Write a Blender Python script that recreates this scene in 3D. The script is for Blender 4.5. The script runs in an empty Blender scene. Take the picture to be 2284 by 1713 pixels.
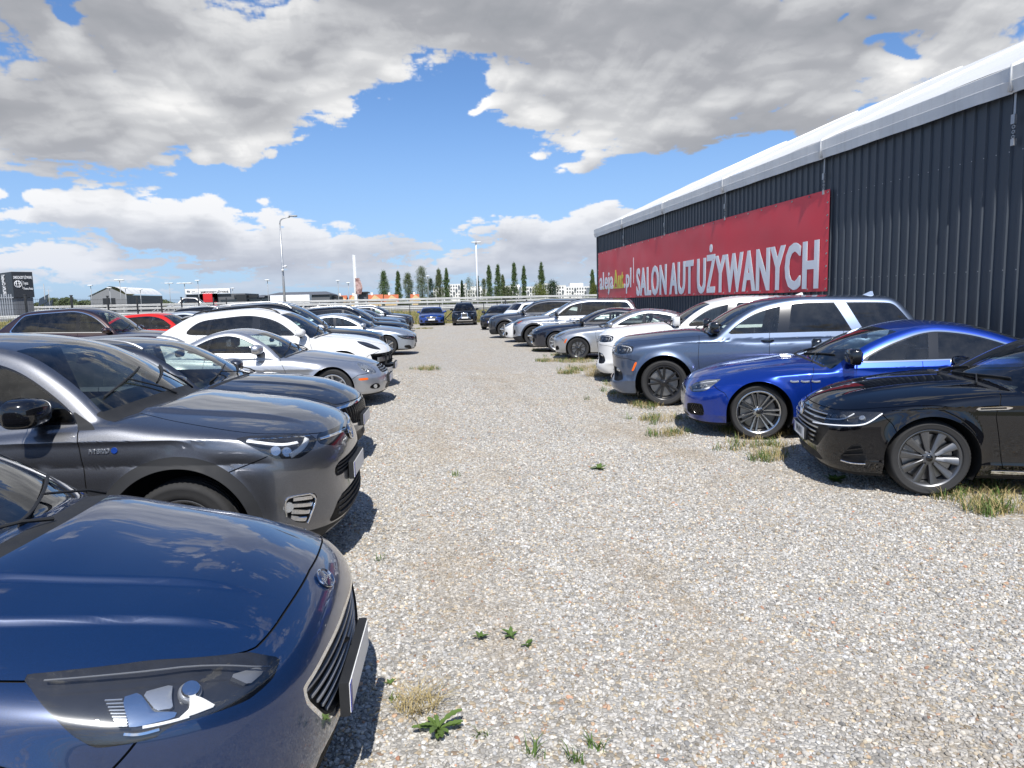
import bpy, bmesh, math, random
import numpy as np
from mathutils import Matrix, Vector
random.seed(7); np.random.seed(7)
SC = bpy.context.scene
COL = SC.collection

# ============================================================ camera
CAM_H, CAM_F, ROLL, VPX, VPY = 1.86, 1584.0, .025, 919.0, 671.0   # in pixels of the 2284 x 1713 photograph
def camera_axes():
    d = np.array([(VPX-1142)/CAM_F, (VPY-856.5)/CAM_F, 1.0]); d /= np.linalg.norm(d)
    u = np.array([-math.sin(ROLL), -math.cos(ROLL), 0.]); u[2] = -(u @ d)/d[2]; u /= np.linalg.norm(u)
    x = np.cross(d, u)
    return np.stack([x, d, u], 1)       # rows: camera right, down, forward; columns: world X, Y, Z
MC = camera_axes()
cam = bpy.data.cameras.new('camera'); cam.sensor_fit = 'HORIZONTAL'; cam.sensor_width = 36.0
cam.lens = CAM_F/2284*36.0; cam.clip_start = .05; cam.clip_end = 6000
co = bpy.data.objects.new('camera', cam); COL.objects.link(co); SC.camera = co
r, dn, fw = MC
co.matrix_world = Matrix(((r[0], -dn[0], -fw[0], 0), (r[1], -dn[1], -fw[1], 0), (r[2], -dn[2], -fw[2], CAM_H), (0, 0, 0, 1)))
def ray(u, v):
    q = np.array([(u-1142)/CAM_F, (v-856.5)/CAM_F, 1.0]) @ MC
    return q
def at_y(u, v, y):          # world point on the ray through photo pixel (u, v) at distance Y
    q = ray(u, v); return q*(y/q[1])+np.array([0, 0, CAM_H])
def at_x(u, v, x):
    q = ray(u, v); return q*(x/q[0])+np.array([0, 0, CAM_H])
def on_z(u, v, z=0.):
    q = ray(u, v); return q*((z-CAM_H)/q[2])+np.array([0, 0, CAM_H])

# ============================================================ light
SUN_EL, SUN_AZ = math.radians(53), math.radians(7)     # azimuth: how far the sun stands to the left of straight behind the camera
sun_dir = np.array([-math.sin(SUN_AZ)*math.cos(SUN_EL), -math.cos(SUN_AZ)*math.cos(SUN_EL), math.sin(SUN_EL)])
sl = bpy.data.lights.new('sun', 'SUN'); sl.energy = 4.6; sl.angle = math.radians(.53); sl.color = (1, .965, .91)
so = bpy.data.objects.new('sun', sl); COL.objects.link(so)
so.rotation_euler = Vector(sun_dir.tolist()).to_track_quat('Z', 'Y').to_euler()
SC.view_settings.view_transform = 'Standard'; SC.view_settings.look = 'None'
SC.view_settings.exposure = 0.40; SC.view_settings.gamma = 1.0; SC.view_settings.use_curve_mapping = False

class NT:
    """node tree helper"""
    def __init__(self, nt): self.nt = nt; nt.nodes.clear()
    def n(self, t, **k):
        nd = self.nt.nodes.new(t)
        for a, b in k.items():
            if a == 'i':
                for x, y in b.items():
                    s = nd.inputs[x]
                    if isinstance(y, bpy.types.NodeSocket): self.nt.links.new(y, s)
                    else: s.default_value = y
            else: setattr(nd, a, b)
        return nd
    def l(self, a, b): self.nt.links.new(a, b)
    def m(self, op, a, b=None, c=None, clamp=False):
        nd = self.nt.nodes.new('ShaderNodeMath'); nd.operation = op; nd.use_clamp = clamp
        for i, x in enumerate((a, b, c)):
            if x is None: continue
            if isinstance(x, bpy.types.NodeSocket): self.nt.links.new(x, nd.inputs[i])
            else: nd.inputs[i].default_value = x
        return nd.outputs[0]
    def vm(self, op, a, b=None, out=0, scale=None):
        nd = self.nt.nodes.new('ShaderNodeVectorMath'); nd.operation = op
        for i, x in enumerate((a, b)):
            if x is None: continue
            if isinstance(x, bpy.types.NodeSocket): self.nt.links.new(x, nd.inputs[i])
            else: nd.inputs[i].default_value = x
        if scale is not None:
            if isinstance(scale, bpy.types.NodeSocket): self.nt.links.new(scale, nd.inputs['Scale'])
            else: nd.inputs['Scale'].default_value = scale
        return nd.outputs[out]
    def ramp(self, f, stops, interp='LINEAR'):
        nd = self.nt.nodes.new('ShaderNodeValToRGB'); cr = nd.color_ramp; cr.interpolation = interp
        while len(cr.elements) < len(stops): cr.elements.new(.5)
        for e, (p, c) in zip(cr.elements, stops): e.position = p; e.color = (c if len(c) == 4 else (*c, 1)) if isinstance(c, tuple) else (c, c, c, 1)
        self.nt.links.new(f, nd.inputs[0]); return nd.outputs[0]
    def mix(self, f, a, b, kind='RGBA', blend='MIX'):
        nd = self.nt.nodes.new('ShaderNodeMix'); nd.data_type = kind
        if kind == 'RGBA': nd.blend_type = blend; ia, ib, oo = 6, 7, 2
        else: ia, ib, oo = 2, 3, 0
        for i, x in ((0, f), (ia, a), (ib, b)):
            if isinstance(x, bpy.types.NodeSocket): self.nt.links.new(x, nd.inputs[i])
            else: nd.inputs[i].default_value = x if not (isinstance(x, tuple) and len(x) == 3) else (*x, 1)
        return nd.outputs[oo]
    def noise(self, vec, scale, detail=4, rough=.5, dist=0., lac=2.0, out=0):
        return self.n('ShaderNodeTexNoise', i={'Vector': vec, 'Scale': scale, 'Detail': detail, 'Roughness': rough, 'Distortion': dist, 'Lacunarity': lac}).outputs[out]
    def mapr(self, v, a, b, c=0., d=1., smooth=False):
        nd = self.n('ShaderNodeMapRange', i={0: v, 1: a, 2: b, 3: c, 4: d})
        if smooth: nd.interpolation_type = 'SMOOTHSTEP'
        return nd.outputs[0]
# ============================================================ sky
# cumulus cover computed once on an azimuth / elevation grid: opacity and shade of the clouds
W = bpy.data.worlds.new('World'); SC.world = W; W.use_nodes = True
SKW, SKH = 4096, 1024
def value_noise(x, y, z, seed):
    tab = np.random.RandomState(seed).rand(32*32*32).astype(np.float32)
    xi = np.floor(x).astype(np.int32); yi = np.floor(y).astype(np.int32); zi = np.floor(z).astype(np.int32)
    fx = x-xi; fy = y-yi; fz = z-zi
    fx = fx*fx*fx*(fx*(fx*6-15)+10); fy = fy*fy*fy*(fy*(fy*6-15)+10); fz = fz*fz*fz*(fz*(fz*6-15)+10)
    X0 = (xi & 31) << 10; X1 = ((xi+1) & 31) << 10; Y0 = (yi & 31) << 5; Y1 = ((yi+1) & 31) << 5; Z0 = zi & 31; Z1 = (zi+1) & 31
    g = lambda a, b, c: tab[a+b+c]
    a = g(X0, Y0, Z0)*(1-fx)+g(X1, Y0, Z0)*fx; b = g(X0, Y1, Z0)*(1-fx)+g(X1, Y1, Z0)*fx
    c = g(X0, Y0, Z1)*(1-fx)+g(X1, Y0, Z1)*fx; d = g(X0, Y1, Z1)*(1-fx)+g(X1, Y1, Z1)*fx
    return (a*(1-fy)+b*fy)*(1-fz)+(c*(1-fy)+d*fy)*fz-.5
def cloud_field():
    az = ((np.arange(SKW, dtype=np.float32)+.5)/SKW-.5)*2*np.pi; el = (np.arange(SKH, dtype=np.float32)+.5)/SKH*np.pi/2
    A, E = np.meshgrid(az, el)
    D = np.stack([np.sin(A)*np.cos(E), np.cos(A)*np.cos(E), np.sin(E)], -1).astype(np.float32)
    z = D[..., 2]; iv = 1/(z+.26)
    X, Y, Z = D[..., 0]*iv, D[..., 1]*iv, z*iv*2.4
    den = np.zeros_like(z); sc = 2.3; amp = 1.55
    w1 = [value_noise(X*4+i*9, Y*4, Z*4, 91+i) for i in range(3)]; w2 = [value_noise(X*13+i*9, Y*13, Z*13, 95+i) for i in range(3)]
    wx = w1[0]*.07+w2[0]*.018; wy = w1[1]*.07+w2[1]*.018; wz = w1[2]*.07+w2[2]*.018
    for o in range(9):
        n = value_noise((X+wx)*sc+o*3.7, (Y+wy)*sc+o*1.3, (Z+wz)*sc+o*5.1, 10+o)
        if o >= 2: n = np.abs(n)*2.2-.34       # billows
        den += amp*n; sc *= 2.03; amp *= .60 if o > 1 else .75
    Db = D+np.stack([a*.10+b*.07 for a, b in zip(w1, w2)], -1)*(z+.10)[..., None]*1.8
    k = 2284/2212
    blobs = [(240, 120, 470, 215, 1.5), (660, 205, 190, 95, 1.25), (500, 120, 260, 130, .5), (60, 330, 330, 66, .9), (960, 10, 330, 90, 1.1), (1560, 50, 560, 180, 1.2), (1320, 245, 190, 98, 1.15), (2050, 90, 420, 180, .8),
             (330, 452, 140, 56, 1.5), (605, 462, 58, 24, 1.5), (60, 455, 100, 30, .9), (1305, 480, 95, 46, 1.5), (1065, 205, 42, 36, .95), (930, 185, 30, 14, .4),
             (880, 520, 330, 38, .80), (500, 520, 200, 40, .85), (130, 560, 240, 34, .8), (1180, 540, 150, 40, .8), (650, 592, 900, 40, .75), (1400, 590, 400, 40, .6),
             (960, 340, 290, 160, -1.3), (800, 390, 420, 50, -1.0), (1650, 345, 200, 62, -1.0), (1250, 420, 260, 40, -.6), (560, 385, 300, 42, -1.0), (100, 28, 50, 24, -1.5), (1890, 100, 62, 24, -1.6), (1780, 66, 26, 16, -1.2), (150, 420, 190, 20, -.7), (860, 150, 100, 45, -.8), (1000, 440, 280, 24, -.6), (520, 455, 60, 40, -.6)]
    # elsewhere about the same share of cloud and blue as in view
    den += .17+.55*value_noise(X*.9+5, Y*.9, Z*.9, 77)
    for (u, v, ru, rv, w) in blobs:
        c = ray(u*k, v*k); L = np.linalg.norm(c); c = c/L; e1 = np.cross(c, [0, 0, 1.]); e1 /= np.linalg.norm(e1); e2 = np.cross(e1, c)
        a = (Db @ e1.astype(np.float32))*(L*CAM_F/(ru*k)); b = (Db @ e2.astype(np.float32))*(L*CAM_F/(rv*k))
        g = np.exp(-.75*np.minimum((a*a+b*b), 30)**1.4); den += np.where(D @ c.astype(np.float32) > 0, w*g, 0)
    den += .46*np.clip(1-np.abs(z-.085)/.085, 0, 1)
    den -= .62
    # light falls from above: shade grows with the cloud that lies over a point
    pos = np.clip(den, 0, 1.2)
    tau = np.zeros_like(den); st = 3
    for i in range(1, 9):
        n = int(st*i*1.25); s = np.empty_like(pos); s[:-n] = pos[n:]; s[-n:] = pos[-1:]; tau += s*(1.0 if i > 1 else .6)
    def blur(a, r):
        c = np.cumsum(np.pad(a, ((r+1, r), (0, 0)), 'edge'), 0); a = (c[2*r+1:]-c[:-2*r-1])/(2*r+1)
        c = np.cumsum(np.pad(a, ((0, 0), (r+1, r)), 'wrap'), 1); return (c[:, 2*r+1:]-c[:, :-2*r-1])/(2*r+1)
    lowp = blur(blur(den, 26), 26); soft = blur(blur(den, 4), 4)
    def up(a, n): r = np.empty_like(a); r[:-n] = a[n:]; r[-n:] = a[-1:]; return r
    rel = np.clip(soft-up(soft, 12), -.5, .5); rel2 = np.clip(den-up(den, 4), -.3, .3)
    sh = np.clip(soft-np.roll(soft, 10, 1), -.5, .5)
    big = value_noise(X*2.2+40, Y*2.2, Z*2.2, 55)+.45*value_noise(X*5.3+40, Y*5.3, Z*5.3, 56)
    lit = .64+.34*np.exp(-.30*tau)+.20*rel+.14*rel2+.10*sh+.80*big
    lit -= .17*np.clip(lowp-.5, 0, 1.2)
    alpha = np.clip(den/.42, 0, 1); alpha = alpha*alpha*(3-2*alpha)
    lit += (1-alpha)*.05
    return alpha, np.clip(lit, 0, 1.4)
def build_world():
    al, li = cloud_field()
    img = bpy.data.images.new('cloud_cover', SKW, SKH, alpha=True, float_buffer=True); img.colorspace_settings.name = 'Non-Color'; img.alpha_mode = 'CHANNEL_PACKED'
    px = np.empty((SKH, SKW, 4), np.float32); px[..., 0] = li; px[..., 1] = al; px[..., 2] = 0; px[..., 3] = 1
    img.pixels.foreach_set(px.ravel()); img.update()
    t = NT(W.node_tree); out = t.n('ShaderNodeOutputWorld')
    sky = t.n('ShaderNodeTexSky', sky_type='NISHITA', sun_disc=False, sun_elevation=SUN_EL, sun_rotation=math.atan2(sun_dir[0], sun_dir[1]), altitude=100, air_density=1.0, dust_density=.6, ozone_density=2.2)
    D = t.n('ShaderNodeTexCoord').outputs['Generated']
    s = t.n('ShaderNodeSeparateXYZ', i={0: D}); z = t.m('MAXIMUM', s.outputs[2], 0.)
    u = t.m('ADD', t.m('DIVIDE', t.m('ARCTAN2', s.outputs[0], s.outputs[1]), 2*math.pi), .5); v = t.m('DIVIDE', t.m('ARCSINE', z), math.pi/2)
    tex = t.n('ShaderNodeTexImage', image=img, interpolation='Linear', extension='EXTEND', i={0: t.n('ShaderNodeCombineXYZ', i={0: u, 1: v}).outputs[0]})
    ch = t.n('ShaderNodeSeparateColor', i={0: tex.outputs[0]})
    col = t.ramp(t.mapr(ch.outputs[0], .1, 1.1), [(0., (.30, .315, .345)), (.33, (.37, .38, .41)), (.62, (.56, .57, .59)), (1., (.92, .915, .905))])
    hz = t.mapr(z, .0, .22, .60, 0., True)
    col = t.mix(hz, col, (.50, .56, .70))
    skc = t.mix(1., sky.outputs[0], (.72, .93, 1.20), blend='MULTIPLY')
    skc = t.vm('SCALE', skc, scale=.11)
    skc = t.mix(t.mapr(z, .0, .30, .55, 0., True), skc, (.35, .50, .80))
    tot = t.mix(t.m('MULTIPLY', ch.outputs[1], t.mapr(z, 0., .05, .35, 1.)), skc, col)
    tot = t.mix(t.mapr(s.outputs[2], -.02, .0, 1., 0.), tot, (.22, .21, .18))    # below the horizon: the colour of the land
    bg = t.n('ShaderNodeBackground', i={0: tot, 1: .86}); t.l(bg.outputs[0], out.inputs[0])
    W.cycles.sampling_method = 'MANUAL'; W.cycles.sample_map_resolution = 1024
build_world()
# ============================================================ materials
M = {}
def new_mat(name):
    m = bpy.data.materials.new(name); m.use_nodes = True; t = NT(m.node_tree); M[name] = m
    return m, t, t.n('ShaderNodeOutputMaterial')
def simple(name, col, rough=.5, metal=0., coat=0., spec=.5, noise=None, bump=None):
    m, t, o = new_mat(name)
    p = t.n('ShaderNodeBsdfPrincipled', i={'Base Color': (*col, 1), 'Roughness': rough, 'Metallic': metal, 'Coat Weight': coat, 'Specular IOR Level': spec, 'Coat Roughness': .03})
    if noise or bump:
        tc = t.n('ShaderNodeTexCoord').outputs['Object']
    if noise:
        sc, amt = noise; f = t.noise(tc, sc, 5, .6)
        t.l(t.mix(1., (*col, 1), t.ramp(f, [(.25, 1-amt), (.75, 1+amt*.6)]), blend='MULTIPLY'), p.inputs['Base Color'])
        t.l(t.mapr(f, .2, .8, max(rough-.12, 0), min(rough+.12, 1)), p.inputs['Roughness'])
    if bump:
        sc, st = bump; b = t.n('ShaderNodeBump', i={'Strength': st, 'Distance': .01, 'Height': t.noise(tc, sc, 4)}); t.l(b.outputs[0], p.inputs['Normal'])
    t.l(p.outputs[0], o.inputs[0]); return m
def paint(name, col, metal=.0, rough=.32, flake=0., dust=.10, coat=1.):
    """car paint: base coat with fine flakes under a clear coat, a breath of dust; dark trim on the inner face"""
    m, t, o = new_mat(name); tc = t.n('ShaderNodeTexCoord').outputs['Object']
    p = t.n('ShaderNodeBsdfPrincipled', i={'Base Color': (*col, 1), 'Roughness': rough, 'Metallic': metal, 'Coat Weight': coat, 'Coat Roughness': .012, 'Coat IOR': 1.65, 'Specular IOR Level': .5 if metal else .0})
    if flake:
        v = t.n('ShaderNodeTexVoronoi', i={'Vector': tc, 'Scale': 700.})
        t.l(t.mix(1., (*col, 1), t.ramp(t.m('MULTIPLY', v.outputs['Color'], 1.), [(0, 1-flake), (1, 1+flake)]), blend='MULTIPLY'), p.inputs['Base Color'])
    ds = t.noise(tc, 3.1, 6, .62)
    dcol = t.n('ShaderNodeBsdfDiffuse', i={'Color': (.33, .30, .26, 1)})
    geo = t.n('ShaderNodeNewGeometry')
    sep = t.n('ShaderNodeSeparateXYZ', i={0: tc}); low = t.mapr(sep.outputs[2], .75, .15, 0., 1.)
    nz = t.n('ShaderNodeSeparateXYZ', i={0: geo.outputs['Normal']}).outputs[2]
    amt = t.m('MULTIPLY', t.m('ADD', t.m('MULTIPLY', t.mapr(nz, .2, 1., 0., .45), t.mapr(ds, .42, .75, 0., 1.)), t.m('MULTIPLY', low, t.mapr(ds, .3, .7, .3, 1.3))), dust*.6, clamp=True)
    a = t.n('ShaderNodeMixShader', i={0: amt, 1: p.outputs[0], 2: dcol.outputs[0]})
    ins = t.n('ShaderNodeBsdfPrincipled', i={'Base Color': (.03, .03, .032, 1), 'Roughness': .8})
    b = t.n('ShaderNodeMixShader', i={0: geo.outputs['Backfacing'], 1: a.outputs[0], 2: ins.outputs[0]})
    t.l(b.outputs[0], o.inputs[0]); return m
def glass(name, tint, gloss=1., rough=.0, dusty=.04):
    m, t, o = new_mat(name); tc = t.n('ShaderNodeTexCoord').outputs['Object']
    tr = t.n('ShaderNodeBsdfTransparent', i={'Color': (*tint, 1)}); gl = t.n('ShaderNodeBsdfGlossy', i={'Roughness': rough, 'Color': (gloss, gloss, gloss, 1)})
    fr = t.n('ShaderNodeFresnel', i={'IOR': 1.55}); geo = t.n('ShaderNodeNewGeometry')
    f = t.m('MULTIPLY', fr.outputs[0], 1.25, clamp=True)
    a = t.n('ShaderNodeMixShader', i={0: f, 1: tr.outputs[0], 2: gl.outputs[0]})
    df = t.n('ShaderNodeBsdfDiffuse', i={'Color': (.5, .48, .44, 1)})
    b = t.n('ShaderNodeMixShader', i={0: t.mapr(t.noise(tc, 5., 6, .65), .4, .75, 0., dusty), 1: a.outputs[0], 2: df.outputs[0]})
    t.l(b.outputs[0], o.inputs[0]); return m
glass('glass', (.74, .82, .78)); glass('glass_dark', (.07, .075, .085)); glass('lens', (.93, .94, .95), dusty=.03); glass('lens_smoke', (.35, .35, .37), dusty=.03)
simple('rubber', (.022, .022, .023), .82, noise=(30, .25)); simple('plastic', (.020, .021, .023), .68, spec=.3, noise=(9, .2)); simple('under', (.008, .008, .008), .9)
simple('gap', (.004, .004, .004), .9); simple('black_gloss', (.006, .006, .007), .12, coat=.6); simple('black_flat', (.01, .01, .01), .6)
simple('trim', (.04, .041, .043), .7, noise=(12, .15)); simple('seat', (.06, .058, .056), .75, noise=(40, .2))
simple('chrome', (.82, .82, .82), .07, 1.); simple('satin', (.55, .56, .57), .35, 1.); simple('cast', (.22, .22, .22), .5, .8); simple('disc', (.35, .34, .33), .35, 1., noise=(8, .3))
simple('grille', (.008, .008, .009), .5); simple('mirror', (.75, .78, .8), .02, 1.); simple('lamp_dark', (.025, .026, .03), .22, coat=.5); simple('lamp_grey', (.25, .26, .28), .3, .4); simple('lamp_bright', (.62, .64, .66), .22, .8)
simple('lamp_white', (.80, .80, .79), .4); simple('led', (.85, .86, .88), .25); simple('reflector', (.9, .9, .9), .06, 1.); simple('amber', (.75, .13, .015), .18, coat=.8); simple('red_lens', (.30, .008, .008), .12, coat=.8)
simple('emblem_dark', (.012, .018, .05), .15, coat=.8); simple('blue_badge', (.01, .04, .22), .15, coat=.8); simple('lens_amber', (.75, .66, .55), .2, coat=.5)
simple('amber_red', (.55, .06, .02), .2, coat=.6); simple('plate', (.78, .78, .76), .35); simple('plate_blue', (.01, .035, .30), .35)
simple('rim_silver', (.60, .61, .62), .28, .9); simple('rim_black', (.020, .020, .021), .25, .0, coat=.9); simple('rim_grey', (.17, .173, .18), .38, .85); simple('rim_dark', (.03, .03, .032), .3, .5, coat=.3); simple('rim_mach', (.66, .67, .68), .22, 1.)
# ============================================================ car builder
# A car body is one smooth solid (lower body + greenhouse) described by its profile,
# plan and section curves; it is meshed, then cut along panel, window and lamp outlines.
def pchip_eval(xs, ys, g):
    h = np.diff(xs); d = np.diff(ys) / h
    m = np.zeros_like(ys)
    if len(xs) == 2:
        m[:] = d[0]
    else:
        for i in range(1, len(xs) - 1):
            if d[i-1] * d[i] > 0:
                w1 = 2*h[i] + h[i-1]; w2 = h[i] + 2*h[i-1]
                m[i] = (w1 + w2) / (w1/d[i-1] + w2/d[i])
        m[0] = d[0]; m[-1] = d[-1]
    i = np.clip(np.searchsorted(xs, g) - 1, 0, len(xs) - 2)
    t = (g - xs[i]) / h[i]
    t2 = t*t; t3 = t2*t
    y = (2*t3-3*t2+1)*ys[i] + (t3-2*t2+t)*h[i]*m[i] + (-2*t3+3*t2)*ys[i+1] + (t3-t2)*h[i]*m[i+1]
    y = np.where(g < xs[0], ys[0] + m[0]*(g-xs[0]), y)
    return np.where(g > xs[-1], ys[-1] + m[-1]*(g-xs[-1]), y)

def lut(pts, sig=0.0, n=1500, pad=.4):
    p = np.array(pts, float); x0 = p[0, 0]-pad; x1 = p[-1, 0]+pad
    g = np.linspace(x0, x1, n); dx = (x1-x0)/(n-1)
    y = pchip_eval(p[:, 0], p[:, 1], g)
    if sig > 0:
        r = int(3*sig/dx)+1; k = np.exp(-.5*(np.arange(-r, r+1)*dx/sig)**2); k /= k.sum()
        yp = np.concatenate([y[0]+(y[1]-y[0])*np.arange(-r, 0), y, y[-1]+(y[-1]-y[-2])*np.arange(1, r+1)])
        y = np.convolve(yp, k, 'valid')
    dy = np.gradient(y, dx)
    def f(x, a=y):
        t = np.clip((x-x0)/dx, 0, n-1.001); i = t.astype(np.int32); w = t-i
        return a[i]*(1-w)+a[i+1]*w
    f.d = lambda x: f(x, dy)
    return f

def smax(a, b, k):
    h = np.maximum(k-np.abs(a-b), 0)/k
    return np.maximum(a, b)+h*h*h*k/6
def smin(a, b, k):
    return -smax(-a, -b, k)
def sstep(a, b, x):
    t = np.clip((x-a)/(b-a), 0, 1); return t*t*(3-2*t)

class Body:
    def __init__(self, c):
        self.c = c; L = c['L']; hw = c['W']/2
        self.L = L; self.hw = hw
        self.HB = lut(c['hood'], c.get('hs', .05)); self.G = lut(c['gh'], c.get('gs', .07))
        self.P = lut([(s, w) for s, w in c['plan']], .12)
        self.ZB = lut(c['belt'], .08); self.F = lut(c['nose'], .025); self.Rr = lut(c['tail'], .03)
        self.BT = lut(c['bot'], .05)
        self.SC = lut(c.get('side', [(0.1, .12), (.22, .045), (.4, .012), (.58, 0), (.75, .006), (.95, .03), (1.15, .085)]), .03)
        self.mid = c.get('mid', L*.55)
        self.wf = (c['fo'], c['R']); self.wb_ = (c['fo']+c['wb'], c['R'])
        self.Ra = c.get('Ra', c['R']*1.10)
        self.lines = [(lut(p, .06), amp, up, dn) for p, amp, up, dn in c.get('lines', [])]
    def se(self, s, a):
        c = self.c; m = sstep(self.mid-.5, self.mid+.5, s)
        return s + a*a*(-c.get('cw', .26)*(1-m)+c.get('cr', .16)*m)
    def WL(self, s, z):
        w = self.P(s)-self.SC(z)
        for l, amp, up, dn in self.lines:
            d = z-l(s)
            w = w+amp*np.where(d > 0, np.clip(1-d/up, 0, 1)**2, np.clip(1+d/dn, 0, 1)**2)
        fl = self.c.get('flare', .02)
        if fl:
            for (ws, wz) in (self.wf, self.wb_):
                d = np.hypot(s-ws, z-wz)
                w = w+fl*np.clip(1-np.abs(d-self.Ra)/.11, 0, 1)**2*sstep(-.05, .1, z-wz+.15)
        return w
    def WG(self, s, z):
        c = self.c
        zb = self.ZB(s)
        w = self.P(s)-self.SC(zb)-c.get('gin', .035)-c.get('tum', .42)*np.maximum(z-zb, -.06)-c.get('tum2', .10)*np.maximum(z-zb, 0)**2
        return w
    def top(self, s, a):
        c = self.c; e = self.se(s, a)
        return self.G(e)-c.get('rc', .09)*a*a, e
    def low(self, s, a):
        c = self.c; e = self.se(s, a)
        z = self.HB(e)-c.get('hc', .075)*a*a-c.get('hc4', .05)*a**6
        if 'hoodx' in c: z = z+c['hoodx'](e, a)
        return z, e
    def __call__(self, s, y, z):
        c = self.c; a = np.abs(y)
        tl, e = self.low(s, a)
        ft = (z-tl)/np.sqrt(1+np.minimum(self.HB.d(e), 2)**2)
        r = a/self.hw
        ff = self.F(z)+c.get('b2', .10)*r*r+c.get('b5', .30)*r**5-s
        fr = s-(self.L-self.Rr(z)-c.get('rb2', .06)*r*r-c.get('rb5', .12)*r**5)
        fs = a-self.WL(s, z)
        fl = smax(fs, ft, c.get('kts', .10))
        fl = smax(fl, ff, c.get('kf', .14)); fl = smax(fl, fr, .12)
        fl = smax(fl, self.BT(s)-z, .05)
        tg, e = self.top(s, a)
        fg = smax((z-tg)/np.sqrt(1+np.minimum(np.abs(self.G.d(e)), 3)**2), a-self.WG(s, z), c.get('kg', .09))
        fg = np.maximum(smax(np.maximum(fg, ff), fr-c.get('ghr', .0), .08), self.ZB(s)-.14-z)
        return smin(fl, fg, c.get('ksh', .035))
    def is_gh(self, s, a, z):
        tl, _ = self.low(s, a); return z-tl
    def q(self, s, a, z):
        t, e = self.top(s, a); return (t-z)/np.sqrt(1+np.minimum(np.abs(self.G.d(e)), 3)**2)
    # ---- surface look-ups
    def side_y(self, s, z):
        s = np.asarray(s, float); z = np.asarray(z, float); lo = np.zeros_like(s); hi = np.full_like(s, 1.3)
        for _ in range(24):
            m = (lo+hi)/2; f = self(s, m, z) < 0; lo = np.where(f, m, lo); hi = np.where(f, hi, m)
        return lo
    def front_s(self, y, z):
        y = np.asarray(y, float); z = np.asarray(z, float); lo = np.full_like(y, -.3); hi = np.full_like(y, 1.1)
        for _ in range(24):
            m = (lo+hi)/2; f = self(m, y, z) > 0; lo = np.where(f, m, lo); hi = np.where(f, hi, m)
        return hi
    def top_z(self, s, y):
        s = np.asarray(s, float); y = np.asarray(y, float); lo = np.full_like(s, .3); hi = np.full_like(s, 2.2)
        for _ in range(24):
            m = (lo+hi)/2; f = self(s, y, m) < 0; lo = np.where(f, m, lo); hi = np.where(f, hi, m)
        return lo
    def wrap(self, w, z):
        # point on the body at wrap coordinate w = s + |y| and height z
        w = np.asarray(w, float); z = np.asarray(z, float)
        lo = np.zeros_like(w); hi = np.minimum(w+.2, 1.2)
        for _ in range(26):
            m = (lo+hi)/2; f = self(w-m, m, z) < 0; lo = np.where(f, m, lo); hi = np.where(f, hi, m)
        return np.stack([w-lo, lo, z], -1)
    def grad(self, p, e=.003):
        s, y, z = p[..., 0], p[..., 1], p[..., 2]
        g = np.stack([self(s+e, y, z)-self(s-e, y, z), self(s, y+e, z)-self(s, y-e, z), self(s, y, z+e)-self(s, y, z-e)], -1)
        return g/np.maximum(np.linalg.norm(g, axis=-1, keepdims=True), 1e-9)

def poly_sd(px, py, poly):
    P = np.array(poly, float); Q = np.roll(P, -1, 0)
    best = np.full(px.shape, 1e9); ins = np.zeros(px.shape, bool)
    for (ax, ay), (bx, by) in zip(P, Q):
        ex, ey = bx-ax, by-ay; wx = px-ax; wy = py-ay
        t = np.clip((wx*ex+wy*ey)/(ex*ex+ey*ey+1e-12), 0, 1)
        best = np.minimum(best, (wx-ex*t)**2+(wy-ey*t)**2)
        c = ((ay > py) != (by > py)) & (px < (bx-ax)*(py-ay)/(by-ay+1e-12)+ax)
        ins ^= c
    return np.where(ins, -1, 1)*np.sqrt(best)
def line_d(px, py, pts):
    P = np.array(pts, float); best = np.full(px.shape, 1e9)
    for (ax, ay), (bx, by) in zip(P[:-1], P[1:]):
        ex, ey = bx-ax, by-ay; wx = px-ax; wy = py-ay
        t = np.clip((wx*ex+wy*ey)/(ex*ex+ey*ey+1e-12), 0, 1)
        best = np.minimum(best, (wx-ex*t)**2+(wy-ey*t)**2)
    return np.sqrt(best)
def rnd(poly, n=2, f=.22):
    P = np.array(poly, float)
    for _ in range(n):
        Q = np.roll(P, -1, 0); P = np.stack([P*(1-f)+Q*f, P*f+Q*(1-f)], 1).reshape(-1, 2)
    return P
def crv(pts, n=2):
    P = np.array(pts, float)
    for _ in range(n):
        Q = np.stack([P[:-1]*.75+P[1:]*.25, P[:-1]*.25+P[1:]*.75], 1).reshape(-1, P.shape[1]); P = np.vstack([P[:1], Q, P[-1:]])
    return P

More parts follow.
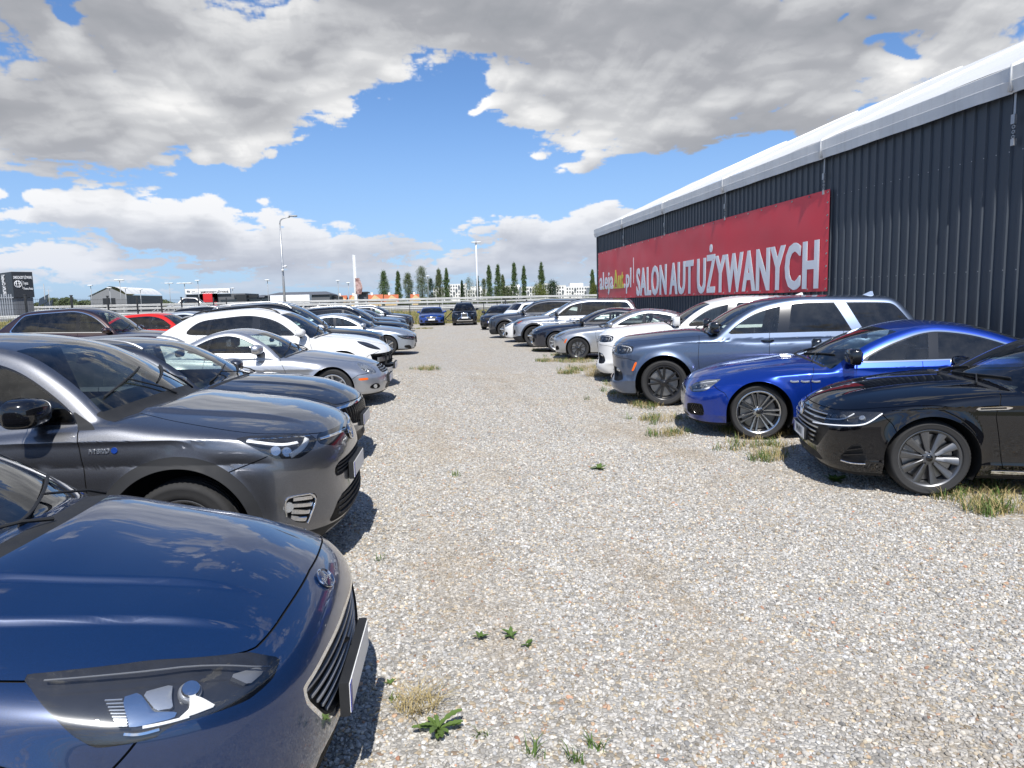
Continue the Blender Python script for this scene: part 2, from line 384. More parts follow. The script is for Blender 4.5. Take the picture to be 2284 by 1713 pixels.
class Surf:
    def __init__(self, B, nu=150, nf=70):
        self.B = B; L = B.L
        s0, s1 = .62, L-.55; r0 = .9; zax = .52
        org = []; dirs = []
        ph = np.linspace(-np.pi/2, np.pi/2, nf)
        def row(o, t, back):
            d = np.stack([np.full(nf, (s0*t if back else -s0*t)), r0*(1-t)*np.cos(ph), r0*(1-t)*np.sin(ph)], -1)
            org.append(np.tile([o, 0, zax], (nf, 1))); dirs.append(d)
        nc = max(10, nu//8)
        ts = list(1/(1+np.linspace(0.004, .9, int(nc*1.4))/r0))+list(np.linspace(.47, .03, nc))
        for t in ts: row(s0, t, False)
        for s in np.linspace(s0, s1, nu): row(s, 0., False)
        ts = list(np.linspace(.05, .5, nc//2+2))+list(1/(1+np.linspace(.82, .004, nc//2+3)/r0))
        for t in ts: row(s1, t, True)
        O = np.array(org); D = np.array(dirs)
        def shoot(D):
            lo = np.zeros(D.shape[:2]); hi = np.full(D.shape[:2], 4.0/np.linalg.norm(D, axis=-1).clip(.3)); hi = np.minimum(hi, 6)
            for _ in range(26):
                m = (lo+hi)/2; p = O+D*m[..., None]; f = B(p[..., 0], p[..., 1], p[..., 2]) < 0
                lo = np.where(f, m, lo); hi = np.where(f, hi, m)
            return O+D*((lo+hi)/2)[..., None]
        P = shoot(D)
        # even out the samples along each section, with more where it bends
        N = B.grad(P)
        seg = np.linalg.norm(np.diff(P, axis=1), axis=-1)+.30*np.linalg.norm(np.diff(N, axis=1), axis=-1)+.002
        cum = np.concatenate([np.zeros((len(P), 1)), np.cumsum(seg, 1)], 1)
        k = np.ones(5)/5
        ph2 = np.empty((len(P), nf))
        for i in range(len(P)):
            ph2[i] = np.interp(np.linspace(0, cum[i, -1], nf), cum[i], ph)
        pp = np.pad(ph2, ((2, 2), (0, 0)), 'edge'); ph2 = sum(pp[j:j+len(P)] for j in range(5))/5
        rad = np.hypot(D[..., 1], D[..., 2])
        D2 = np.stack([D[..., 0], rad*np.cos(ph2), rad*np.sin(ph2)], -1)
        P = shoot(D2); P[:, 0, 1] = 0; P[:, -1, 1] = 0
        nr = len(P); self.V = P.reshape(-1, 3)
        i = np.arange(nr-1)[:, None]*nf+np.arange(nf-1)[None, :]
        a, b, c_, d = i, i+1, i+nf+1, i+nf
        # diagonals alternate so that highlights do not zig-zag
        T = np.concatenate([np.stack([a, d, c_], -1).reshape(-1, 3), np.stack([a, c_, b], -1).reshape(-1, 3)])
        A = self.V[T]; ar = np.linalg.norm(np.cross(A[:, 1]-A[:, 0], A[:, 2]-A[:, 0]), axis=1)
        T = T[ar > 1e-9]; A = self.V[T]; cn = np.cross(A[:, 1]-A[:, 0], A[:, 2]-A[:, 0])
        gn = B.grad(A.mean(1)); flip = (cn*gn).sum(1) < 0; T[flip] = T[flip][:, ::-1]
        self.T = T; self.R = np.zeros(len(self.T), np.int32)
        self.names = ['body']
    def rid(self, n):
        if n not in self.names: self.names.append(n)
        return self.names.index(n)
    def xyz(self): return self.V[:, 0], self.V[:, 1], self.V[:, 2]
    def cut(self, val):
        v = np.where(np.abs(val) < 2e-5, 2e-5, val)
        T = self.T; sg = v[T] < 0; k = sg.sum(1); cr = (k == 1) | (k == 2)
        if not cr.any(): return v
        Tc = T[cr]; s = sg[cr]; kc = k[cr]
        lone = np.where(kc == 1, np.argmax(s, 1), np.argmin(s, 1))
        ar = np.arange(len(Tc)); p = Tc[ar, lone]; q = Tc[ar, (lone+1) % 3]; r = Tc[ar, (lone+2) % 3]
        e = np.concatenate([np.stack([p, q], 1), np.stack([p, r], 1)]); e.sort(1)
        u, inv = np.unique(e, axis=0, return_inverse=True); inv = inv.ravel()
        va, vb = v[u[:, 0]], v[u[:, 1]]; t = (va/(va-vb))[:, None]
        nv = self.V[u[:, 0]]*(1-t)+self.V[u[:, 1]]*t
        base = len(self.V); self.V = np.vstack([self.V, nv])
        m1 = base+inv[:len(Tc)]; m2 = base+inv[len(Tc):]
        T1 = np.stack([p, m1, m2], 1); T2 = np.stack([m1, q, r], 1); T3 = np.stack([m1, r, m2], 1)
        Rc = self.R[cr]
        self.T = np.concatenate([T[~cr], T1, T2, T3]); self.R = np.concatenate([self.R[~cr], Rc, Rc, Rc])
        return np.concatenate([v, np.zeros(len(nv))])
    def fc(self):
        A = self.V[self.T]; c = A.mean(1); n = np.cross(A[:, 1]-A[:, 0], A[:, 2]-A[:, 0]); n /= np.maximum(np.linalg.norm(n, axis=1, keepdims=True), 1e-12)
        return c, n
    def mark(self, name, field, mask=None, only=None):
        """faces where field(V) < 0 (and mask(c, n) holds) become region `name`; edges are cut exactly"""
        v = self.cut(field(*self.xyz()))
        neg = v[self.T].sum(1) < 0
        c, n = self.fc()
        if mask is not None: neg &= mask(c, n)
        if only is not None:
            ids = [self.names.index(o) for o in only if o in self.names]; neg &= np.isin(self.R, ids)
        self.R[neg] = self.rid(name)
    def finish(self):
        B = self.B
        for _ in range(2):
            s, y, z = self.xyz(); g = np.stack([(B(s+.002, y, z)-B(s-.002, y, z)), (B(s, y+.002, z)-B(s, y-.002, z)), (B(s, y, z+.002)-B(s, y, z-.002))], -1)/.004
            f = B(s, y, z); st = np.clip(f/np.maximum((g*g).sum(1), .05), -.01, .01)
            self.V = self.V-g*st[:, None]; self.V[:, 1] = np.where(np.abs(y) < 1e-5, 0, np.maximum(self.V[:, 1], 0))
        self.N = B.grad(self.V); self.N[:, 1] = np.where(self.V[:, 1] == 0, 0, self.N[:, 1])
        self.N /= np.linalg.norm(self.N, axis=1, keepdims=True)
    def part(self, name):
        """vertices, triangles, normals of one region (half)"""
        if name not in self.names: return None
        T = self.T[self.R == self.names.index(name)]
        if len(T) == 0: return None
        u, inv = np.unique(T, return_inverse=True)
        return self.V[u].copy(), inv.reshape(-1, 3), self.N[u].copy()

def mesh_from(name, V, T, N=None, mats=(), fm=None):
    me = bpy.data.meshes.new(name)
    V = np.asarray(V, np.float32); T = np.asarray(T, np.int32)
    me.vertices.add(len(V)); me.vertices.foreach_set('co', V.ravel())
    k = T.shape[1]
    me.loops.add(T.size); me.loops.foreach_set('vertex_index', T.ravel())
    me.polygons.add(len(T)); me.polygons.foreach_set('loop_start', np.arange(0, T.size, k, dtype=np.int32))
    me.polygons.foreach_set('use_smooth', np.ones(len(T), bool))
    for m in mats: me.materials.append(m)
    if fm is not None: me.polygons.foreach_set('material_index', np.asarray(fm, np.int32))
    me.update(calc_edges=True)
    if N is not None: me.normals_split_custom_set_from_vertices(np.asarray(N, np.float32).tolist())
    return me
# ------------------------------------------------------------ small mesh helpers
def quads_grid(nu, nv, closed_v=False, closed_u=False):
    i = np.arange(nu if closed_u else nu-1)[:, None]; j = np.arange(nv if closed_v else nv-1)[None, :]
    i2 = (i+1) % nu; j2 = (j+1) % nv
    return np.stack([i*nv+j+0*i, i2*nv+j, i2*nv+j2, i*nv+j2], -1).reshape(-1, 4)
class Geo:
    """collects vertices and quads/triangles of one mesh"""
    def __init__(self): self.v = []; self.f = []; self.m = []; self.n = 0
    def add(self, V, F, m=0):
        V = np.asarray(V, float).reshape(-1, 3)
        for f in F: self.f.append(tuple(int(k)+self.n for k in f)); self.m.append(m)
        self.v.append(V); self.n += len(V); return self
    def box(self, lo, hi, m=0, taper=0):
        x0, y0, z0 = lo; x1, y1, z1 = hi; t = taper
        V = [(x0, y0, z0), (x1, y0, z0), (x1, y1, z0), (x0, y1, z0), (x0+t, y0+t, z1), (x1-t, y0+t, z1), (x1-t, y1-t, z1), (x0+t, y1-t, z1)]
        return self.add(V, [(3, 2, 1, 0), (4, 5, 6, 7), (0, 1, 5, 4), (1, 2, 6, 5), (2, 3, 7, 6), (3, 0, 4, 7)], m)
    def lathe(self, prof, seg=48, m=0, axis='y', a0=0., a1=None, off=(0, 0, 0)):
        full = a1 is None; n = seg if full else seg+1
        th = np.linspace(0, 2*np.pi, seg, endpoint=False) if full else np.linspace(a0, a1, n)
        p = np.array(prof, float); r, h = p[:, 0], p[:, 1]
        c, s = np.cos(th)[:, None]*r, np.sin(th)[:, None]*r; hh = np.tile(h, (n, 1))
        V = {'y': (c, hh, s), 'z': (c, s, hh), 'x': (hh, c, s)}[axis]
        V = np.stack(V, -1).reshape(-1, 3)+np.array(off)
        F = quads_grid(n, len(p), closed_u=full)
        return self.add(V, F if axis != 'z' else F, m)
    def tube(self, pts, r, seg=8, m=0, cap=True):
        P = np.array(pts, float); n = len(P); r = np.broadcast_to(r, (n,))
        t = np.gradient(P, axis=0); t /= np.linalg.norm(t, axis=1, keepdims=True)
        up = np.array([0, 0, 1.]) if abs(t[0, 2]) < .9 else np.array([1., 0, 0])
        V = []
        for i in range(n):
            a = np.cross(up, t[i]); a /= np.linalg.norm(a)+1e-9; b = np.cross(t[i], a)
            th = np.linspace(0, 2*np.pi, seg, endpoint=False)
            V.append(P[i]+r[i]*(np.cos(th)[:, None]*a+np.sin(th)[:, None]*b))
        F = list(quads_grid(n, seg, closed_v=True))
        if cap: F += [tuple(range(seg))[::-1], tuple(range((n-1)*seg, n*seg))]
        return self.add(np.concatenate(V), F, m)
    def sweep(self, pts, nrm, w, h, m=0, bev=.25, sink=0.):
        """bar lying on a surface along pts: width w across, height h along the normals"""
        P = np.array(pts, float); N = np.array(nrm, float); n = len(P)
        w = np.broadcast_to(w, (n,))[:, None]; h = np.broadcast_to(h, (n,))[:, None]
        t = np.gradient(P, axis=0); b = np.cross(t, N); b /= np.linalg.norm(b, axis=1, keepdims=True)+1e-9
        P = P-N*sink
        sec = [(-.5, 0, ), (-.5, 1-bev), (-.5+bev*.6, 1), (.5-bev*.6, 1), (.5, 1-bev), (.5, 0)]
        V = np.stack([P+b*w*x+N*h*y for x, y in sec], 1).reshape(-1, 3)
        F = list(quads_grid(n, 6, closed_v=True))+[tuple(range(6))[::-1], tuple(range((n-1)*6, n*6))]
        return self.add(V, F, m)
    def ell(self, c, r, p=1.0, nu=18, nv=12, m=0, fn=None):
        u = np.linspace(0, 2*np.pi, nu, endpoint=False)[:, None]; v = np.linspace(-np.pi/2, np.pi/2, nv)[None, :]
        pw = lambda x: np.sign(x)*np.abs(x)**p
        X = np.stack([pw(np.cos(u))*pw(np.cos(v)), pw(np.sin(u))*pw(np.cos(v)), 0*u+pw(np.sin(v))], -1).reshape(-1, 3)
        if fn is not None: X = fn(X)
        return self.add(X*np.array(r)+np.array(c), quads_grid(nu, nv, closed_u=True), m)
    def V(self): return np.concatenate(self.v)
    def xf(self, fn): self.v = [fn(self.V())]; return self
    def mesh(self, name, mats, smooth=True, fix=True, auto=None):
        me = bpy.data.meshes.new(name); me.from_pydata(self.V().tolist(), [], self.f)
        for mt in (mats if isinstance(mats, (list, tuple)) else [mats]): me.materials.append(mt)
        me.polygons.foreach_set('material_index', self.m)
        me.polygons.foreach_set('use_smooth', [smooth]*len(self.f))
        if fix:
            b = bmesh.new(); b.from_mesh(me); bmesh.ops.recalc_face_normals(b, faces=b.faces); b.to_mesh(me); b.free()
        if auto: me.set_sharp_from_angle(angle=math.radians(auto))
        return me

def link(name, data, parent=None, loc=None, rz=None):
    o = bpy.data.objects.new(name, data); COL.objects.link(o)
    if parent is not None: o.parent = parent
    if loc is not None: o.location = loc
    if rz is not None: o.rotation_euler = (0, 0, rz)
    return o
def tag(o, label, cat, group=None):
    o['label'] = label; o['category'] = cat
    if group: o['group'] = group
    return o

# ------------------------------------------------------------ wheels
_wc = {}
def tyre_mesh(R, rr, tw):
    k = ('t', round(R, 3), round(rr, 3), round(tw, 3))
    if k in _wc: return _wc[k]
    h = tw/2; d = R-rr
    prof = [(rr-.008, -h*.78), (rr+.004, -h*.86), (rr+.25*d, -h*.97), (rr+.5*d, -h), (rr+.75*d, -h*.965), (R-.014, -h*.87), (R-.004, -h*.74), (R, -h*.55)]
    for g in (-.36, 0, .36): prof += [(R, h*g-.007), (R-.007, h*g-.004), (R-.007, h*g+.004), (R, h*g+.007)]
    prof += [(R, h*.55), (R-.004, h*.74), (R-.014, h*.87), (rr+.75*d, h*.965), (rr+.62*d, h*1.0), (rr+.60*d, h*.99), (rr+.35*d, h*.99), (rr+.12*d, h*.93), (rr+.008, h*.88), (rr-.008, h*.78)]
    g = Geo(); seg = 132; g.lathe(prof, seg)
    V = g.V().reshape(seg, len(prof), 3)
    for i in range(0, seg, 2):        # cross grooves on both shoulders
        for j in (5, 6, len(prof)-9, len(prof)-10):
            q = V[i, j]; rad = math.hypot(q[0], q[2]); s = (rad-.006)/rad; V[i, j, 0] *= s; V[i, j, 2] *= s
    # flattened where it stands
    z = V[..., 2]; z[:] = np.where(z < -R+.012, -R+.006+(z+R)*.5, z)
    g.v = [V.reshape(-1, 3)]
    _wc[k] = g.mesh('tyre', M['rubber'], fix=True, auto=50); return _wc[k]

def rim_mesh(rr, tw, d):
    k = ('r', round(rr, 3), tuple(sorted((a, str(b)) for a, b in d.items())))
    if k in _wc: return _wc[k]
    g = Geo(); h = tw/2; yo = h*.80
    g.lathe([(rr-.002, -h*.8), (rr-.022, -h*.7), (rr-.045, -h*.3), (rr-.042, h*.3), (rr-.03, h*.62)], 48, 0)
    g.lathe([(rr-.03, h*.6), (rr-.022, yo-.010), (rr-.016, yo), (rr-.004, yo+.006), (rr+.004, yo+.004), (rr+.004, yo-.02)], 64, 1 if d.get('lip') else 0)
    n = d['n']; r0 = .05; r1 = rr-.02; w0, w1 = d['w0'], d['w1']; dish = d.get('dish', .03); tw_ = d.get('twist', 0); pair = d.get('pair', 0); pw0 = d.get('p0', 0.)
    yh = yo-dish
    for i in range(n):
        for sd in ((-1, 1) if pair else (0,)):
            st = 7; V = []
            for j in range(st):
                t = j/(st-1); r = r0+(r1-r0)*t
                th = 2*np.pi*i/n+np.pi/2+tw_*t*t; off = sd*(pw0+(pair-pw0)*t)
                w = w0+(w1-w0)*t; y = yh+(yo-.004-yh)*t**d.get('dp', 1.6)+d.get('bow', 0)*np.sin(np.pi*t)
                c, s = np.cos(th), np.sin(th)
                sk = d.get('skew', 0)*t*sd
                for (a, yy) in ((-.62, -.034), (-.5, -.004), (-.36, 0), (.36, 0), (.5, -.004), (.62, -.034)):
                    x = off+a*w; ys = y+yy+d.get('tilt', 0)*a*w
                    V.append((r*c-x*s, ys, r*s+x*c))
            F = quads_grid(st, 6)
            mm = [1 if (d.get('mach') and (q % 5) == 2) else 0 for q in range(len(F))]
            b = g.n
            for f, m_ in zip(F, mm): g.f.append(tuple(int(x)+b for x in f)); g.m.append(m_)
            g.v.append(np.array(V)); g.n += len(V)
    g.lathe([(.001, yh+.002), (.05, yh+.002), (.066, yh-.006), (.075, yh-.04)], 32, 1 if d.get('mach') else 0)
    mats = [M[d['mat']], M[d.get('mach') or d.get('lip') or d['mat']]]
    _wc[k] = g.mesh('rim', mats, auto=35); return _wc[k]

def wheel(parent, x, y, c, side):
    R, tw = c['R'], c.get('tw', .23); rr = c['rr']; d = c['rim']
    w = link('wheel', None, parent, (x, y, R), 0 if side > 0 else math.pi)
    link('tyre', tyre_mesh(R, rr, tw), w)
    r = link('rim', rim_mesh(rr, tw, d), w); r.rotation_euler = (0, d.get('rot', .2), 0)
    yh = tw/2*.80-d.get('dish', .03)
    k = ('cap', d.get('capmat', 'black_gloss'), round(yh, 3))
    if k not in _wc:
        g = Geo(); g.lathe([(.0005, yh+.010), (.024, yh+.009), (.030, yh+.004), (.030, yh-.01)], 28)
        for i in range(5):
            a = 2*np.pi*i/5+.3; cx, cz = .056*np.cos(a), .056*np.sin(a)
            g.lathe([(.0005, yh+.005), (.008, yh+.005), (.011, yh-.01)], 8, off=(cx, 0, cz))
        _wc[k] = g.mesh('hub_cap', M[d.get('capmat', 'black_gloss')], auto=40)
    link('hub_cap', _wc[k], w)
    k = ('disc', round(rr, 2), round(tw, 2))
    if k not in _wc:
        g = Geo(); g.lathe([(.06, .035), (.08, .035), (.082, .02), (rr*.80, .02), (rr*.80, -.005), (.06, -.005)], 40)
        _wc[k] = g.mesh('brake_disc', M['disc'], auto=40)
        g = Geo()
        th = np.linspace(.35, 1.25, 8); V = []
        for t in th:
            for (r, y) in ((rr*.52, -.03), (rr*.52, .045), (rr*.84, .045), (rr*.84, -.03)): V.append((r*np.cos(t), y, r*np.sin(t)))
        g.add(V, list(quads_grid(8, 4, closed_v=True))+[(0, 1, 2, 3), (31, 30, 29, 28)])
        _wc[k+('c',)] = g.mesh('brake_caliper', M['cast'], auto=40)
    link('brake_disc', _wc[k], w); link('brake_caliper', _wc[k+('c',)], w)
    return w

# ------------------------------------------------------------ interior and trim shared by all cars
_shared = {}
def shared(key, fn):
    if key not in _shared: _shared[key] = fn()
    return _shared[key]
def seat_mesh():
    g = Geo()
    def sec(pts, hw, n=9):
        pts = np.array(pts)
        V = []
        for (x, z, w, th) in pts:
            for k in range(n):
                t = -1+2*k/(n-1); b = abs(t)**3
                V.append((x+.05*b*(1 if th else 0), t*w, z+(0.05*b if not th else 0)))
        return np.array(V), quads_grid(len(pts), n)
    V, F = sec([(.30, .02, .24, 0), (.31, .20, .25, 0), (.22, .27, .26, 0), (0, .24, .26, 0), (-.18, .22, .25, 0), (-.22, .30, .25, 1), (-.30, .55, .25, 1), (-.37, .78, .22, 1), (-.40, .84, .17, 1), (-.46, .83, .17, 1), (-.44, .60, .25, 1), (-.36, .20, .25, 1), (-.28, .02, .24, 1)], .25)
    g.add(V, F)
    return g.mesh('seat', M['seat'])
def headrest_mesh():
    g = Geo(); g.ell((-.45, 0, .95), (.055, .14, .095), .55, 14, 9); g.tube([(-.44, .05, .82), (-.45, .05, .9)], .006, 6); g.tube([(-.44, -.05, .82), (-.45, -.05, .9)], .006, 6)
    return g.mesh('headrest', M['seat'])
def wheel_rim_mesh():
    g = Geo(); th = np.linspace(0, 2*np.pi, 29)
    g.tube([(0, .18*np.cos(t), .18*np.sin(t)) for t in th], .017, 8, cap=False)
    g.ell((-.01, 0, 0), (.03, .075, .065), .6, 12, 8)
    for a in (0, math.pi, -math.pi/2): g.tube([(0, .05*np.cos(a), .05*np.sin(a)), (0, .18*np.cos(a), .18*np.sin(a))], .014, 6)
    return g.mesh('steering_wheel', M['trim'])
def mirror_mesh(kind):
    g = Geo()
    def fn(X):
        X = X.copy(); X[:, 0] = np.where(X[:, 0] < 0, np.maximum(X[:, 0]*.5, -.30), X[:, 0]); X[:, 2] *= np.where(X[:, 1] < 0, .92, 1)*np.where(X[:, 2] < 0, .9, 1); X[:, 0] -= .12*X[:, 1]; return X
    if kind == 'box': g.ell((0, 0, 0), (.10, .125, .105), .45, 20, 13, fn=fn)
    elif kind == 'big': g.ell((0, 0, 0), (.135, .135, .10), .65, 24, 15, fn=fn)
    else: g.ell((0, 0, 0), (.105, .125, .082), .72, 20, 13, fn=fn)
    return g
class Car:
    def __init__(self, name, c, label, cat, loc, yaw, paint, group=None, sink=0.0):
        self.c = c; self.B = B = Body(c); self.L = B.L; hi = c.get('hi', 1)
        self.lod = hi; self.paint = paint
        self.root = link(name, None); tag(self.root, label, cat, group)
        # the listed point is the middle of the front bumper on the ground
        hd = np.array([math.cos(yaw), math.sin(yaw)])
        ctr = np.array(loc[:2])-hd*B.L/2
        self.root.location = (ctr[0], ctr[1], (loc[2] if len(loc) > 2 else 0)-sink); self.root.rotation_euler = (0, 0, yaw)
        nu, nf = {0: (64, 40), 1: (110, 60), 2: (190, 96)}[hi]
        self.S = Surf(B, nu, nf)
        self.carve(); self.S.finish(); self.emit_all(); self.trim()
    # local coordinates: x forward from the middle of the car
    def loc(self, P):
        P = np.array(P, float); Q = P.copy(); Q[..., 0] = self.L/2-P[..., 0]; return Q
    def locn(self, N):
        N = np.array(N, float).copy(); N[..., 0] *= -1; return N
    def emit(self, name, half, mat, mode='both', parent=None, off=None):
        if half is None: return []
        V, T, N = half
        V = V.copy()
        if off is not None: V = V+N*(off(V) if callable(off) else off)[:, None] if callable(off) else V+N*off
        V = self.loc(V); N = self.locn(N); T = T[:, ::-1]
        V2 = V*[1, -1, 1]; N2 = N*[1, -1, 1]; T2 = T[:, ::-1]
        par = parent or self.root
        if mode == 'both':
            mid = V[:, 1] < 1e-6
            idx = np.where(mid, np.arange(len(V)), 0); n = len(V)
            idx[~mid] = n+np.arange((~mid).sum())
            return [link(name, mesh_from(name, np.vstack([V, V2[~mid]]), np.vstack([T, idx[T2]]), np.vstack([N, N2[~mid]]), [mat]), par)]
        par = par if isinstance(par, (list, tuple)) else [par, par]
        out = []
        for (v, t, n_, p) in ((V, T, N, par[0]), (V2, T2, N2, par[1])):
            out.append(link(name, mesh_from(name, v, t, n_, [mat]), p))
        return out
    def add(self, name, geo, mat, parent=None, both=True, auto=35, surf=True):
        """geo is in body coordinates (s, y, z); mirrored to the other side when both"""
        if surf: geo.xf(self.loc)
        par = parent if parent is not None else self.root
        pl = par if isinstance(par, (list, tuple)) else [par, par]
        me = geo.mesh(name, mat, auto=auto); out = [link(name, me, pl[0])]
        if both:
            geo.xf(lambda V: V*[1, -1, 1]); geo.f = [f[::-1] for f in geo.f]
            out.append(link(name, geo.mesh(name, mat, auto=auto), pl[1]))
        return out
    def carve(self):
        c, B, S = self.c, self.B, self.S; L = B.L; hw = B.hw
        side = lambda C, n: (np.abs(n[:, 1]) > .30)
        up = lambda C, n: n[:, 2] > .2
        belt = B.ZB
        # painted panels
        xh = c.get('hoodpan')
        lowr = lambda C, n: (B.is_gh(C[:, 0], C[:, 1], C[:, 2]) < .03)
        gaps = []
        fd, bl, rd, zs = c['doors']       # front cut polyline (bottom to top), pillar line, rear cut polyline, sill height
        ft = fd[-1][1]+.3
        dpoly = list(fd)+[(fd[-1][0]+.02, ft)]+[(bl[-1][0], ft)]+list(bl)[::-1]
        S.mark('front_door', lambda s, y, z: poly_sd(s, z, dpoly), lambda C, n: side(C, n) & (C[:, 2] < belt(C[:, 0])+.02), ['body'])
        gaps.append(('side', list(fd)+[(fd[-1][0]-.01, fd[-1][1]+.2)])); gaps.append(('side', list(bl)+[(bl[-1][0], ft)])); gaps.append(('side', [fd[0], bl[0]]))
        if rd:
            dp2 = list(bl)+[(bl[-1][0], ft), (rd[-1][0], ft)]+list(rd)[::-1]
            S.mark('rear_door', lambda s, y, z: poly_sd(s, z, dp2), lambda C, n: side(C, n) & (C[:, 2] < belt(C[:, 0])+.02), ['body'])
            gaps.append(('side', list(rd)+[(rd[-1][0], ft)])); gaps.append(('side', [bl[0], rd[0]]))
        if 'hood_edge' in c:
            he = crv(c['hood_edge'], 2)   # (se, a) polyline from the centre front round to the cowl
            hp = [(he[0][0], -.2)]+[tuple(p) for p in he]+[(he[-1][0], -.2)]
            S.mark('hood', lambda s, y, z: poly_sd(B.se(s, y), y, hp), lambda C, n: up(C, n) & lowr(C, n), ['body'])
            gaps.append(('top', [tuple(p) for p in he]))
        if 'bumper_cut' in c:
            bc = c['bumper_cut']; bp = [(-1, bc[0][1])]+list(bc)+[(bc[-1][0], -1), (-1, -1)]
            S.mark('front_bumper', lambda s, y, z: poly_sd(s+y, z, bp), lambda C, n: C[:, 0] < 1.4, ['body'])
            gaps.append(('wrap', bc))
        for g_ in c.get('side_gaps', []): gaps.append(('side', g_))
        if 'tail_cut' in c: gaps.append(('side', c['tail_cut']))
        painted = ['body', 'front_door', 'rear_door', 'hood', 'front_bumper']
        w = c.get('gap', .0035)
        for kind, pl in gaps:
            if kind == 'side': f = lambda s, y, z: line_d(s, z, pl)-w; m = lambda C, n: side(C, n) & (C[:, 2] < belt(C[:, 0])+.05)
            elif kind == 'top': f = lambda s, y, z: line_d(B.se(s, y), y, pl)-w; m = lambda C, n: up(C, n) & lowr(C, n)
            else: f = lambda s, y, z: line_d(s+y, z, pl)-w; m = lambda C, n: (C[:, 0] < 1.4) & (n[:, 2] < .93)
            if self.lod > 0: S.mark('panel_gap', f, m, painted)
        # lower cladding and sill
        if 'clad' in c:
            cl = lut(c['clad'], .03)
            S.mark('cladding', lambda s, y, z: z-cl(s+0*y), lambda C, n: C[:, 1] > hw*.55 if c.get('cladside') else C[:, 1] > -1, painted+['panel_gap'])
        if 'archclad' in c:
            for (ws, wz) in (B.wf, B.wb_):
                S.mark('cladding', lambda s, y, z: np.hypot(s-ws, z-wz)-B.Ra-c['archclad'], lambda C, n: (C[:, 1] > hw*.7) & side(C, n), painted+['panel_gap'])
        S.mark('underbody', lambda s, y, z: z-B.BT(s)-.035, None, painted+['panel_gap', 'cladding'])
        # glass
        glow = lambda C, n: B.is_gh(C[:, 0], C[:, 1], C[:, 2]) > -.02
        b0, b1 = c['ws']; fr = c.get('apil', .055)
        def fws(s, y, z):
            e = B.se(s, y); return np.maximum.reduce([b0-e, e-b1, fr-(B.WG(s, z)-y)])
        cw_ = c.get('cowlw', .05)
        def fcw(s, y, z):
            e = B.se(s, y); return np.maximum.reduce([b0-cw_-e, e-b0-.01, y-B.hw*.84])
        if self.lod > 0: S.mark('cowl_panel', fcw, lambda C, n: up(C, n) & (n[:, 2] > .5) & (C[:, 2] > .6), painted+['panel_gap'])
        S.mark('windscreen', fws, lambda C, n: up(C, n) & glow(C, n) & (C[:, 0] < B.mid) & (n[:, 0] < -.15))
        r0, r1 = c['rw']; cp = c.get('cpil', .09)
        def frw(s, y, z):
            e = B.se(s, y); return np.maximum.reduce([r0-e, e-r1, cp-(B.WG(s, z)-y), B.low(s, y)[0]+.03-z])
        S.mark('rear_window', frw, lambda C, n: glow(C, n) & (C[:, 0] > B.mid) & (n[:, 0] > .1))
        if 'sunroof' in c:
            q0, q1, qa = c['sunroof']
            S.mark('sunroof', lambda s, y, z: np.maximum.reduce([q0-s, s-q1, y-qa]), lambda C, n: (n[:, 2] > .8) & glow(C, n), ['body'])
        d = c['dlo']; qd = d.get('q', .075); bo = d.get('belt', .018)
        fl, rl = d['front'], d['rear']
        def half(pl):
            (ax, ay), (bx, by) = pl; nx, ny = by-ay, -(bx-ax); k = math.hypot(nx, ny)
            return lambda s, z: ((s-ax)*nx+(z-ay)*ny)/k
        hf, hr = half(fl), half(rl)
        if len(d.get('rear2', [])): hr2 = half(d['rear2'])
        def fdl(s, y, z):
            q = B.q(s, y, z); a = belt(s)+bo-z; b = qd-q
            v = smax(a, b, .05); v = smax(v, -hf(s, z), .03); v = smax(v, hr(s, z), d.get('rk', .10))
            if len(d.get('rear2', [])): v = smax(v, hr2(s, z), .1)
            return v
        sm = lambda C, n: (n[:, 1] > .45) & glow(C, n) & (C[:, 2] > .6)
        ch = d.get('chrome', 0)
        if ch: S.mark('window_trim', lambda s, y, z: fdl(s, y, z)-ch, sm, painted+['panel_gap', 'windscreen'])
        ds = d.get('seal', .012)
        S.mark('window_seal', fdl, sm, painted+['panel_gap', 'window_trim', 'windscreen', 'rear_window'])
        S.mark('side_window', lambda s, y, z: fdl(s, y, z)+ds, sm, ['window_seal'])
        for (sb, st, zb_, zt, hwid, *pm) in d['pillars']:
            sl = (st-sb)/(zt-zb_)
            if pm: S.mark('body', lambda s, y, z: np.abs(s-sb-sl*(z-zb_))-hwid, sm, ['side_window', 'window_seal'])
            if pm: S.mark('window_seal', lambda s, y, z: np.abs(s-sb-sl*(z-zb_))-hwid-.012, sm, ['side_window']); continue
            S.mark('window_seal', lambda s, y, z: np.abs(s-sb-sl*(z-zb_))-hwid, sm, ['side_window'])
        self.split_win = [(sb, (st-sb)/(zt-zb_), zb_) for (sb, st, zb_, zt, hwid, *pm) in d['pillars']]
        # lamps, grilles and other outlines on the wrapped front
        for it in c.get('wrapreg', []):
            nm, pl = it[0], rnd(it[1], *(it[2] if len(it) > 2 else (2, .2)))
            S.mark(nm, lambda s, y, z: poly_sd(s+y, z, pl), lambda C, n: (C[:, 0] < 1.3) & (n[:, 2] < .97), painted+['panel_gap', 'cladding', 'grille', 'lower_grille', 'grille_trim', 'front_trim', 'headlight', 'lamp_surround'])
        for it in c.get('rearreg', []):
            nm, pl = it[0], rnd(it[1], 2, .2)
            S.mark(nm, lambda s, y, z: poly_sd(L-s+y, z, pl), lambda C, n: C[:, 0] > L-1.2, painted+['panel_gap', 'cladding', 'rear_window', 'window_seal'])
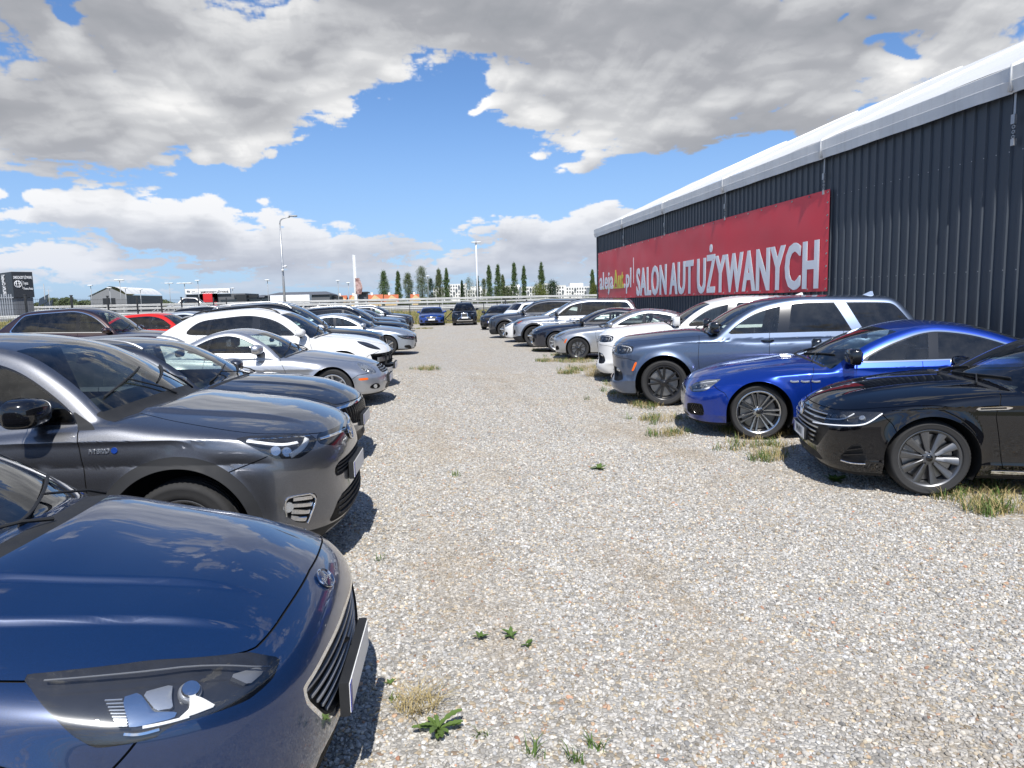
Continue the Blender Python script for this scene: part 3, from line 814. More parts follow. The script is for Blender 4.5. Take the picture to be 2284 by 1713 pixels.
        for it in c.get('sidereg', []):
            nm, pl = it[0], rnd(it[1], *(it[2] if len(it) > 2 else (2, .2)))
            S.mark(nm, lambda s, y, z: poly_sd(s, z, pl), side, painted+['panel_gap', 'cladding', 'window_seal', 'window_trim', 'side_window'])
        # wheel openings
        for (ws, wz) in (B.wf, B.wb_):
            S.mark('void', lambda s, y, z: np.hypot(s-ws, (z-wz)*np.where(z < wz, .5, 1))-B.Ra, lambda C, n: (C[:, 1] > hw*.62) & (C[:, 2] < wz+B.Ra+.02))
    def emit_all(self):
        c, S, B = self.c, self.S, self.B
        P = self.paint; blk = M['black_gloss']
        both = {'body': P, 'hood': c.get('hoodmat', P), 'underbody': M['under'], 'front_bumper': P, 'cladding': M['plastic'], 'windscreen': M['glass'], 'rear_window': M[c.get('rglass', 'glass_dark')], 'sunroof': M['black_gloss'], 'cowl_panel': M['plastic']}
        for n, m in both.items():
            nm = {'windscreen': 'windscreen', 'body': 'body'}.get(n, n)
            self.emit(nm, S.part(n), m, 'both')
        self.emit('panel_gap', S.part('panel_gap'), M['gap'], 'both', off=-.008)
        self.fdoor = self.emit('front_door', S.part('front_door'), P, 'pair')
        self.rdoor = self.emit('rear_door', S.part('rear_door'), P, 'pair')
        self.emit('window_trim', S.part('window_trim'), M['chrome'], 'pair', off=.003)
        self.emit('window_seal', S.part('window_seal'), blk, 'pair')
        # side windows: one pane each between the pillars
        h = S.part('side_window')
        if h is not None:
            V, T, N = h; C = V[T].mean(1); k = np.zeros(len(T), int)
            for sb, sl, zb_ in sorted(self.split_win): k += C[:, 0] > sb+sl*(C[:, 2]-zb_)
            for j in np.unique(k):
                t = T[k == j]; u, inv = np.unique(t, return_inverse=True)
                self.emit('side_window', (V[u], inv.reshape(-1, 3), N[u]), M['glass' if j <= c.get('clear', 0) else 'glass_dark'], 'pair')
        self.grille_parts = {}
        for n in S.names:
            if n in both or n in ('void', 'panel_gap', 'front_door', 'rear_door', 'window_trim', 'window_seal', 'side_window'): continue
            h = S.part(n)
            if h is None: continue
            if n == 'headlight':
                lens = self.emit('headlight', h, M['lens'], 'pair')
                self.lens = lens
                self.bowl('lamp_housing', h, M[c.get('lampmat', 'lamp_dark')], 'pair', lens, c.get('lampdepth', .05))
                continue
            if n in ('grille', 'lower_grille', 'side_intake'):
                g = self.bowl(n, h, M['grille'], 'pair' if n == 'side_intake' else 'both', None, c.get('grdepth', .05)); self.grille_parts[n] = g
                continue
            mat = {'grille_trim': 'chrome', 'front_trim': 'black_gloss', 'lamp_surround': 'black_gloss', 'side_marker': 'amber', 'taillight': 'red_lens', 'skid': 'satin', 'fender_vent': 'chrome', 'mirror_corner': 'plastic', 'number_plate': 'plate'}.get(n, 'black_gloss')
            self.emit(n, h, M[mat], 'both' if n in ('grille_trim', 'front_trim', 'skid') else 'pair', off=.002 if n in ('side_marker', 'fender_vent') else None)
        # wheel wells
        for (ws, wz) in (B.wf, B.wb_):
            g = Geo()
            th = np.linspace(-.5, np.pi+.5, 26); Ra = B.Ra+.012
            yo = B.side_y(ws+Ra*np.cos(th), np.maximum(wz+Ra*np.sin(th), .2))-.012; yi = B.hw-.36
            Vw = []
            for t, y in zip(th, yo):
                x, z = ws+Ra*np.cos(t), wz+Ra*np.sin(t); Vw += [(x, max(y, yi+.05), z), (x, yi, z), (ws, yi, wz)]
            g.add(Vw, quads_grid(26, 3))
            self.add('wheel_well', g, M['under'], auto=None)
        for k, (ws, wz) in enumerate((B.wf, B.wb_)):
            y = self.c['W']/2-c.get('tw', .23)/2-c.get('wheel_in', .035)
            for sd in (1, -1): wheel(self.root, self.L/2-ws, sd*y, c, sd)
    def bowl(self, name, h, mat, mode, parent, depth):
        V, T, N = h
        e = np.sort(np.concatenate([T[:, [0, 1]], T[:, [1, 2]], T[:, [2, 0]]]), 1)
        u, n = np.unique(e, axis=0, return_counts=True); b = u[n == 1]
        if mode == 'both': b = b[~((V[b[:, 0], 1] < 1e-6) & (V[b[:, 1], 1] < 1e-6))]
        bp = V[np.unique(b)]
        d = np.sqrt(((V[:, None, :]-bp[None])**2).sum(-1)).min(1)
        dep = depth*(1-np.exp(-d/.012)); dep[np.unique(b)] = .0005
        return self.emit(name, (V-N*dep[:, None], T, N), mat, mode, parent)
    # ---- pieces placed on the surface
    def on_wrap(self, pts):
        p = np.array(pts, float); P = self.B.wrap(p[:, 0], p[:, 1]); return P, self.B.grad(P)
    def strip(self, name, pts, w, h, mat, parent=None, n=2, off=0., kind='wrap', both=True, bev=.25):
        p = crv(pts, n) if n else np.array(pts, float)
        if kind == 'wrap': P, N = self.on_wrap(p)
        elif kind == 'front': P = np.stack([self.B.front_s(p[:, 0], p[:, 1]), p[:, 0], p[:, 1]], -1); N = self.B.grad(P)
        elif kind == 'side': P = np.stack([p[:, 0], self.B.side_y(p[:, 0], p[:, 1]), p[:, 1]], -1); N = self.B.grad(P)
        else: P = np.stack([p[:, 0], p[:, 1], self.B.top_z(p[:, 0], p[:, 1])], -1); N = self.B.grad(P)
        g = Geo(); g.sweep(P+N*off, N, w, h, bev=bev)
        return self.add(name, g, M[mat] if isinstance(mat, str) else mat, parent, both)
    def slats(self, name, zs, a1, depth, th, mat, parent=None, n=15, deep=.02, curve=None):
        """horizontal bars of a grille from side to side, each a part"""
        for i, z in enumerate(zs):
            a = a1(z) if callable(a1) else a1
            y = np.linspace(-a, a, n); zz = z+(curve(y) if curve else 0*y)
            P = np.stack([self.B.front_s(np.abs(y), zz), y, zz], -1); N = self.B.grad(np.stack([P[:, 0], np.abs(y), P[:, 2]], -1)); N[:, 1] *= np.sign(y)+(y == 0)
            g = Geo(); g.sweep(P-N*deep, N, th, depth); self.add(name, g, M[mat], parent, False)
    def disc(self, name, P, N, r, h, mat, parent=None, sx=1.0, both=False):
        N = np.array(N, float)/np.linalg.norm(N); t = np.cross([0, 0, 1.], N); t /= np.linalg.norm(t); b = np.cross(N, t)
        g = Geo(); th = np.linspace(0, 2*np.pi, 29)[:-1]; V = []
        for rr_, hh in ((r, 0), (r, h*.7), (r*.93, h), (r*.01, h)): V += [np.array(P)+N*hh+rr_*(np.cos(a)*t*sx+np.sin(a)*b) for a in th]
        F = quads_grid(4, 28, closed_v=True); g.add(V, F); return self.add(name, g, M[mat], parent, both)
    def frame_at(self, P, N, up=(0, 0, 1)):
        """matrix whose z is the outward normal, in local coordinates, for lettering"""
        P = self.loc(np.array(P)); N = self.locn(np.array(N)); N = N/np.linalg.norm(N)
        x = np.cross(up, N); x /= np.linalg.norm(x); y = np.cross(N, x)
        return Matrix(((x[0], y[0], N[0], P[0]), (x[1], y[1], N[1], P[1]), (x[2], y[2], N[2], P[2]), (0, 0, 0, 1)))
    def lettering(self, name, text, P, N, size, mat, sx=1., bold=0., up=(0, 0, 1), ext=.0015, shear=0, parent=None):
        me = text_mesh(text, size, sx, bold, ext, shear, M[mat])
        o = link(name, me, parent or self.root); o.matrix_local = self.frame_at(P, N, up); return o
    def trim(self):
        c, B = self.c, self.B; L = self.L
        # mirrors
        mi = c.get('mirror')
        if mi:
            s, z, kind, mm = mi[:4]; y = float(B.side_y(np.array([s]), np.array([z-.04]))[0]); yo = mi[4] if len(mi) > 4 else .15
            base = mirror_mesh(kind)
            for sd in (1, -1):
                g = mirror_mesh(kind); g.xf(lambda V: V*[1, sd, 1]+np.array([L/2-s, sd*(y+yo), z]))
                if sd < 0: g.f = [f[::-1] for f in g.f]
                o = link('mirror', g.mesh('mirror', self.paint if mm == 'paint' else M[mm], auto=50), self.root)
                g = Geo(); g.add([(L/2-s-.062, sd*(y+yo-.10), z-.06), (L/2-s-.062, sd*(y+yo+.10), z-.055), (L/2-s-.062, sd*(y+yo+.10), z+.06), (L/2-s-.062, sd*(y+yo-.10), z+.065)], [(0, 1, 2, 3)])
                link('mirror_glass', g.mesh('mirror_glass', M['mirror'], False), o)
                g = Geo(); g.tube([(L/2-s-.0, sd*(y-.03), z-.075), (L/2-s+.0, sd*(y+.03), z-.075), (L/2-s-.0, sd*(y+yo-.02), z-.06)], [.03, .028, .03], 8)
                link('mirror_arm', g.mesh('mirror_arm', M['plastic']), o)
        if self.lod > 0:
            for (s, z) in c.get('handles', []):
                ss = np.linspace(s-.10, s+.10, 9); y = B.side_y(ss, 0*ss+z); P = np.stack([ss, y, 0*ss+z], -1); N = B.grad(P)
                lift = .032*(1-((ss-s)/.10)**4)
                g = Geo(); g.sweep(P+N*(lift-.008)[:, None], N, .026, .014)
                par = self.fdoor if s < c['doors'][1][0][0] or not self.rdoor else self.rdoor
                self.add('door_handle', g, M[c.get('handlemat', '')] if c.get('handlemat') else self.paint, par)
        # roof rails
        rr_ = c.get('rails')
        if rr_:
            s0, s1, mat, ht = rr_; ss = np.linspace(s0, s1, 26); y = B.WG(ss, B.G(ss)-.06)-.10; zz = B.top_z(ss, y)
            up_ = ht*np.clip(np.minimum(ss-s0, s1-ss)/.16, 0, 1)**.5
            P = np.stack([ss, y, zz+up_-.012], -1); N = np.tile([0, .1, 1.], (26, 1)); g = Geo(); g.sweep(P, N, .032, .026)
            self.add('roof_rail', g, M[mat])
        sp = c.get('spoiler')
        if sp:
            s, mt_ = sp; y = np.linspace(-.58, .58, 15); z = B.top_z(0*y+s-.05, np.abs(y)); g = Geo(); V = []
            for yy, zz in zip(y, z): V += [(s-.12, yy, zz-.005), (s-.02, yy, zz+.012), (s+.13-.12*yy*yy, yy, zz-.01), (s+.13-.12*yy*yy, yy, zz-.035), (s-.05, yy, zz-.05)]
            g.add(V, list(quads_grid(15, 5, closed_v=True))+[(0, 1, 2, 3, 4), (74, 73, 72, 71, 70)]); self.add('rear_spoiler', g, self.paint if mt_ == 'paint' else M[mt_], both=False, auto=40)
        an = c.get('antenna')
        if an:
            s = an; z = float(B.top_z(np.array([s]), np.array([0.]))[0]); g = Geo()
            g.add([(s+.10, -.025, z-.01), (s+.10, .025, z-.01), (s-.10, .02, z-.01), (s-.10, -.02, z-.01), (s+.085, 0, z+.06), (s+.05, 0, z+.06)], [(0, 1, 4), (1, 2, 5, 4), (2, 3, 5), (3, 0, 4, 5), (0, 3, 2, 1)])
            self.add('roof_antenna', g, self.paint, both=False)
        # wipers and cowl
        if self.lod > 0:
            b0 = c['ws'][0]
            for (y0, y1) in (((-.62, .02), (.0, .64)) if self.lod > 1 else ((-.6, .0), (.02, .62))):
                yy = np.linspace(y0, y1, 9); ss = b0+.26*yy*yy+.05+.14*(yy-y0)/(y1-y0); ss = ss+.03
                zz = B.top_z(ss, np.abs(yy)); P = np.stack([ss, yy, zz], -1); N = B.grad(np.stack([ss, np.abs(yy), zz], -1)); N[:, 1] *= np.sign(yy)
                g = Geo(); g.sweep(P, N, .006, .014); g.sweep(P+N*.012, N, .013, .008)
                p = P[4]+N[4]*.02; q = np.array([b0+.26*y1*y1-.05, y1-.02, float(B.top_z(np.array([b0+.26*y1*y1-.05]), np.array([abs(y1-.02)]))[0])+.012])
                g.tube([q, q+(p-q)*.3+np.array([0, 0, .014]), p], [.009, .007, .006], 6)
                self.add('wiper', g, M['plastic'], both=False)
        # inside
        if c.get('inside', self.lod > 0):
            sx = c['ws'][1]+c.get('seat_dx', .18); zf = float(B.G(np.array([sx+.2]))[0])-c.get('seat_h', 1.20)
            sm, hm = shared('seat', seat_mesh), shared('head', headrest_mesh)
            rows = [sx, sx+.84] if c['doors'][2] else [sx]
            for i, s in enumerate(rows):
                for sd in (1, -1):
                    o = link('seat', sm, self.root, (L/2-s, sd*.37, min(zf, float(B.G(np.array([s+.55]))[0])-1.14))); link('headrest', hm, o)
            o = link('steering_wheel', shared('stw', wheel_rim_mesh), self.root, (L/2-sx+.50, .37, zf+.47)); o.rotation_euler = (0, .42, 0)
            b0 = c['ws'][0]; zc = float(B.G(np.array([b0]))[0]); g = Geo(); hwd = B.hw-.20
            for_ = []
            yy = np.linspace(-hwd, hwd, 13)
            for y in yy:
                s_ = b0+.26*y*y
                for ds, z in ((.06, zc-.10), (.14, zc-.02), (.45, zc-.02), (.62, zc-.06), (.66, zc-.16), (.62, zc-.45)): for_.append((s_+ds if ds < .3 else b0+ds, y, z))
            g.add(for_, quads_grid(13, 6)); self.add('dashboard', g, M['trim'], both=False)
            g = Geo(); g.ell((c['ws'][1]-.08, 0, float(B.top_z(np.array([c['ws'][1]-.08]), np.array([0.]))[0])-.10), (.02, .12, .04), .6, 14, 8); self.add('interior_mirror', g, M['trim'], both=False)
        p = c.get('plate')
        if p:
            z = p; s = float(B.front_s(np.array([.0]), np.array([z]))[0]); s = min(s, float(B.front_s(np.array([.22]), np.array([z]))[0]))-.03
            g = Geo(); g.box((s, -.27, z-.065), (s+.035, .27, z+.065)); o = self.add('number_plate', g, M['plastic'], both=False)[0]
            g = Geo(); g.box((s-.004, -.26, z-.056), (s+.002, .26, z+.056)); g2 = self.add('plate_sheet', g, M['plate'], o, False)[0]
            g = Geo(); g.box((s-.006, -.26, z-.055), (s-.003, -.222, z+.055)); self.add('country_band', g, M['plate_blue'], o, False)
            self.plate = (o, s, z)
            if 'plate_text' in c:
                t = self.lettering('plate_text', c['plate_text'], (s-.005, .018, z), (-1, 0, 0), .098, 'black_flat', sx=.62, ext=.0008, parent=o)
        fx = c.get('extra')
        if fx: fx(self)
def text_mesh(text, size, sx=1., bold=0., ext=.002, shear=0., mat=None, align='CENTER', spacing=1.):
    cu = bpy.data.curves.new('lettering', 'FONT'); cu.body = text; cu.size = size; cu.offset = bold; cu.extrude = ext; cu.shear = shear
    cu.align_x = align; cu.align_y = 'CENTER'; cu.space_character = spacing; cu.resolution_u = 3
    o = bpy.data.objects.new('lettering', cu); COL.objects.link(o)
    dg = bpy.context.evaluated_depsgraph_get(); me = bpy.data.meshes.new_from_object(o.evaluated_get(dg))
    bpy.data.objects.remove(o); bpy.data.curves.remove(cu)
    if sx != 1: me.transform(Matrix.Diagonal((sx, 1, 1, 1)))
    me.materials.clear()
    if mat: me.materials.append(mat)
    return me
# ============================================================ setting
def rise(x):                     # the lot climbs a little towards its left side
    return .022*np.maximum(0, -np.asarray(x, float)-2.0)
def gz(x, y):                    # height of the lot: a low swell under the middle of the left row
    x = np.asarray(x, float); y = np.asarray(y, float); t = np.clip((2.2-x)/3.0, 0, 1); t = t*t*(3-2*t)
    return rise(x)*.6+.19*t*np.exp(-((y-13)/np.where(y < 13, 5., 10.))**2)
def struct(name, me, parent=None):
    o = link(name, me, parent); o['kind'] = 'structure'; return o
def stuff(name, me):
    o = link(name, me); o['kind'] = 'stuff'; return o
def thing(name, label, cat, loc=(0, 0, 0), rz=0, group=None):
    o = link(name, None, None, loc, rz); tag(o, label, cat, group); return o

# ---- materials of the setting
def mat_gravel():
    m, t, o = new_mat('gravel'); P = t.n('ShaderNodeNewGeometry').outputs['Position']
    v = t.n('ShaderNodeTexVoronoi', i={'Vector': P, 'Scale': 42., 'Randomness': 1.}); d = t.n('ShaderNodeTexVoronoi', feature='DISTANCE_TO_EDGE', i={'Vector': P, 'Scale': 42.})
    rnd_ = t.n('ShaderNodeSeparateColor', i={0: v.outputs['Color']}).outputs[0]
    c = t.ramp(rnd_, [(0., (.22, .208, .185)), (.30, (.345, .328, .295)), (.60, (.42, .40, .36)), (.85, (.50, .475, .43)), (1., (.62, .595, .545))])
    tint = t.ramp(t.n('ShaderNodeSeparateColor', i={0: v.outputs['Color']}).outputs[1], [(0., (1., 1., 1.)), (.80, (1., 1., 1.)), (.88, (1.05, .93, .74)), (.96, (1.05, .90, .70)), (1., (1.0, .68, .52))])
    c = t.mix(1., c, tint, blend='MULTIPLY')
    big = t.noise(P, .35, 5, .6); mid = t.noise(P, 1.6, 6, .65)
    trk = t.noise(t.vm('MULTIPLY', P, (1., .22, 1.)), .75, 4, .55); dirt = t.mapr(t.m('ADD', t.m('ADD', t.m('MULTIPLY', big, .45), t.m('MULTIPLY', mid, .30)), t.m('MULTIPLY', trk, .45)), .57, .74, 0., .9, True)
    fine = t.noise(P, 260., 3, .6)
    sand = t.mix(fine, (.30, .25, .185), (.46, .395, .305))
    c = t.mix(t.m('MULTIPLY', dirt, t.mapr(rnd_, .2, .8, 1., .35)), c, sand)
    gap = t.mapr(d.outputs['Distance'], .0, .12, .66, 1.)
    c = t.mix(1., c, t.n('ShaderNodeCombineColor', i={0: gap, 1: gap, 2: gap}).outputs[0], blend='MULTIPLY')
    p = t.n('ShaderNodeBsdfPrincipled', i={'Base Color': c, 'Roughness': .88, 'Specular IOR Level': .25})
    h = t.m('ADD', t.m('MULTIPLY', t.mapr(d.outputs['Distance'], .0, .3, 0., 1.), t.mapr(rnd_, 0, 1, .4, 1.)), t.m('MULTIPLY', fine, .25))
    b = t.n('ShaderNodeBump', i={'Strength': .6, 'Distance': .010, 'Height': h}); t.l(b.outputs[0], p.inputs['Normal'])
    t.l(p.outputs[0], o.inputs[0]); return m
mat_gravel()
def mat_stone():
    m, t, o = new_mat('stone'); r = t.n('ShaderNodeObjectInfo').outputs['Random']
    tc = t.n('ShaderNodeTexCoord').outputs['Object']
    w = t.n('ShaderNodeTexWhiteNoise', noise_dimensions='1D', i={'W': t.m('MULTIPLY', r, 917.3)}).outputs[0]
    c = t.ramp(r, [(0., (.20, .192, .178)), (.14, (.325, .308, .28)), (.45, (.43, .41, .37)), (.78, (.52, .495, .45)), (1., (.66, .64, .595))])
    tint = t.ramp(w, [(0., (.93, .97, 1.04)), (.40, (1., 1., 1.01)), (.82, (1.01, .99, .95)), (.91, (1.03, .93, .76)), (.97, (1.0, .84, .62)), (1., (.92, .50, .36))])
    c = t.mix(1., c, tint, blend='MULTIPLY'); n = t.noise(tc, 1.6, 4, .6); P = t.n('ShaderNodeObjectInfo').outputs['Location']
    dirt = t.mapr(t.m('ADD', t.m('ADD', t.m('MULTIPLY', t.noise(P, .35, 5, .6), .45), t.m('MULTIPLY', t.noise(P, 1.6, 6, .65), .30)), t.m('MULTIPLY', t.noise(t.vm('MULTIPLY', P, (1., .22, 1.)), .75, 4, .55), .45)), .57, .74, 0., .82, True)
    c = t.mix(dirt, c, t.mix(r, (.22, .19, .15), (.42, .36, .28)))
    c = t.mix(1., c, t.ramp(n, [(.25, .78), (.75, 1.12)]), blend='MULTIPLY')
    p = t.n('ShaderNodeBsdfPrincipled', i={'Base Color': c, 'Roughness': .82, 'Specular IOR Level': .3}); t.l(p.outputs[0], o.inputs[0])
mat_stone()
def mat_cladding():
    m, t, o = new_mat('wall_sheet'); P = t.n('ShaderNodeNewGeometry').outputs['Position']
    n = t.noise(t.vm('MULTIPLY', P, (1., 1., .25)), 1.7, 6, .62)
    c = t.mix(t.mapr(n, .35, .7), (.040, .050, .064), (.055, .065, .080))
    p = t.n('ShaderNodeBsdfPrincipled', i={'Base Color': c, 'Roughness': t.mapr(n, .3, .7, .36, .5), 'Specular IOR Level': .45})
    b = t.n('ShaderNodeBump', i={'Strength': .12, 'Distance': .02, 'Height': t.noise(P, 2.2, 3)}); t.l(b.outputs[0], p.inputs['Normal'])
    t.l(p.outputs[0], o.inputs[0])
mat_cladding()
def mat_pvc():
    m, t, o = new_mat('white_membrane'); P = t.n('ShaderNodeNewGeometry').outputs['Position']
    st = t.noise(t.vm('MULTIPLY', P, (1., 6., .5)), 1.1, 6, .65)
    c = t.mix(t.mapr(st, .48, .78, 0., .8), (.66, .66, .645), (.54, .535, .51))
    p = t.n('ShaderNodeBsdfPrincipled', i={'Base Color': c, 'Roughness': .42, 'Specular IOR Level': .4})
    b = t.n('ShaderNodeBump', i={'Strength': .25, 'Distance': .05, 'Height': t.noise(P, .9, 4)}); t.l(b.outputs[0], p.inputs['Normal'])
    t.l(p.outputs[0], o.inputs[0])
mat_pvc()
simple('banner_red', (.68, .040, .060), .48, noise=(.7, .06)); simple('banner_white', (.80, .81, .83), .5); simple('banner_yellow', (.62, .56, .06), .5); simple('banner_dark', (.012, .014, .02), .5)
simple('galv', (.42, .43, .44), .45, .6, noise=(6, .15)); simple('zinc', (.50, .50, .48), .6, .2, noise=(3, .15)); simple('dark_steel', (.035, .037, .04), .55, .3); simple('lamp_grey_paint', (.30, .31, .32), .5)
simple('asphalt', (.20, .195, .185), .9, noise=(.6, .12)); simple('concrete', (.42, .41, .38), .85, noise=(1.5, .15)); simple('white_render', (.74, .73, .70), .85, noise=(.4, .05)); simple('window_dark', (.035, .045, .055), .12); simple('roof_tile', (.42, .12, .05), .8, noise=(.8, .2)); simple('yellow_render', (.62, .46, .24), .85)
simple('grey_sheet', (.10, .105, .115), .55); simple('grey_sheet_light', (.20, .205, .215), .55); simple('sign_black', (.022, .024, .028), .45); simple('sign_white', (.80, .80, .80), .45); simple('sign_red', (.58, .02, .025), .45); simple('soil', (.20, .17, .12), .95, noise=(2, .25)); simple('balcony', (.10, .11, .12), .5)
def mat_grass(name, a, b, sc=6.):
    m, t, o = new_mat(name); P = t.n('ShaderNodeNewGeometry').outputs['Position']; n = t.noise(P, sc, 6, .7)
    c = t.mix(t.mapr(n, .3, .7), a, b); p = t.n('ShaderNodeBsdfPrincipled', i={'Base Color': c, 'Roughness': .85, 'Specular IOR Level': .2}); t.l(p.outputs[0], o.inputs[0])
mat_grass('field', (.075, .085, .03), (.14, .13, .055), .8); mat_grass('dry_grass', (.30, .23, .10), (.42, .34, .17), 3.); mat_grass('verge', (.16, .155, .045), (.26, .22, .085), .9)
def mat_leaf(name, a, b):
    m, t, o = new_mat(name); P = t.n('ShaderNodeNewGeometry').outputs['Position']; n = t.noise(P, .9, 3, .6); n2 = t.n('ShaderNodeTexWhiteNoise', i={0: t.vm('SNAP', P, (.35, .35, .35))}).outputs[0]
    c = t.mix(t.m('ADD', t.m('MULTIPLY', n, .55), t.m('MULTIPLY', n2, .45)), a, b)
    d = t.n('ShaderNodeBsdfPrincipled', i={'Base Color': c, 'Roughness': .6, 'Specular IOR Level': .3}); tr = t.n('ShaderNodeBsdfTranslucent', i={'Color': c})
    x = t.n('ShaderNodeMixShader', i={0: .25, 1: d.outputs[0], 2: tr.outputs[0]}); t.l(x.outputs[0], o.inputs[0])
mat_leaf('leaf_poplar', (.07, .12, .04), (.15, .21, .085)); mat_leaf('leaf_loose', (.10, .135, .06), (.19, .22, .11)); mat_leaf('leaf_lime', (.10, .13, .025), (.20, .22, .06)); mat_leaf('leaf_dark', (.022, .050, .018), (.055, .09, .035)); mat_leaf('weed', (.07, .13, .025), (.15, .22, .06))
simple('bark', (.09, .075, .06), .9, noise=(4, .3))

# ---- ground
def ground():
    g = Geo(); n = 40
    g.add([(-3000, -400, -.45), (3000, -400, -.45), (3000, 5000, -.45), (-3000, 5000, -.45)], [(0, 1, 2, 3)])
    struct('ground', g.mesh('ground', M['field'], False, fix=False))
    xs = np.concatenate([np.linspace(-60, -2, 30), np.linspace(-1.5, 13, 30), np.linspace(14, 30, 6)]); ys = np.concatenate([np.linspace(-14, 12, 53), np.linspace(13, 57.5, 46)])
    X, Y = np.meshgrid(xs, ys, indexing='ij')
    Z = gz(X, Y)+.012*value_noise(X*.7, Y*.7, 0*X+.5, 3)+.006*value_noise(X*2.1, Y*2.1, 0*X+.5, 4)-.010
    g = Geo(); g.add(np.stack([X, Y, Z], -1).reshape(-1, 3), [f[::-1] for f in quads_grid(len(xs), len(ys))]); struct('gravel_lot', g.mesh('gravel_lot', M['gravel'], True))
ground()
ROADY0, ROADY1 = 66., 96.
def road():
    # verge between the lot and the road, then the road rising towards its far barrier
    g = Geo(); xs = np.linspace(-160, 160, 161); prof = [(57.3, -.12), (58.5, -.02), (61, .10), (64., .55), (65.6, .86)]
    V = [];
    for x in xs:
        for y, z in prof: V.append((x, y, z+float(rise(x))*.0+.05*math.sin(x*.7+y)*(y < 65)-.003*x*(y-57)/9))
    g.add(V, [f[::-1] for f in quads_grid(len(xs), len(prof))]); struct('verge', g.mesh('verge', M['verge']))
    g = Geo(); zz = lambda x: -.003*x
    V = []
    for x in (-400, -160, -80, 0, 80, 160, 400):
        for y, z in ((65.6, .84), (66, .93), (96.5, 1.30), (97.5, 1.2), (112, .2)): V.append((x, y, z+zz(x)))
    g.add(V, [f[::-1] for f in quads_grid(7, 5)]); struct('road', g.mesh('road', M['asphalt'], False))
    # barriers: each one a thing, its beams and posts parts
    for nm, lab, y, zb, h, two in (('guard_rail', 'galvanised double-beam crash barrier along the far edge of the raised road', 96., 1.28, .92, True), ('guard_rail', 'low galvanised crash barrier on the near edge of the road above the verge', 66.2, .93, .42, False)):
        r = thing(nm, lab, 'crash barrier', (0, y, zb))
        x0, x1 = -110, 64
        W_ = [(-.02, 0), (.03, .05), (.03, .09), (-.02, .14), (.03, .19), (.03, .23), (-.02, .28)]
        for zt in ((h, h-.42) if two else (h,)):
            g = Geo(); V = [(x, -.06-a, zt-.28+b+zz(x)) for x in np.linspace(x0, x1, 12) for a, b in W_]; g.add(V, quads_grid(12, 7)); link('beam', g.mesh('beam', M['zinc'], False), r)
        pm = Geo(); pm.box((-.05, -.04, -.1), (.05, .06, h)); pm = pm.mesh('post', M['zinc'], False)
        for x in np.arange(x0, x1, 2.0 if two else 4.0): link('post', pm, r, (x, 0, zz(x)))
road()

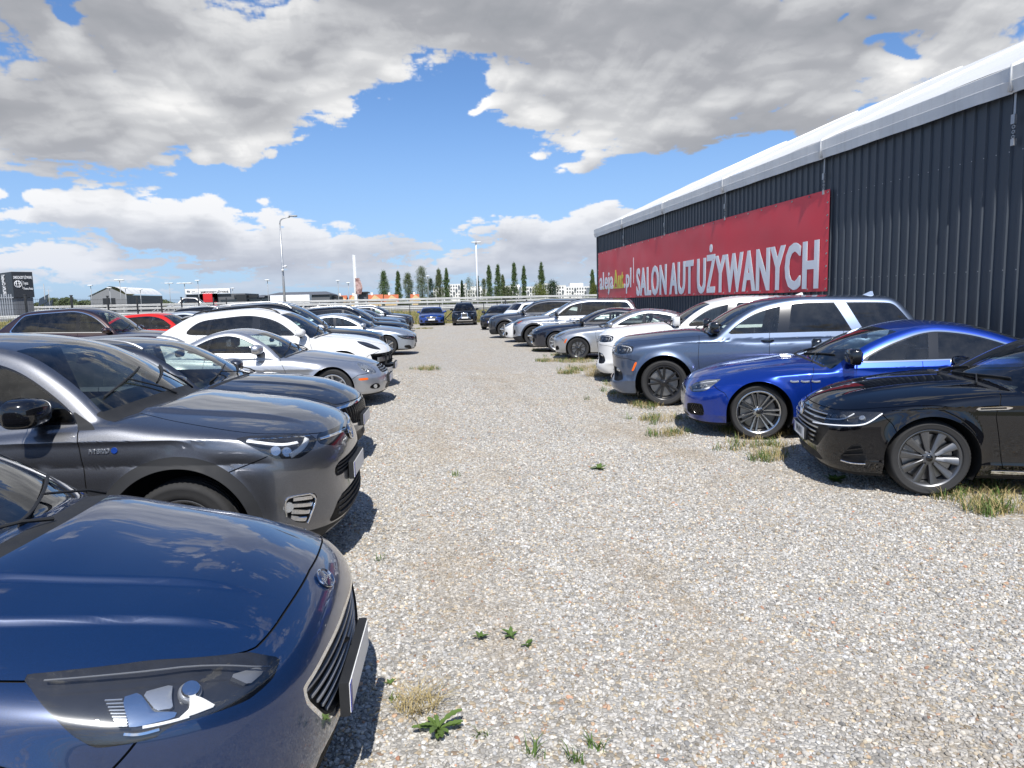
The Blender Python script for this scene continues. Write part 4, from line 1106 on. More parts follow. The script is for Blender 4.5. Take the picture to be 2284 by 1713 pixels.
# ---- the hall
WX = 9.25
YF = float(at_x(1333, 533.5, WX)[1]); ZE = 4.74
YN = -9.0
def hall():
    h = thing('storage_hall', 'large dark grey ribbed metal hall with a white membrane roof', 'hall', (WX, (YF+YN)/2, 0)); ox, oy = WX, (YF+YN)/2
    bay = 5.06; edges = [YF, 30.25]
    while edges[-1] > YN: edges.append(edges[-1]-bay)
    # ribbed wall sheets, one metre wide each
    g = Geo(); prof = []
    for k in range(4):
        y = -.5+k*.25; prof += [(y+.0, .0), (y+.175, .0), (y+.19, -.030), (y+.235, -.030)]
    prof.append((.5, 0)); V = []
    for y, d in prof: V += [(d, y, .05), (d, y, ZE+.25)]
    g.add(V, quads_grid(len(prof), 2)); me = g.mesh('wall_sheet', M['wall_sheet'], False)
    n = int((YF-YN))
    for i in range(n): link('wall_sheet', me, h, (.0 + (.002 if i % 2 else 0), YF-.5-i-oy, 0))
    g = Geo()
    for i in range(n):
        for z in (2.1, 3.9): 
            for k in range(4): g.box((-.039, YF-.5-i-oy-.5+k*.25+.19, z), (-.034, YF-.5-i-oy-.5+k*.25+.205, z+.015))
    o = link('screws', g.mesh('screws', M['galv'], False), h); o['kind'] = 'stuff'
    g = Geo(); g.box((.02, YF-oy-.02, 0), (15.2, YF-oy, ZE+.2)); link('gable_wall', g.mesh('gable_wall', M['grey_sheet'], False), h)
    g = Geo(); g.box((-.06, YF-oy-.10, 0), (.04, YF-oy+.03, ZE+.1)); link('corner_trim', g.mesh('corner_trim', M['wall_sheet'], False), h)
    # roof: membrane bays between arches
    zt = ZE+.40; xr, zr = 7.5, zt+3.25
    for k in range(len(edges)-1):
        y0, y1 = edges[k]-oy, edges[k+1]-oy; V = []; nu, nv = 13, 25
        for i in range(nu):
            t = i/(nu-1); y = y0+(y1-y0)*t; sag = math.sin(math.pi*t)
            for j in range(nv):
                s = j/(nv-1)*2; x = xr*s; e = min(s, 2-s); z = zt+(zr-zt)*(1-(1-e)**1.04)-.10*sag*math.sin(math.pi*min(1, e*1.1))+.012*math.sin(9*t+31*e)
                V.append((x-.16, y, z))
        g = Geo(); g.add(V, quads_grid(nu, nv)); link('roof_bay', g.mesh('roof_bay', M['white_membrane']), h)
        # valance hanging under the eave
        V = []; rs = random.Random(k); nu = 41
        for i in range(nu):
            t = i/(nu-1); y = y0+(y1-y0)*t; ed = min(t, 1-t); f = math.exp(-(ed*5/.16)**2)
            w = .005*math.sin(t*23+k)+.003*math.sin(t*61+k*2); 
            V += [(-.16, y, zt+.002), (-.168-.02*f, y, zt-.012), (-.166-.02*f+w*.4, y, zt-.20-.01*f), (-.174-.02*f+w*.4, y, zt-.206-.01*f), (-.158+w+.02*f, y, zt-.395-.004*math.sin(t*17+k))]
        g = Geo(); g.add(V, quads_grid(nu, 5)); link('valance', g.mesh('valance', M['white_membrane'], auto=20), h)
        # seam strip over each arch and the strap that pulls the edge down
        g = Geo(); P = []
        for j in range(26):
            e = j/25; x = xr*e; P.append((x-.16, y1, zt+(zr-zt)*(1-(1-e)**1.04)+.012))
        g.tube([(-.185, y1, zt-.37)]+P, .035, 6); link('roof_seam', g.mesh('roof_seam', M['white_membrane']), h)
        g = Geo(); x = -.085; z0 = zt-.42
        g.box((x-.004, y1-.02, z0-.30), (x+.004, y1+.02, z0+.12)); g.box((x-.03, y1-.035, z0-.42), (x+.01, y1+.035, z0-.28))
        for q in range(3): g.lathe([(.018, -.010), (.030, -.010), (.030, .010), (.018, .010), (.018, -.010)], 12, axis='x', off=(x, y1, z0-.46-.075*q))
        g.box((x-.02, y1-.03, z0-.74), (x+.03, y1+.03, z0-.64)); link('ratchet_strap', g.mesh('ratchet_strap', M['galv'], False), h)
    return h
hall()
def banner():
    x = WX-.075; A = at_x(1334.5, 565, x); B = at_x(1852.5, 421.2, x); C = at_x(1334.5, 666.3, x); D = at_x(1850.5, 649.4, x)
    y0, y1 = float(A[1]), float(B[1]); z1 = float(A[2]+B[2])/2; z0 = float(C[2]+D[2])/2; L = y0-y1; H = z1-z0; zc = (z0+z1)/2
    def hz(t, f):            # height at t along the banner (0 = far end) and f of its height; the banner hangs a little out of true
        return float(C[2]-zc)*(1-t)*(1-f)+float(D[2]-zc)*t*(1-f)+float(A[2]-zc)*(1-t)*f+float(B[2]-zc)*t*f
    hzv = lambda t, f: (C[2]-zc)*(1-t)*(1-f)+(D[2]-zc)*t*(1-f)+(A[2]-zc)*(1-t)*f+(B[2]-zc)*t*f
    b = thing('banner', 'long red banner with white and yellow lettering on the dark hall wall', 'banner', (x, (y0+y1)/2, zc))
    rs = random.Random(4); ph = [rs.uniform(0, 6.28) for _ in range(8)]
    g = Geo(); n = 161; V = []
    for i in range(n):
        t = i/(n-1); y = L/2-L*t
        for j in range(15):
            f = j/14; pin = min(1, min(f, 1-f)*9)*min(1, min(t, 1-t)*40)
            V.append((-.010-pin*(.004*math.sin(t*31+f*5+ph[0])+.003*math.sin(t*67-f*9+ph[1])+.003*math.sin(f*14+t*9+ph[2])), y, hz(t, f)))
    g.add(V, quads_grid(n, 15)); link('banner_sheet', g.mesh('banner_sheet', M['banner_red']), b)
    for i in range(27):
        for f in (.025, .975):
            t = (.06+(L-.12)*i/26)/L; g = Geo(); g.lathe([(.001, .012), (.022, .012), (.024, 0)], 10, axis='x', off=(-.026, L/2-L*t, hz(t, f))); link('eyelet', g.mesh('eyelet', M['galv'], False), b)
    for j in range(1, 8):
        for t in (.06/L, 1-.06/L): g = Geo(); g.lathe([(.001, .012), (.022, .012), (.024, 0)], 10, axis='x', off=(-.026, L/2-L*t, hz(t, j/8))); link('eyelet', g.mesh('eyelet', M['galv'], False), b)
    def fit(name, text, t0, t1, f0, f1, mat, bold=.0, dx=-.022, wgt=None, fat=0.):
        # lettering stretched to the span t0..t1 along the banner and f0..f1 of its height (0 = bottom)
        me = text_mesh(text, 1., 1., bold, .002, 0, M[mat], 'LEFT', 1.10); c = np.empty(len(me.vertices)*3, np.float32); me.vertices.foreach_get('co', c); c = c.reshape(-1, 3)
        lo, hi = c.min(0), c.max(0)
        if wgt: lo[1], hi[1] = wgt
        u = (c[:, 0]-lo[0])/(hi[0]-lo[0]); v = (c[:, 1]-lo[1])/(hi[1]-lo[1])
        T_ = t0+(t1-t0)*u; c2 = np.stack([dx-c[:, 2], L/2-L*T_, hzv(T_, f0+(f1-f0)*v)], -1).astype(np.float32)
        me.vertices.foreach_set('co', c2.ravel()); me.update()
        if fat:
            bb = bmesh.new()
            for dy in (-fat, 0, fat):
                n0 = len(bb.verts); bb.from_mesh(me); bb.verts.ensure_lookup_table(); bmesh.ops.translate(bb, verts=bb.verts[n0:], vec=(-.0007*(1+dy/fat), dy, 0))
            bb.to_mesh(me); bb.free()
        return link(name, me, b)
    # spans along the banner measured on the photograph
    def tt(u, v): return (y0-float(at_x(u, v, x)[1]))/L
    vmid = 640
    bl = dict(t0=tt(1338, 620), t1=tt(1409, 620))
    ta, tb, tc = tt(1338.5, 620), tt(1368.5, 620), tt(1393, 615)
    td = tt(1409, 610)
    wg = (0., .729)
    fit('lettering', 'aleja', ta, tb, .36, .73, 'banner_white', .022, -.024, wg, .012); fit('lettering', 'Aut', tb+.005, tc-.005, .36, .73, 'banner_yellow', .022, -.024, wg, .014); fit('lettering', '.pl', tc, td, .36, .73, 'banner_white', .022, -.024, wg, .012)
    g = Geo(); g.box((-.024, L/2-L*tc+.04, hz(.09, .20)), (-.018, L/2-L*ta, hz(.09, .225))); link('underline', g.mesh('underline', M['banner_yellow'], False), b)
    tl = tt(1414, 605); g = Geo(); g.box((-.024, L/2-L*tl-.03, hz(tl, .27)), (-.018, L/2-L*tl+.03, hz(tl, .74))); link('divider', g.mesh('divider', M['banner_white'], False), b)
    spans = [('SALON', 1421, 1488), ('AUT', 1495, 1548), ('UŻYWANYCH', 1557, 1828)]
    for w, u0, u1 in spans: fit('lettering', w, tt(u0, 610), tt(u1, 560), .25, .745, 'banner_white', .022, -.024, (0., .729), .028)
banner()

# ---- fences
def fence():
    z = .0; pm = Geo(); pm.box((-.035, -.035, -.2), (.035, .035, 2.15)); pm.box((-.05, -.05, 2.15), (.05, .05, 2.19)); pm = pm.mesh('post', M['dark_steel'], False)
    xf = float(at_y(57, 671, 29.)[0])
    f = thing('wire_fence', 'dark wire mesh fence running along the left side of the lot', 'fence', (xf, 29, float(rise(xf))))
    for k in range(-1, 9): link('post', pm, f, (0, 3.65*k, 0))
    wm = Geo()
    for zz in np.linspace(.15, 2.0, 11): wm.tube([(0, 0, zz), (0, 3.65, zz)], .004, 4, cap=False)
    for yy in np.linspace(.1, 3.6, 24): wm.tube([(0, yy, .1), (0, yy, 2.05)], .003, 4, cap=False)
    wm = wm.mesh('mesh_panel', M['dark_steel'], False)
    for k in range(-1, 8): link('mesh_panel', wm, f, (0, 3.65*k, 0))
    # far end of the lot
    f2 = thing('wire_fence', 'thin dark wire fence with braced posts at the far end of the lot', 'fence', (0, 57.2, 0))
    p2 = Geo(); p2.box((-.03, -.03, -.2), (.03, .03, 1.62)); p2 = p2.mesh('post', M['dark_steel'], False)
    us = [690, 740, 790, 845, 914, 981, 1046, 1079, 1109, 1127, 1180, 1228]
    xs = [float(at_y(u, 690, 57.2)[0]) for u in us]
    for x in xs: link('post', p2, f2, (x, 0, 0))
    for a, b_ in zip(xs[:-1], xs[1:]):
        g = Geo()
        for zz in np.linspace(.1, 1.55, 8): g.tube([(a, 0, zz), (b_, 0, zz)], .0035, 4, cap=False)
        n = max(3, int((b_-a)/.14))
        for q in range(n): g.tube([(a+(b_-a)*q/n, 0, .05), (a+(b_-a)*q/n, 0, 1.58)], .0022, 4, cap=False)
        link('mesh_panel', g.mesh('mesh_panel', M['dark_steel'], False), f2)
    bx = lambda u: float(at_y(u, 690, 57.2)[0])
    # braced gate posts with a rail between them
    gt = thing('gate_frame', 'dark steel gate frame with diagonal braces behind the black car', 'gate', (bx(1029), 57.0, 0))
    o0 = bx(1029)
    for u in (1029, 1127, 1174): g = Geo(); g.box((bx(u)-o0-.05, -.05, 0), (bx(u)-o0+.05, .05, 1.72)); link('post', g.mesh('post', M['dark_steel'], False), gt)
    for (u0, z0, u1, z1) in ((1029, 1.68, 992, .35), (1029, 1.68, 1040, 1.25), (1127, 1.68, 1113, .9), (1127, 1.68, 1141, .9)):
        g = Geo(); g.tube([(bx(u0)-o0, 0, z0), (bx(u1)-o0, 0, z1)], .04, 6); link('brace', g.mesh('brace', M['dark_steel']), gt)
    g = Geo(); g.tube([(bx(1029)-o0, 0, 1.72), (bx(1174)-o0, 0, 1.80)], .035, 6); link('top_rail', g.mesh('top_rail', M['dark_steel']), gt)
    g = Geo(); g.tube([(bx(992)-o0, 0, .35), (bx(1000)-o0, 0, .2), (bx(1090)-o0, 0, .2)], .04, 6); link('bottom_rail', g.mesh('bottom_rail', M['dark_steel']), gt)
fence()

# ---- lamps and masts
def lamp(name, lab, cat, u, vb, vt, y, r0=.09, r1=.04, arm=None, heads=1, mat='galv', group=None):
    b = at_y(u[0], vb, y); t = at_y(u[1], vt, y); zb = -.1
    o = thing(name, lab, cat, (float((b[0]+t[0])/2), y, zb), 0, group); H = float(t[2])-zb
    g = Geo(); g.tube([(0, 0, 0), (0, 0, H*.5), (0, 0, H)], [r0, (r0+r1)/2, r1], 10); link('pole', g.mesh('pole', M[mat]), o)
    if arm:
        g = Geo(); a = np.linspace(0, 1, 9); g.tube([(arm*.1*(q**2)*1.5+arm*.9*q*q*(q), 0, H+.55*math.sin(q*1.35)) for q in a], r1*.9, 8); link('arm', g.mesh('arm', M[mat]), o)
        g = Geo(); g.ell((arm+.28, 0, H+.62), (.34, .16, .07), .6, 16, 9); hd = link('lamp_head', g.mesh('lamp_head', M['lamp_grey_paint']), o); g = Geo(); g.box((arm+.08, -.11, H+.545), (arm+.5, .11, H+.56)); link('lamp_glass', g.mesh('lamp_glass', M['lamp_bright'], False), hd)
    else:
        for i in range(heads):
            s = (i-(heads-1)/2)*1.0; g = Geo(); g.ell((s*.8 if heads > 1 else .0, -.15, H+.02), (.42, .3, .09), .5, 12, 7); link('lamp_head', g.mesh('lamp_head', M['sign_white']), o)
    return o
L1 = lamp('street_lamp', 'tall grey street lamp with a bent arm behind the parked cars', 'street lamp', (636, 625), 700, 500, 58.5, .12, .055, arm=.75)
g = Geo(); zc = 4.9; g.tube([(0, -.05, zc), (.25, -.12, zc-.02)], .03, 6); g.ell((.28, -.2, zc), (.09, .22, .08), .7, 12, 8); link('camera_arm', g.mesh('camera_arm', M['sign_white']), L1)
g = Geo(); g.tube([(.02, -.05, zc-.28), (.1, -.12, zc-.28)], .03, 6); g.ell((.04, -.2, zc-.3), (.09, .22, .08), .7, 12, 8); link('security_camera', g.mesh('security_camera', M['sign_white']), L1)
g = Geo(); g.box((-.16, -.14, .0), (.16, .14, 1.9)); link('base_box', g.mesh('base_box', M['dark_steel'], False), L1)
lamp('floodlight_mast', 'tall slim white mast with small lamp heads behind the road', 'mast', (1066, 1061), 664, 541, 118., .13, .10, heads=2, mat='sign_white')
for (u, v, y, hh, lab) in ((204, 637, 135, 1, 'slim grey lamp post at the gable of the distant grey hall'), (269, 625, 132, 2, 'twin-headed lamp post in front of the distant white hall roof'), (246, 642, 138, 1, 'thin lamp post before the gable door of the distant hall'), (281, 643, 136, 1, 'thin lamp post at the corner of the distant hall roof'), (314, 646, 137, 1, 'short lamp post along the long side of the distant hall'), (379, 632, 150, 2, 'two-armed street lamp right of the distant hall'), (443, 626, 130, 1, 'lamp post over the white dealership sign'), (413, 632, 131, 3, 'lamp pole with several floodlights left of the white sign'), (598, 625, 128, 1, 'lamp post left of the white trailer'), (755, 626, 140, 1, 'dark slim lamp post left of the twin white pylons'), (778, 631, 150, 1, 'pale lamp post close to the twin white pylons'), (520, 643, 160, 1, 'distant lamp above the dark kiosk roof'), (955, 616, 150, 1, 'pale lamp post between the loose poplars')):
    lamp('street_lamp', lab, 'street lamp', (u, u), 680, v, float(y), .07, .05, heads=hh, mat='lamp_grey_paint', group='far lamp posts beyond the road')
def solar(u, v, y, lab):
    o = lamp('solar_sign', lab, 'solar panel', (u, u), 672, v, y, .09, .07, heads=0, mat='lamp_grey_paint'); H = float(at_y(u, v, y)[2])
    g = Geo(); g.box((-1.1, -.05, H-3.4), (.5, .05, H-2.0)); g.xf(lambda V: np.stack([V[:, 0], V[:, 1]+(V[:, 2]-H+2.7)*.5, V[:, 2]+V[:, 0]*.5], -1)); link('panel', g.mesh('panel', M['window_dark'], False), o)
solar(99, 633, 140., 'taller pole with a tilted solar panel beside the black sign cube'); solar(109, 645, 142., 'shorter pole with a tilted solar panel at the treeline')
# ---- buildings beyond the road
def block(name, lab, cat, u0, u1, vt, vb, y, depth, mat, zb=.0, cut=0.):
    """a plain building whose front spans photo pixels u0..u1, from roof vt down to ground"""
    a = at_y(u0, vt, y); b = at_y(u1, vt, y); z1 = float(a[2]+b[2])/2-cut
    o = thing(name, lab, cat, (float(a[0]), y, zb)); Wd = float(b[0]-a[0]); H = z1-zb
    g = Geo(); g.box((0, 0, 0), (Wd, depth, H)); link('wall', g.mesh('wall', M[mat], False), o); return o, Wd, H
def windows(o, W, H, rows, cols, w, h, z0, dz, x0, dx, mat='window_dark', balc=()):
    gm = Geo(); gm.box((-w/2, -.06, 0), (w/2, .02, h)); gm = gm.mesh('window', M[mat], False)
    fr = Geo(); fr.box((-.03, -.075, 0), (.03, -.055, h)); fr = fr.mesh('mullion', M['white_render'], False)
    bm = Geo(); bm.box((-w*.8, -1.0, -.1), (w*.8, -.02, 0)); bm.box((-w*.8, -1.02, 0), (w*.8, -.98, 1.0)); bm = bm.mesh('balcony', M['balcony'], False)
    for r in range(rows):
        for c in range(cols):
            x = x0+dx*c
            if x+w/2 > W-.2: continue
            k = link('window', gm, o, (x, 0, z0+dz*r)); link('mullion', fr, k)
            if (r*7+c*3) % 5 in balc: link('balcony', bm, o, (x, 0, z0+dz*r))
def text_on(o, text, x, z, size, mat, y=-.06, sx=1., bold=0.01, align='CENTER', rot=0., name='lettering'):
    t = link(name, text_mesh(text, size, sx, bold, .01, 0, M[mat], align), o, (x, y, z)); t.rotation_euler = (math.pi/2, -rot, 0); return t
Y1 = 260.
apts = [(966, 1003, 642, 262, 3), (1003, 1041, 634, 275, 3), (1041, 1086, 634, 268, 4), (1105, 1150, 638, 285, 3), (1150, 1163, 630, 280, 4), (1163, 1198, 640, 270, 3), (1198, 1240, 633, 285, 3), (1240, 1262, 637, 255, 3), (1262, 1316, 627, 262, 4), (1316, 1334, 629, 250, 4)]
alab = ['white flat-roofed apartment block behind the loose poplar pair', 'white apartment block with a stepped roof left of the crane', 'white apartment block behind the tall white mast', 'white apartment block half hidden by a bushy poplar', 'narrow white apartment tower between two poplars', 'low white apartment block behind the thin poplar', 'white apartment block behind the lime green bush', 'white apartment block right of the round dark tree', 'tallest white apartment block with a penthouse near the hall', 'white apartment block cut off by the red banner']
for (u0, u1, vt, y, nf), lab in zip(apts, alab):
    o, Wd, H = block('apartment_building', lab, 'building', u0, u1, vt, 665, float(y)*2.4, 14., 'white_render', 0., 5.0 if nf == 4 else 0.)
    windows(o, Wd, H, 4, 22, 1.15, 1.7, H-2.6-3*2.9, 2.9, 1.3, 2.35, balc=(0,))
    g = Geo(); g.box((-.1, -.1, H), (Wd+.1, 14.1, H+.35)); link('parapet', g.mesh('parapet', M['white_render'], False), o)
    if nf == 4:
        g = Geo(); g.box((Wd*.2, 3, H+.35), (Wd*.75, 9, H+3.3)); link('penthouse', g.mesh('penthouse', M['white_render'], False), o)
# houses with orange roofs
for (u0, u1, vt, lab) in ((747, 768, 659, 'small distant house with a pale orange roof left of the pylons'), (780, 793, 658, 'yellow gabled house with an orange roof at the twin pylons'), (817, 850, 657, 'row house with an orange tiled roof left of the first poplar'), (858, 885, 657, 'row house with an orange tiled roof right of the first poplar'), (918, 932, 656, 'small house with an orange roof between the loose poplars')):
    y = 210.; a = at_y(u0, vt, y); b = at_y(u1, vt, y); W_ = float(b[0]-a[0]); o = thing('house', lab, 'house', (float(a[0]), y, 0)); zt = float(a[2]); ze = zt-1.9
    g = Geo(); g.box((0, 0, 0), (W_, 9, ze)); link('wall', g.mesh('wall', M['yellow_render'], False), o)
    g = Geo(); g.add([(-.4, -.5, ze-.2), (W_+.4, -.5, ze-.2), (W_+.4, 4.5, zt), (-.4, 4.5, zt), (W_+.4, 9.5, ze-.2), (-.4, 9.5, ze-.2)], [(0, 1, 2, 3), (3, 2, 4, 5)]); link('roof', g.mesh('roof', M['roof_tile'], False), o)
    g = Geo(); x = W_*.55; g.add([(x-1.6, -.6, ze-.1), (x+1.6, -.6, ze-.1), (x, -.6, zt-.2), (x, 4.3, zt-.2), (x-1.6, 2, ze+.6), (x+1.6, 2, ze+.6)], [(0, 1, 2), (0, 2, 3, 4), (2, 1, 5, 3)]); link('dormer', g.mesh('dormer', M['yellow_render'], False), o)
    g = Geo(); g.box((W_*.25, 4.1, zt-.5), (W_*.25+.6, 4.8, zt+.6)); link('chimney', g.mesh('chimney', M['white_render'], False), o)
# grey hall with the white roof
def far_hall():
    y = 150.; a = at_y(201, 660, y); r = at_y(244, 641.5, y); b = at_y(282, 660, y); e = at_y(362, 660, y+22)
    x0, x1, xr = 0., float(b[0]-a[0]), float(r[0]-a[0]); ze = float(a[2]); zr = float(r[2]); dx = float(e[0]-b[0]); o = thing('storage_hall', 'distant grey gabled hall with a white arched membrane roof', 'hall', (float(a[0]), y, 0))
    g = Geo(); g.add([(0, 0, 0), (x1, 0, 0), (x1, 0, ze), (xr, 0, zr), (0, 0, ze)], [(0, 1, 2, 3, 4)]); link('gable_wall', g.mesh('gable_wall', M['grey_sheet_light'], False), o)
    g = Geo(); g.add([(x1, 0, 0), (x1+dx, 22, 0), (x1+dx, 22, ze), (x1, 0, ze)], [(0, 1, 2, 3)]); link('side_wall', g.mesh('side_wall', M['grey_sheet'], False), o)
    n = 6
    for k in range(n):
        V = []
        for i in range(7):
            t = (k+i/6)/n; s = math.sin(math.pi*i/6)
            for j in range(7):
                q = j/6; V.append((xr+(x1-xr)*q+dx*t+.02, 22*t-.1, zr+(ze-zr)*q+.25-.25*s*math.sin(math.pi*q)+.45*math.sin(math.pi*q)))
        g = Geo(); g.add(V, quads_grid(7, 7)); link('roof_bay', g.mesh('roof_bay', M['white_membrane']), o)
    g = Geo(); g.add([(-.4, -.2, ze-.1), (xr, -.2, zr+.25), (xr+dx, 22, zr+.25), (-.4+dx, 22, ze)], [(0, 1, 2, 3)]); link('roof_bay', g.mesh('roof_bay', M['white_membrane'], False), o)
    c = at_y(229, 665, y)[0]-a[0]; d = at_y(257, 665, y)[0]-a[0]; zd = float(at_y(243, 665, y)[2]); g = Geo(); g.box((float(c), -.08, 0), (float(d), .05, zd)); link('door', g.mesh('door', M['sign_black'], False), o)
far_hall()
# dark sign cube at the left
def text_fit(o, text, x0, x1, z, h, mat, y=-.06, bold=.01, name='lettering'):
    """lettering stretched to x0..x1 with capital height h, its middle at z"""
    me = text_mesh(text, 1., 1., bold, .01, 0, M[mat], 'LEFT'); c = np.empty(len(me.vertices)*3, np.float32); me.vertices.foreach_get('co', c); c = c.reshape(-1, 3); lo, hi = c[:, 0].min(), c[:, 0].max()
    c[:, 0] = x0+(c[:, 0]-lo)/(hi-lo)*(x1-x0); c[:, 1] *= h/.729; me.vertices.foreach_set('co', c.ravel()); me.update()
    t = link(name, me, o, (0, y, z)); t.rotation_euler = (math.pi/2, 0, 0); return t
def sign_cube():
    y = 82.; P0 = at_y(25, 606, y); z1 = float(P0[2]); zm = float(at_y(50, 663, y)[2]); ph = math.radians(42); e1 = np.array([math.cos(ph), math.sin(ph)]); e2 = np.array([-math.sin(ph), math.cos(ph)])
    def width(e, u):     # how far along e until photo column u
        q = ray(u, 640); k = q[0]/q[1]; return float((k*P0[1]-P0[0])/(e[0]-k*e[1]))
    W_ = width(e1, 75); D = width(e2, -14); o = thing('sign_tower', 'black cube-shaped advertising tower with white lettering at the left edge', 'sign', (float(P0[0]), y, 0), ph); H = z1-zm
    g = Geo(); g.box((0, 0, zm), (W_, D, z1)); link('sign_box', g.mesh('sign_box', M['sign_black'], False), o)
    g = Geo(); g.box((.25, .2, 0), (W_-.1, D-.2, zm-.02)); link('base', g.mesh('base', M['grey_sheet'], False), o)
    text_fit(o, 'SAMOCHODY UŻYWANE', W_*.06, W_*.94, z1-H*.23, H*.12, 'sign_white')
    text_fit(o, 'Toyota', W_*.50, W_*.74, z1-H*.45, H*.12, 'sign_white', bold=0.); text_fit(o, 'Pewne Auto', W_*.50, W_*.95, z1-H*.66, H*.11, 'sign_white', bold=0.)
    g = Geo(); g.box((W_*.455, -.03, z1-H*.66), (W_*.463, -.0, z1-H*.33)); link('divider', g.mesh('divider', M['sign_white'], False), o)
    c = np.array([W_*.25, -.04, z1-H*.48]); r = H*.115; t = np.array([1., 0, 0]); bb = np.array([0, 0, 1.]); th = np.linspace(0, 2*np.pi, 25)
    for (rx, rz, oz) in ((1.0, 1.15, 0), (.4, 1.1, -.0), (.85, .40, .5)):
        g = Geo(); g.tube([c+r*(rx*np.cos(q)*t+(oz+rz*np.sin(q))*bb) for q in th], r*.10, 6, cap=False); link('emblem_ring', g.mesh('emblem_ring', M['sign_white']), o)
    me = text_mesh('GRUPA Chodzeń', 1., 1., .02, .01, 0, M['sign_white'], 'LEFT'); cc = np.empty(len(me.vertices)*3, np.float32); me.vertices.foreach_get('co', cc); cc = cc.reshape(-1, 3); lo, hi = cc[:, 0].min(), cc[:, 0].max()
    q = np.stack([-.06-cc[:, 2], D*.42-cc[:, 1]*1.5, zm+H*(.10+.82*(cc[:, 0]-lo)/(hi-lo))], -1).astype(np.float32); q[:, 1] = D*.62-(D*.62-q[:, 1])*1.0; me.vertices.foreach_set('co', q.ravel()); me.update(); link('lettering', me, o)
    a = P0
    # picket fence in front of the tower
    f = thing('picket_fence', 'light grey metal picket fence at the foot of the black sign tower', 'fence', (float(a[0])-3, y-2.5, 0)); pm = Geo(); pm.box((-.05, -.02, 0), (.05, .02, 2.2)); pm = pm.mesh('picket', M['galv'], False); zf = float(at_y(10, 676, y-2.5)[2])-.4
    for i in range(26): link('picket', pm, f, (i*.22-1.5, 0, zf-.9))
    g = Geo(); g.box((-1.8, .02, zf+.9), (4.2, .06, zf+1.0)); link('rail', g.mesh('rail', M['galv'], False), f)
sign_cube()
def dealership():
    y = 140.; a = at_y(414, 645, y); b = at_y(514, 645, y); e = at_y(547, 656, y); z1 = float(a[2]); zs = float(at_y(460, 655, y)[2]); W_ = float(b[0]-a[0]); E = float(e[0]-a[0]); o = thing('dealership', 'low dark showroom with a red portal and a long white sign', 'building', (float(a[0]), y, 0))
    g = Geo(); g.box((0, 0, 0), (E, 12, zs-.1)); link('wall', g.mesh('wall', M['grey_sheet'], False), o)
    g = Geo(); g.box((-.05, -.5, zs), (W_, .3, z1)); s = link('sign_board', g.mesh('sign_board', M['sign_white'], False), o)
    H = z1-zs; text_fit(o, 'SAMOCHODY UŻYWANE', W_*.345, W_*.965, zs+H*.30, H*.42, 'sign_black', y=-.54, bold=.02)
    text_fit(o, 'Toyota', W_*.145, W_*.225, zs+H*.56, H*.18, 'sign_black', y=-.54, bold=0); text_fit(o, 'Pewne Auto', W_*.145, W_*.30, zs+H*.22, H*.16, 'sign_black', y=-.54, bold=0)
    c = np.array([W_*.075, -.54, zs+H*.48]); t = np.array([1., 0, 0]); bb = np.array([0, 0, 1.]); th = np.linspace(0, 2*np.pi, 21); r = H*.24
    for (rx, rz, oz) in ((1.3, .9, 0), (.5, .85, 0), (1.1, .3, .38)):
        g = Geo(); g.tube([c+r*(rx*np.cos(q)*t+(oz+rz*np.sin(q))*bb) for q in th], r*.10, 5, cap=False); link('emblem_ring', g.mesh('emblem_ring', M['sign_black']), o)
    x0, x1 = W_*.335, W_*.70; zp = zs-.02
    g = Geo(); g.box((x0, -.9, 0), (x0+W_*.07, -.05, zp)); g.box((x1-W_*.09, -.9, 0), (x1, -.05, zp)); g.box((x0, -.9, zp*.62), (x1, -.05, zp)); link('portal', g.mesh('portal', M['sign_red'], False), o)
    g = Geo(); g.box((x0+W_*.07, -.12, 0), (x1-W_*.09, -.03, zp*.62)); link('door', g.mesh('door', M['window_dark'], False), o)
    for x in (x1+.5, x1+4.2, x1+7.9): g = Geo(); g.box((x, -.1, .8), (x+3.4, -.03, zp*.72)); link('window', g.mesh('window', M['window_dark'], False), o)
    g = Geo(); g.box((W_+.6, -.2, zs-.9), (E+2.2, .2, zs-.4)); link('canopy', g.mesh('canopy', M['sign_black'], False), o)
dealership()
def grey_shed(u0, u1, vt, vr, y, lab, d=16.):
    a = at_y(u0, vt, y); b = at_y(u1, vt, y); W_ = float(b[0]-a[0]); ze = float(a[2]); zr = float(at_y((u0+u1)/2, vr, y)[2]); o = thing('warehouse', lab, 'warehouse', (float(a[0]), y, 0))
    g = Geo(); g.box((0, 0, 0), (W_, d, ze)); link('wall', g.mesh('wall', M['grey_sheet'], False), o)
    g = Geo(); g.add([(-.3, -.4, ze), (W_+.3, -.4, ze), (W_-1.5, d/2, zr), (1.5, d/2, zr), (W_+.3, d+.4, ze), (-.3, d+.4, ze)], [(0, 1, 2, 3), (3, 2, 4, 5), (0, 3, 5), (1, 4, 2)]); link('roof', g.mesh('roof', M['grey_sheet'], False), o); return o
grey_shed(590, 735, 660, 650, 150., 'wide low dark grey warehouse behind the white trailer'); grey_shed(551, 592, 664, 657, 160., 'small grey shed beside the dark kiosk'); grey_shed(735, 749, 661, 658, 155., 'narrow dark shed end right of the warehouse')
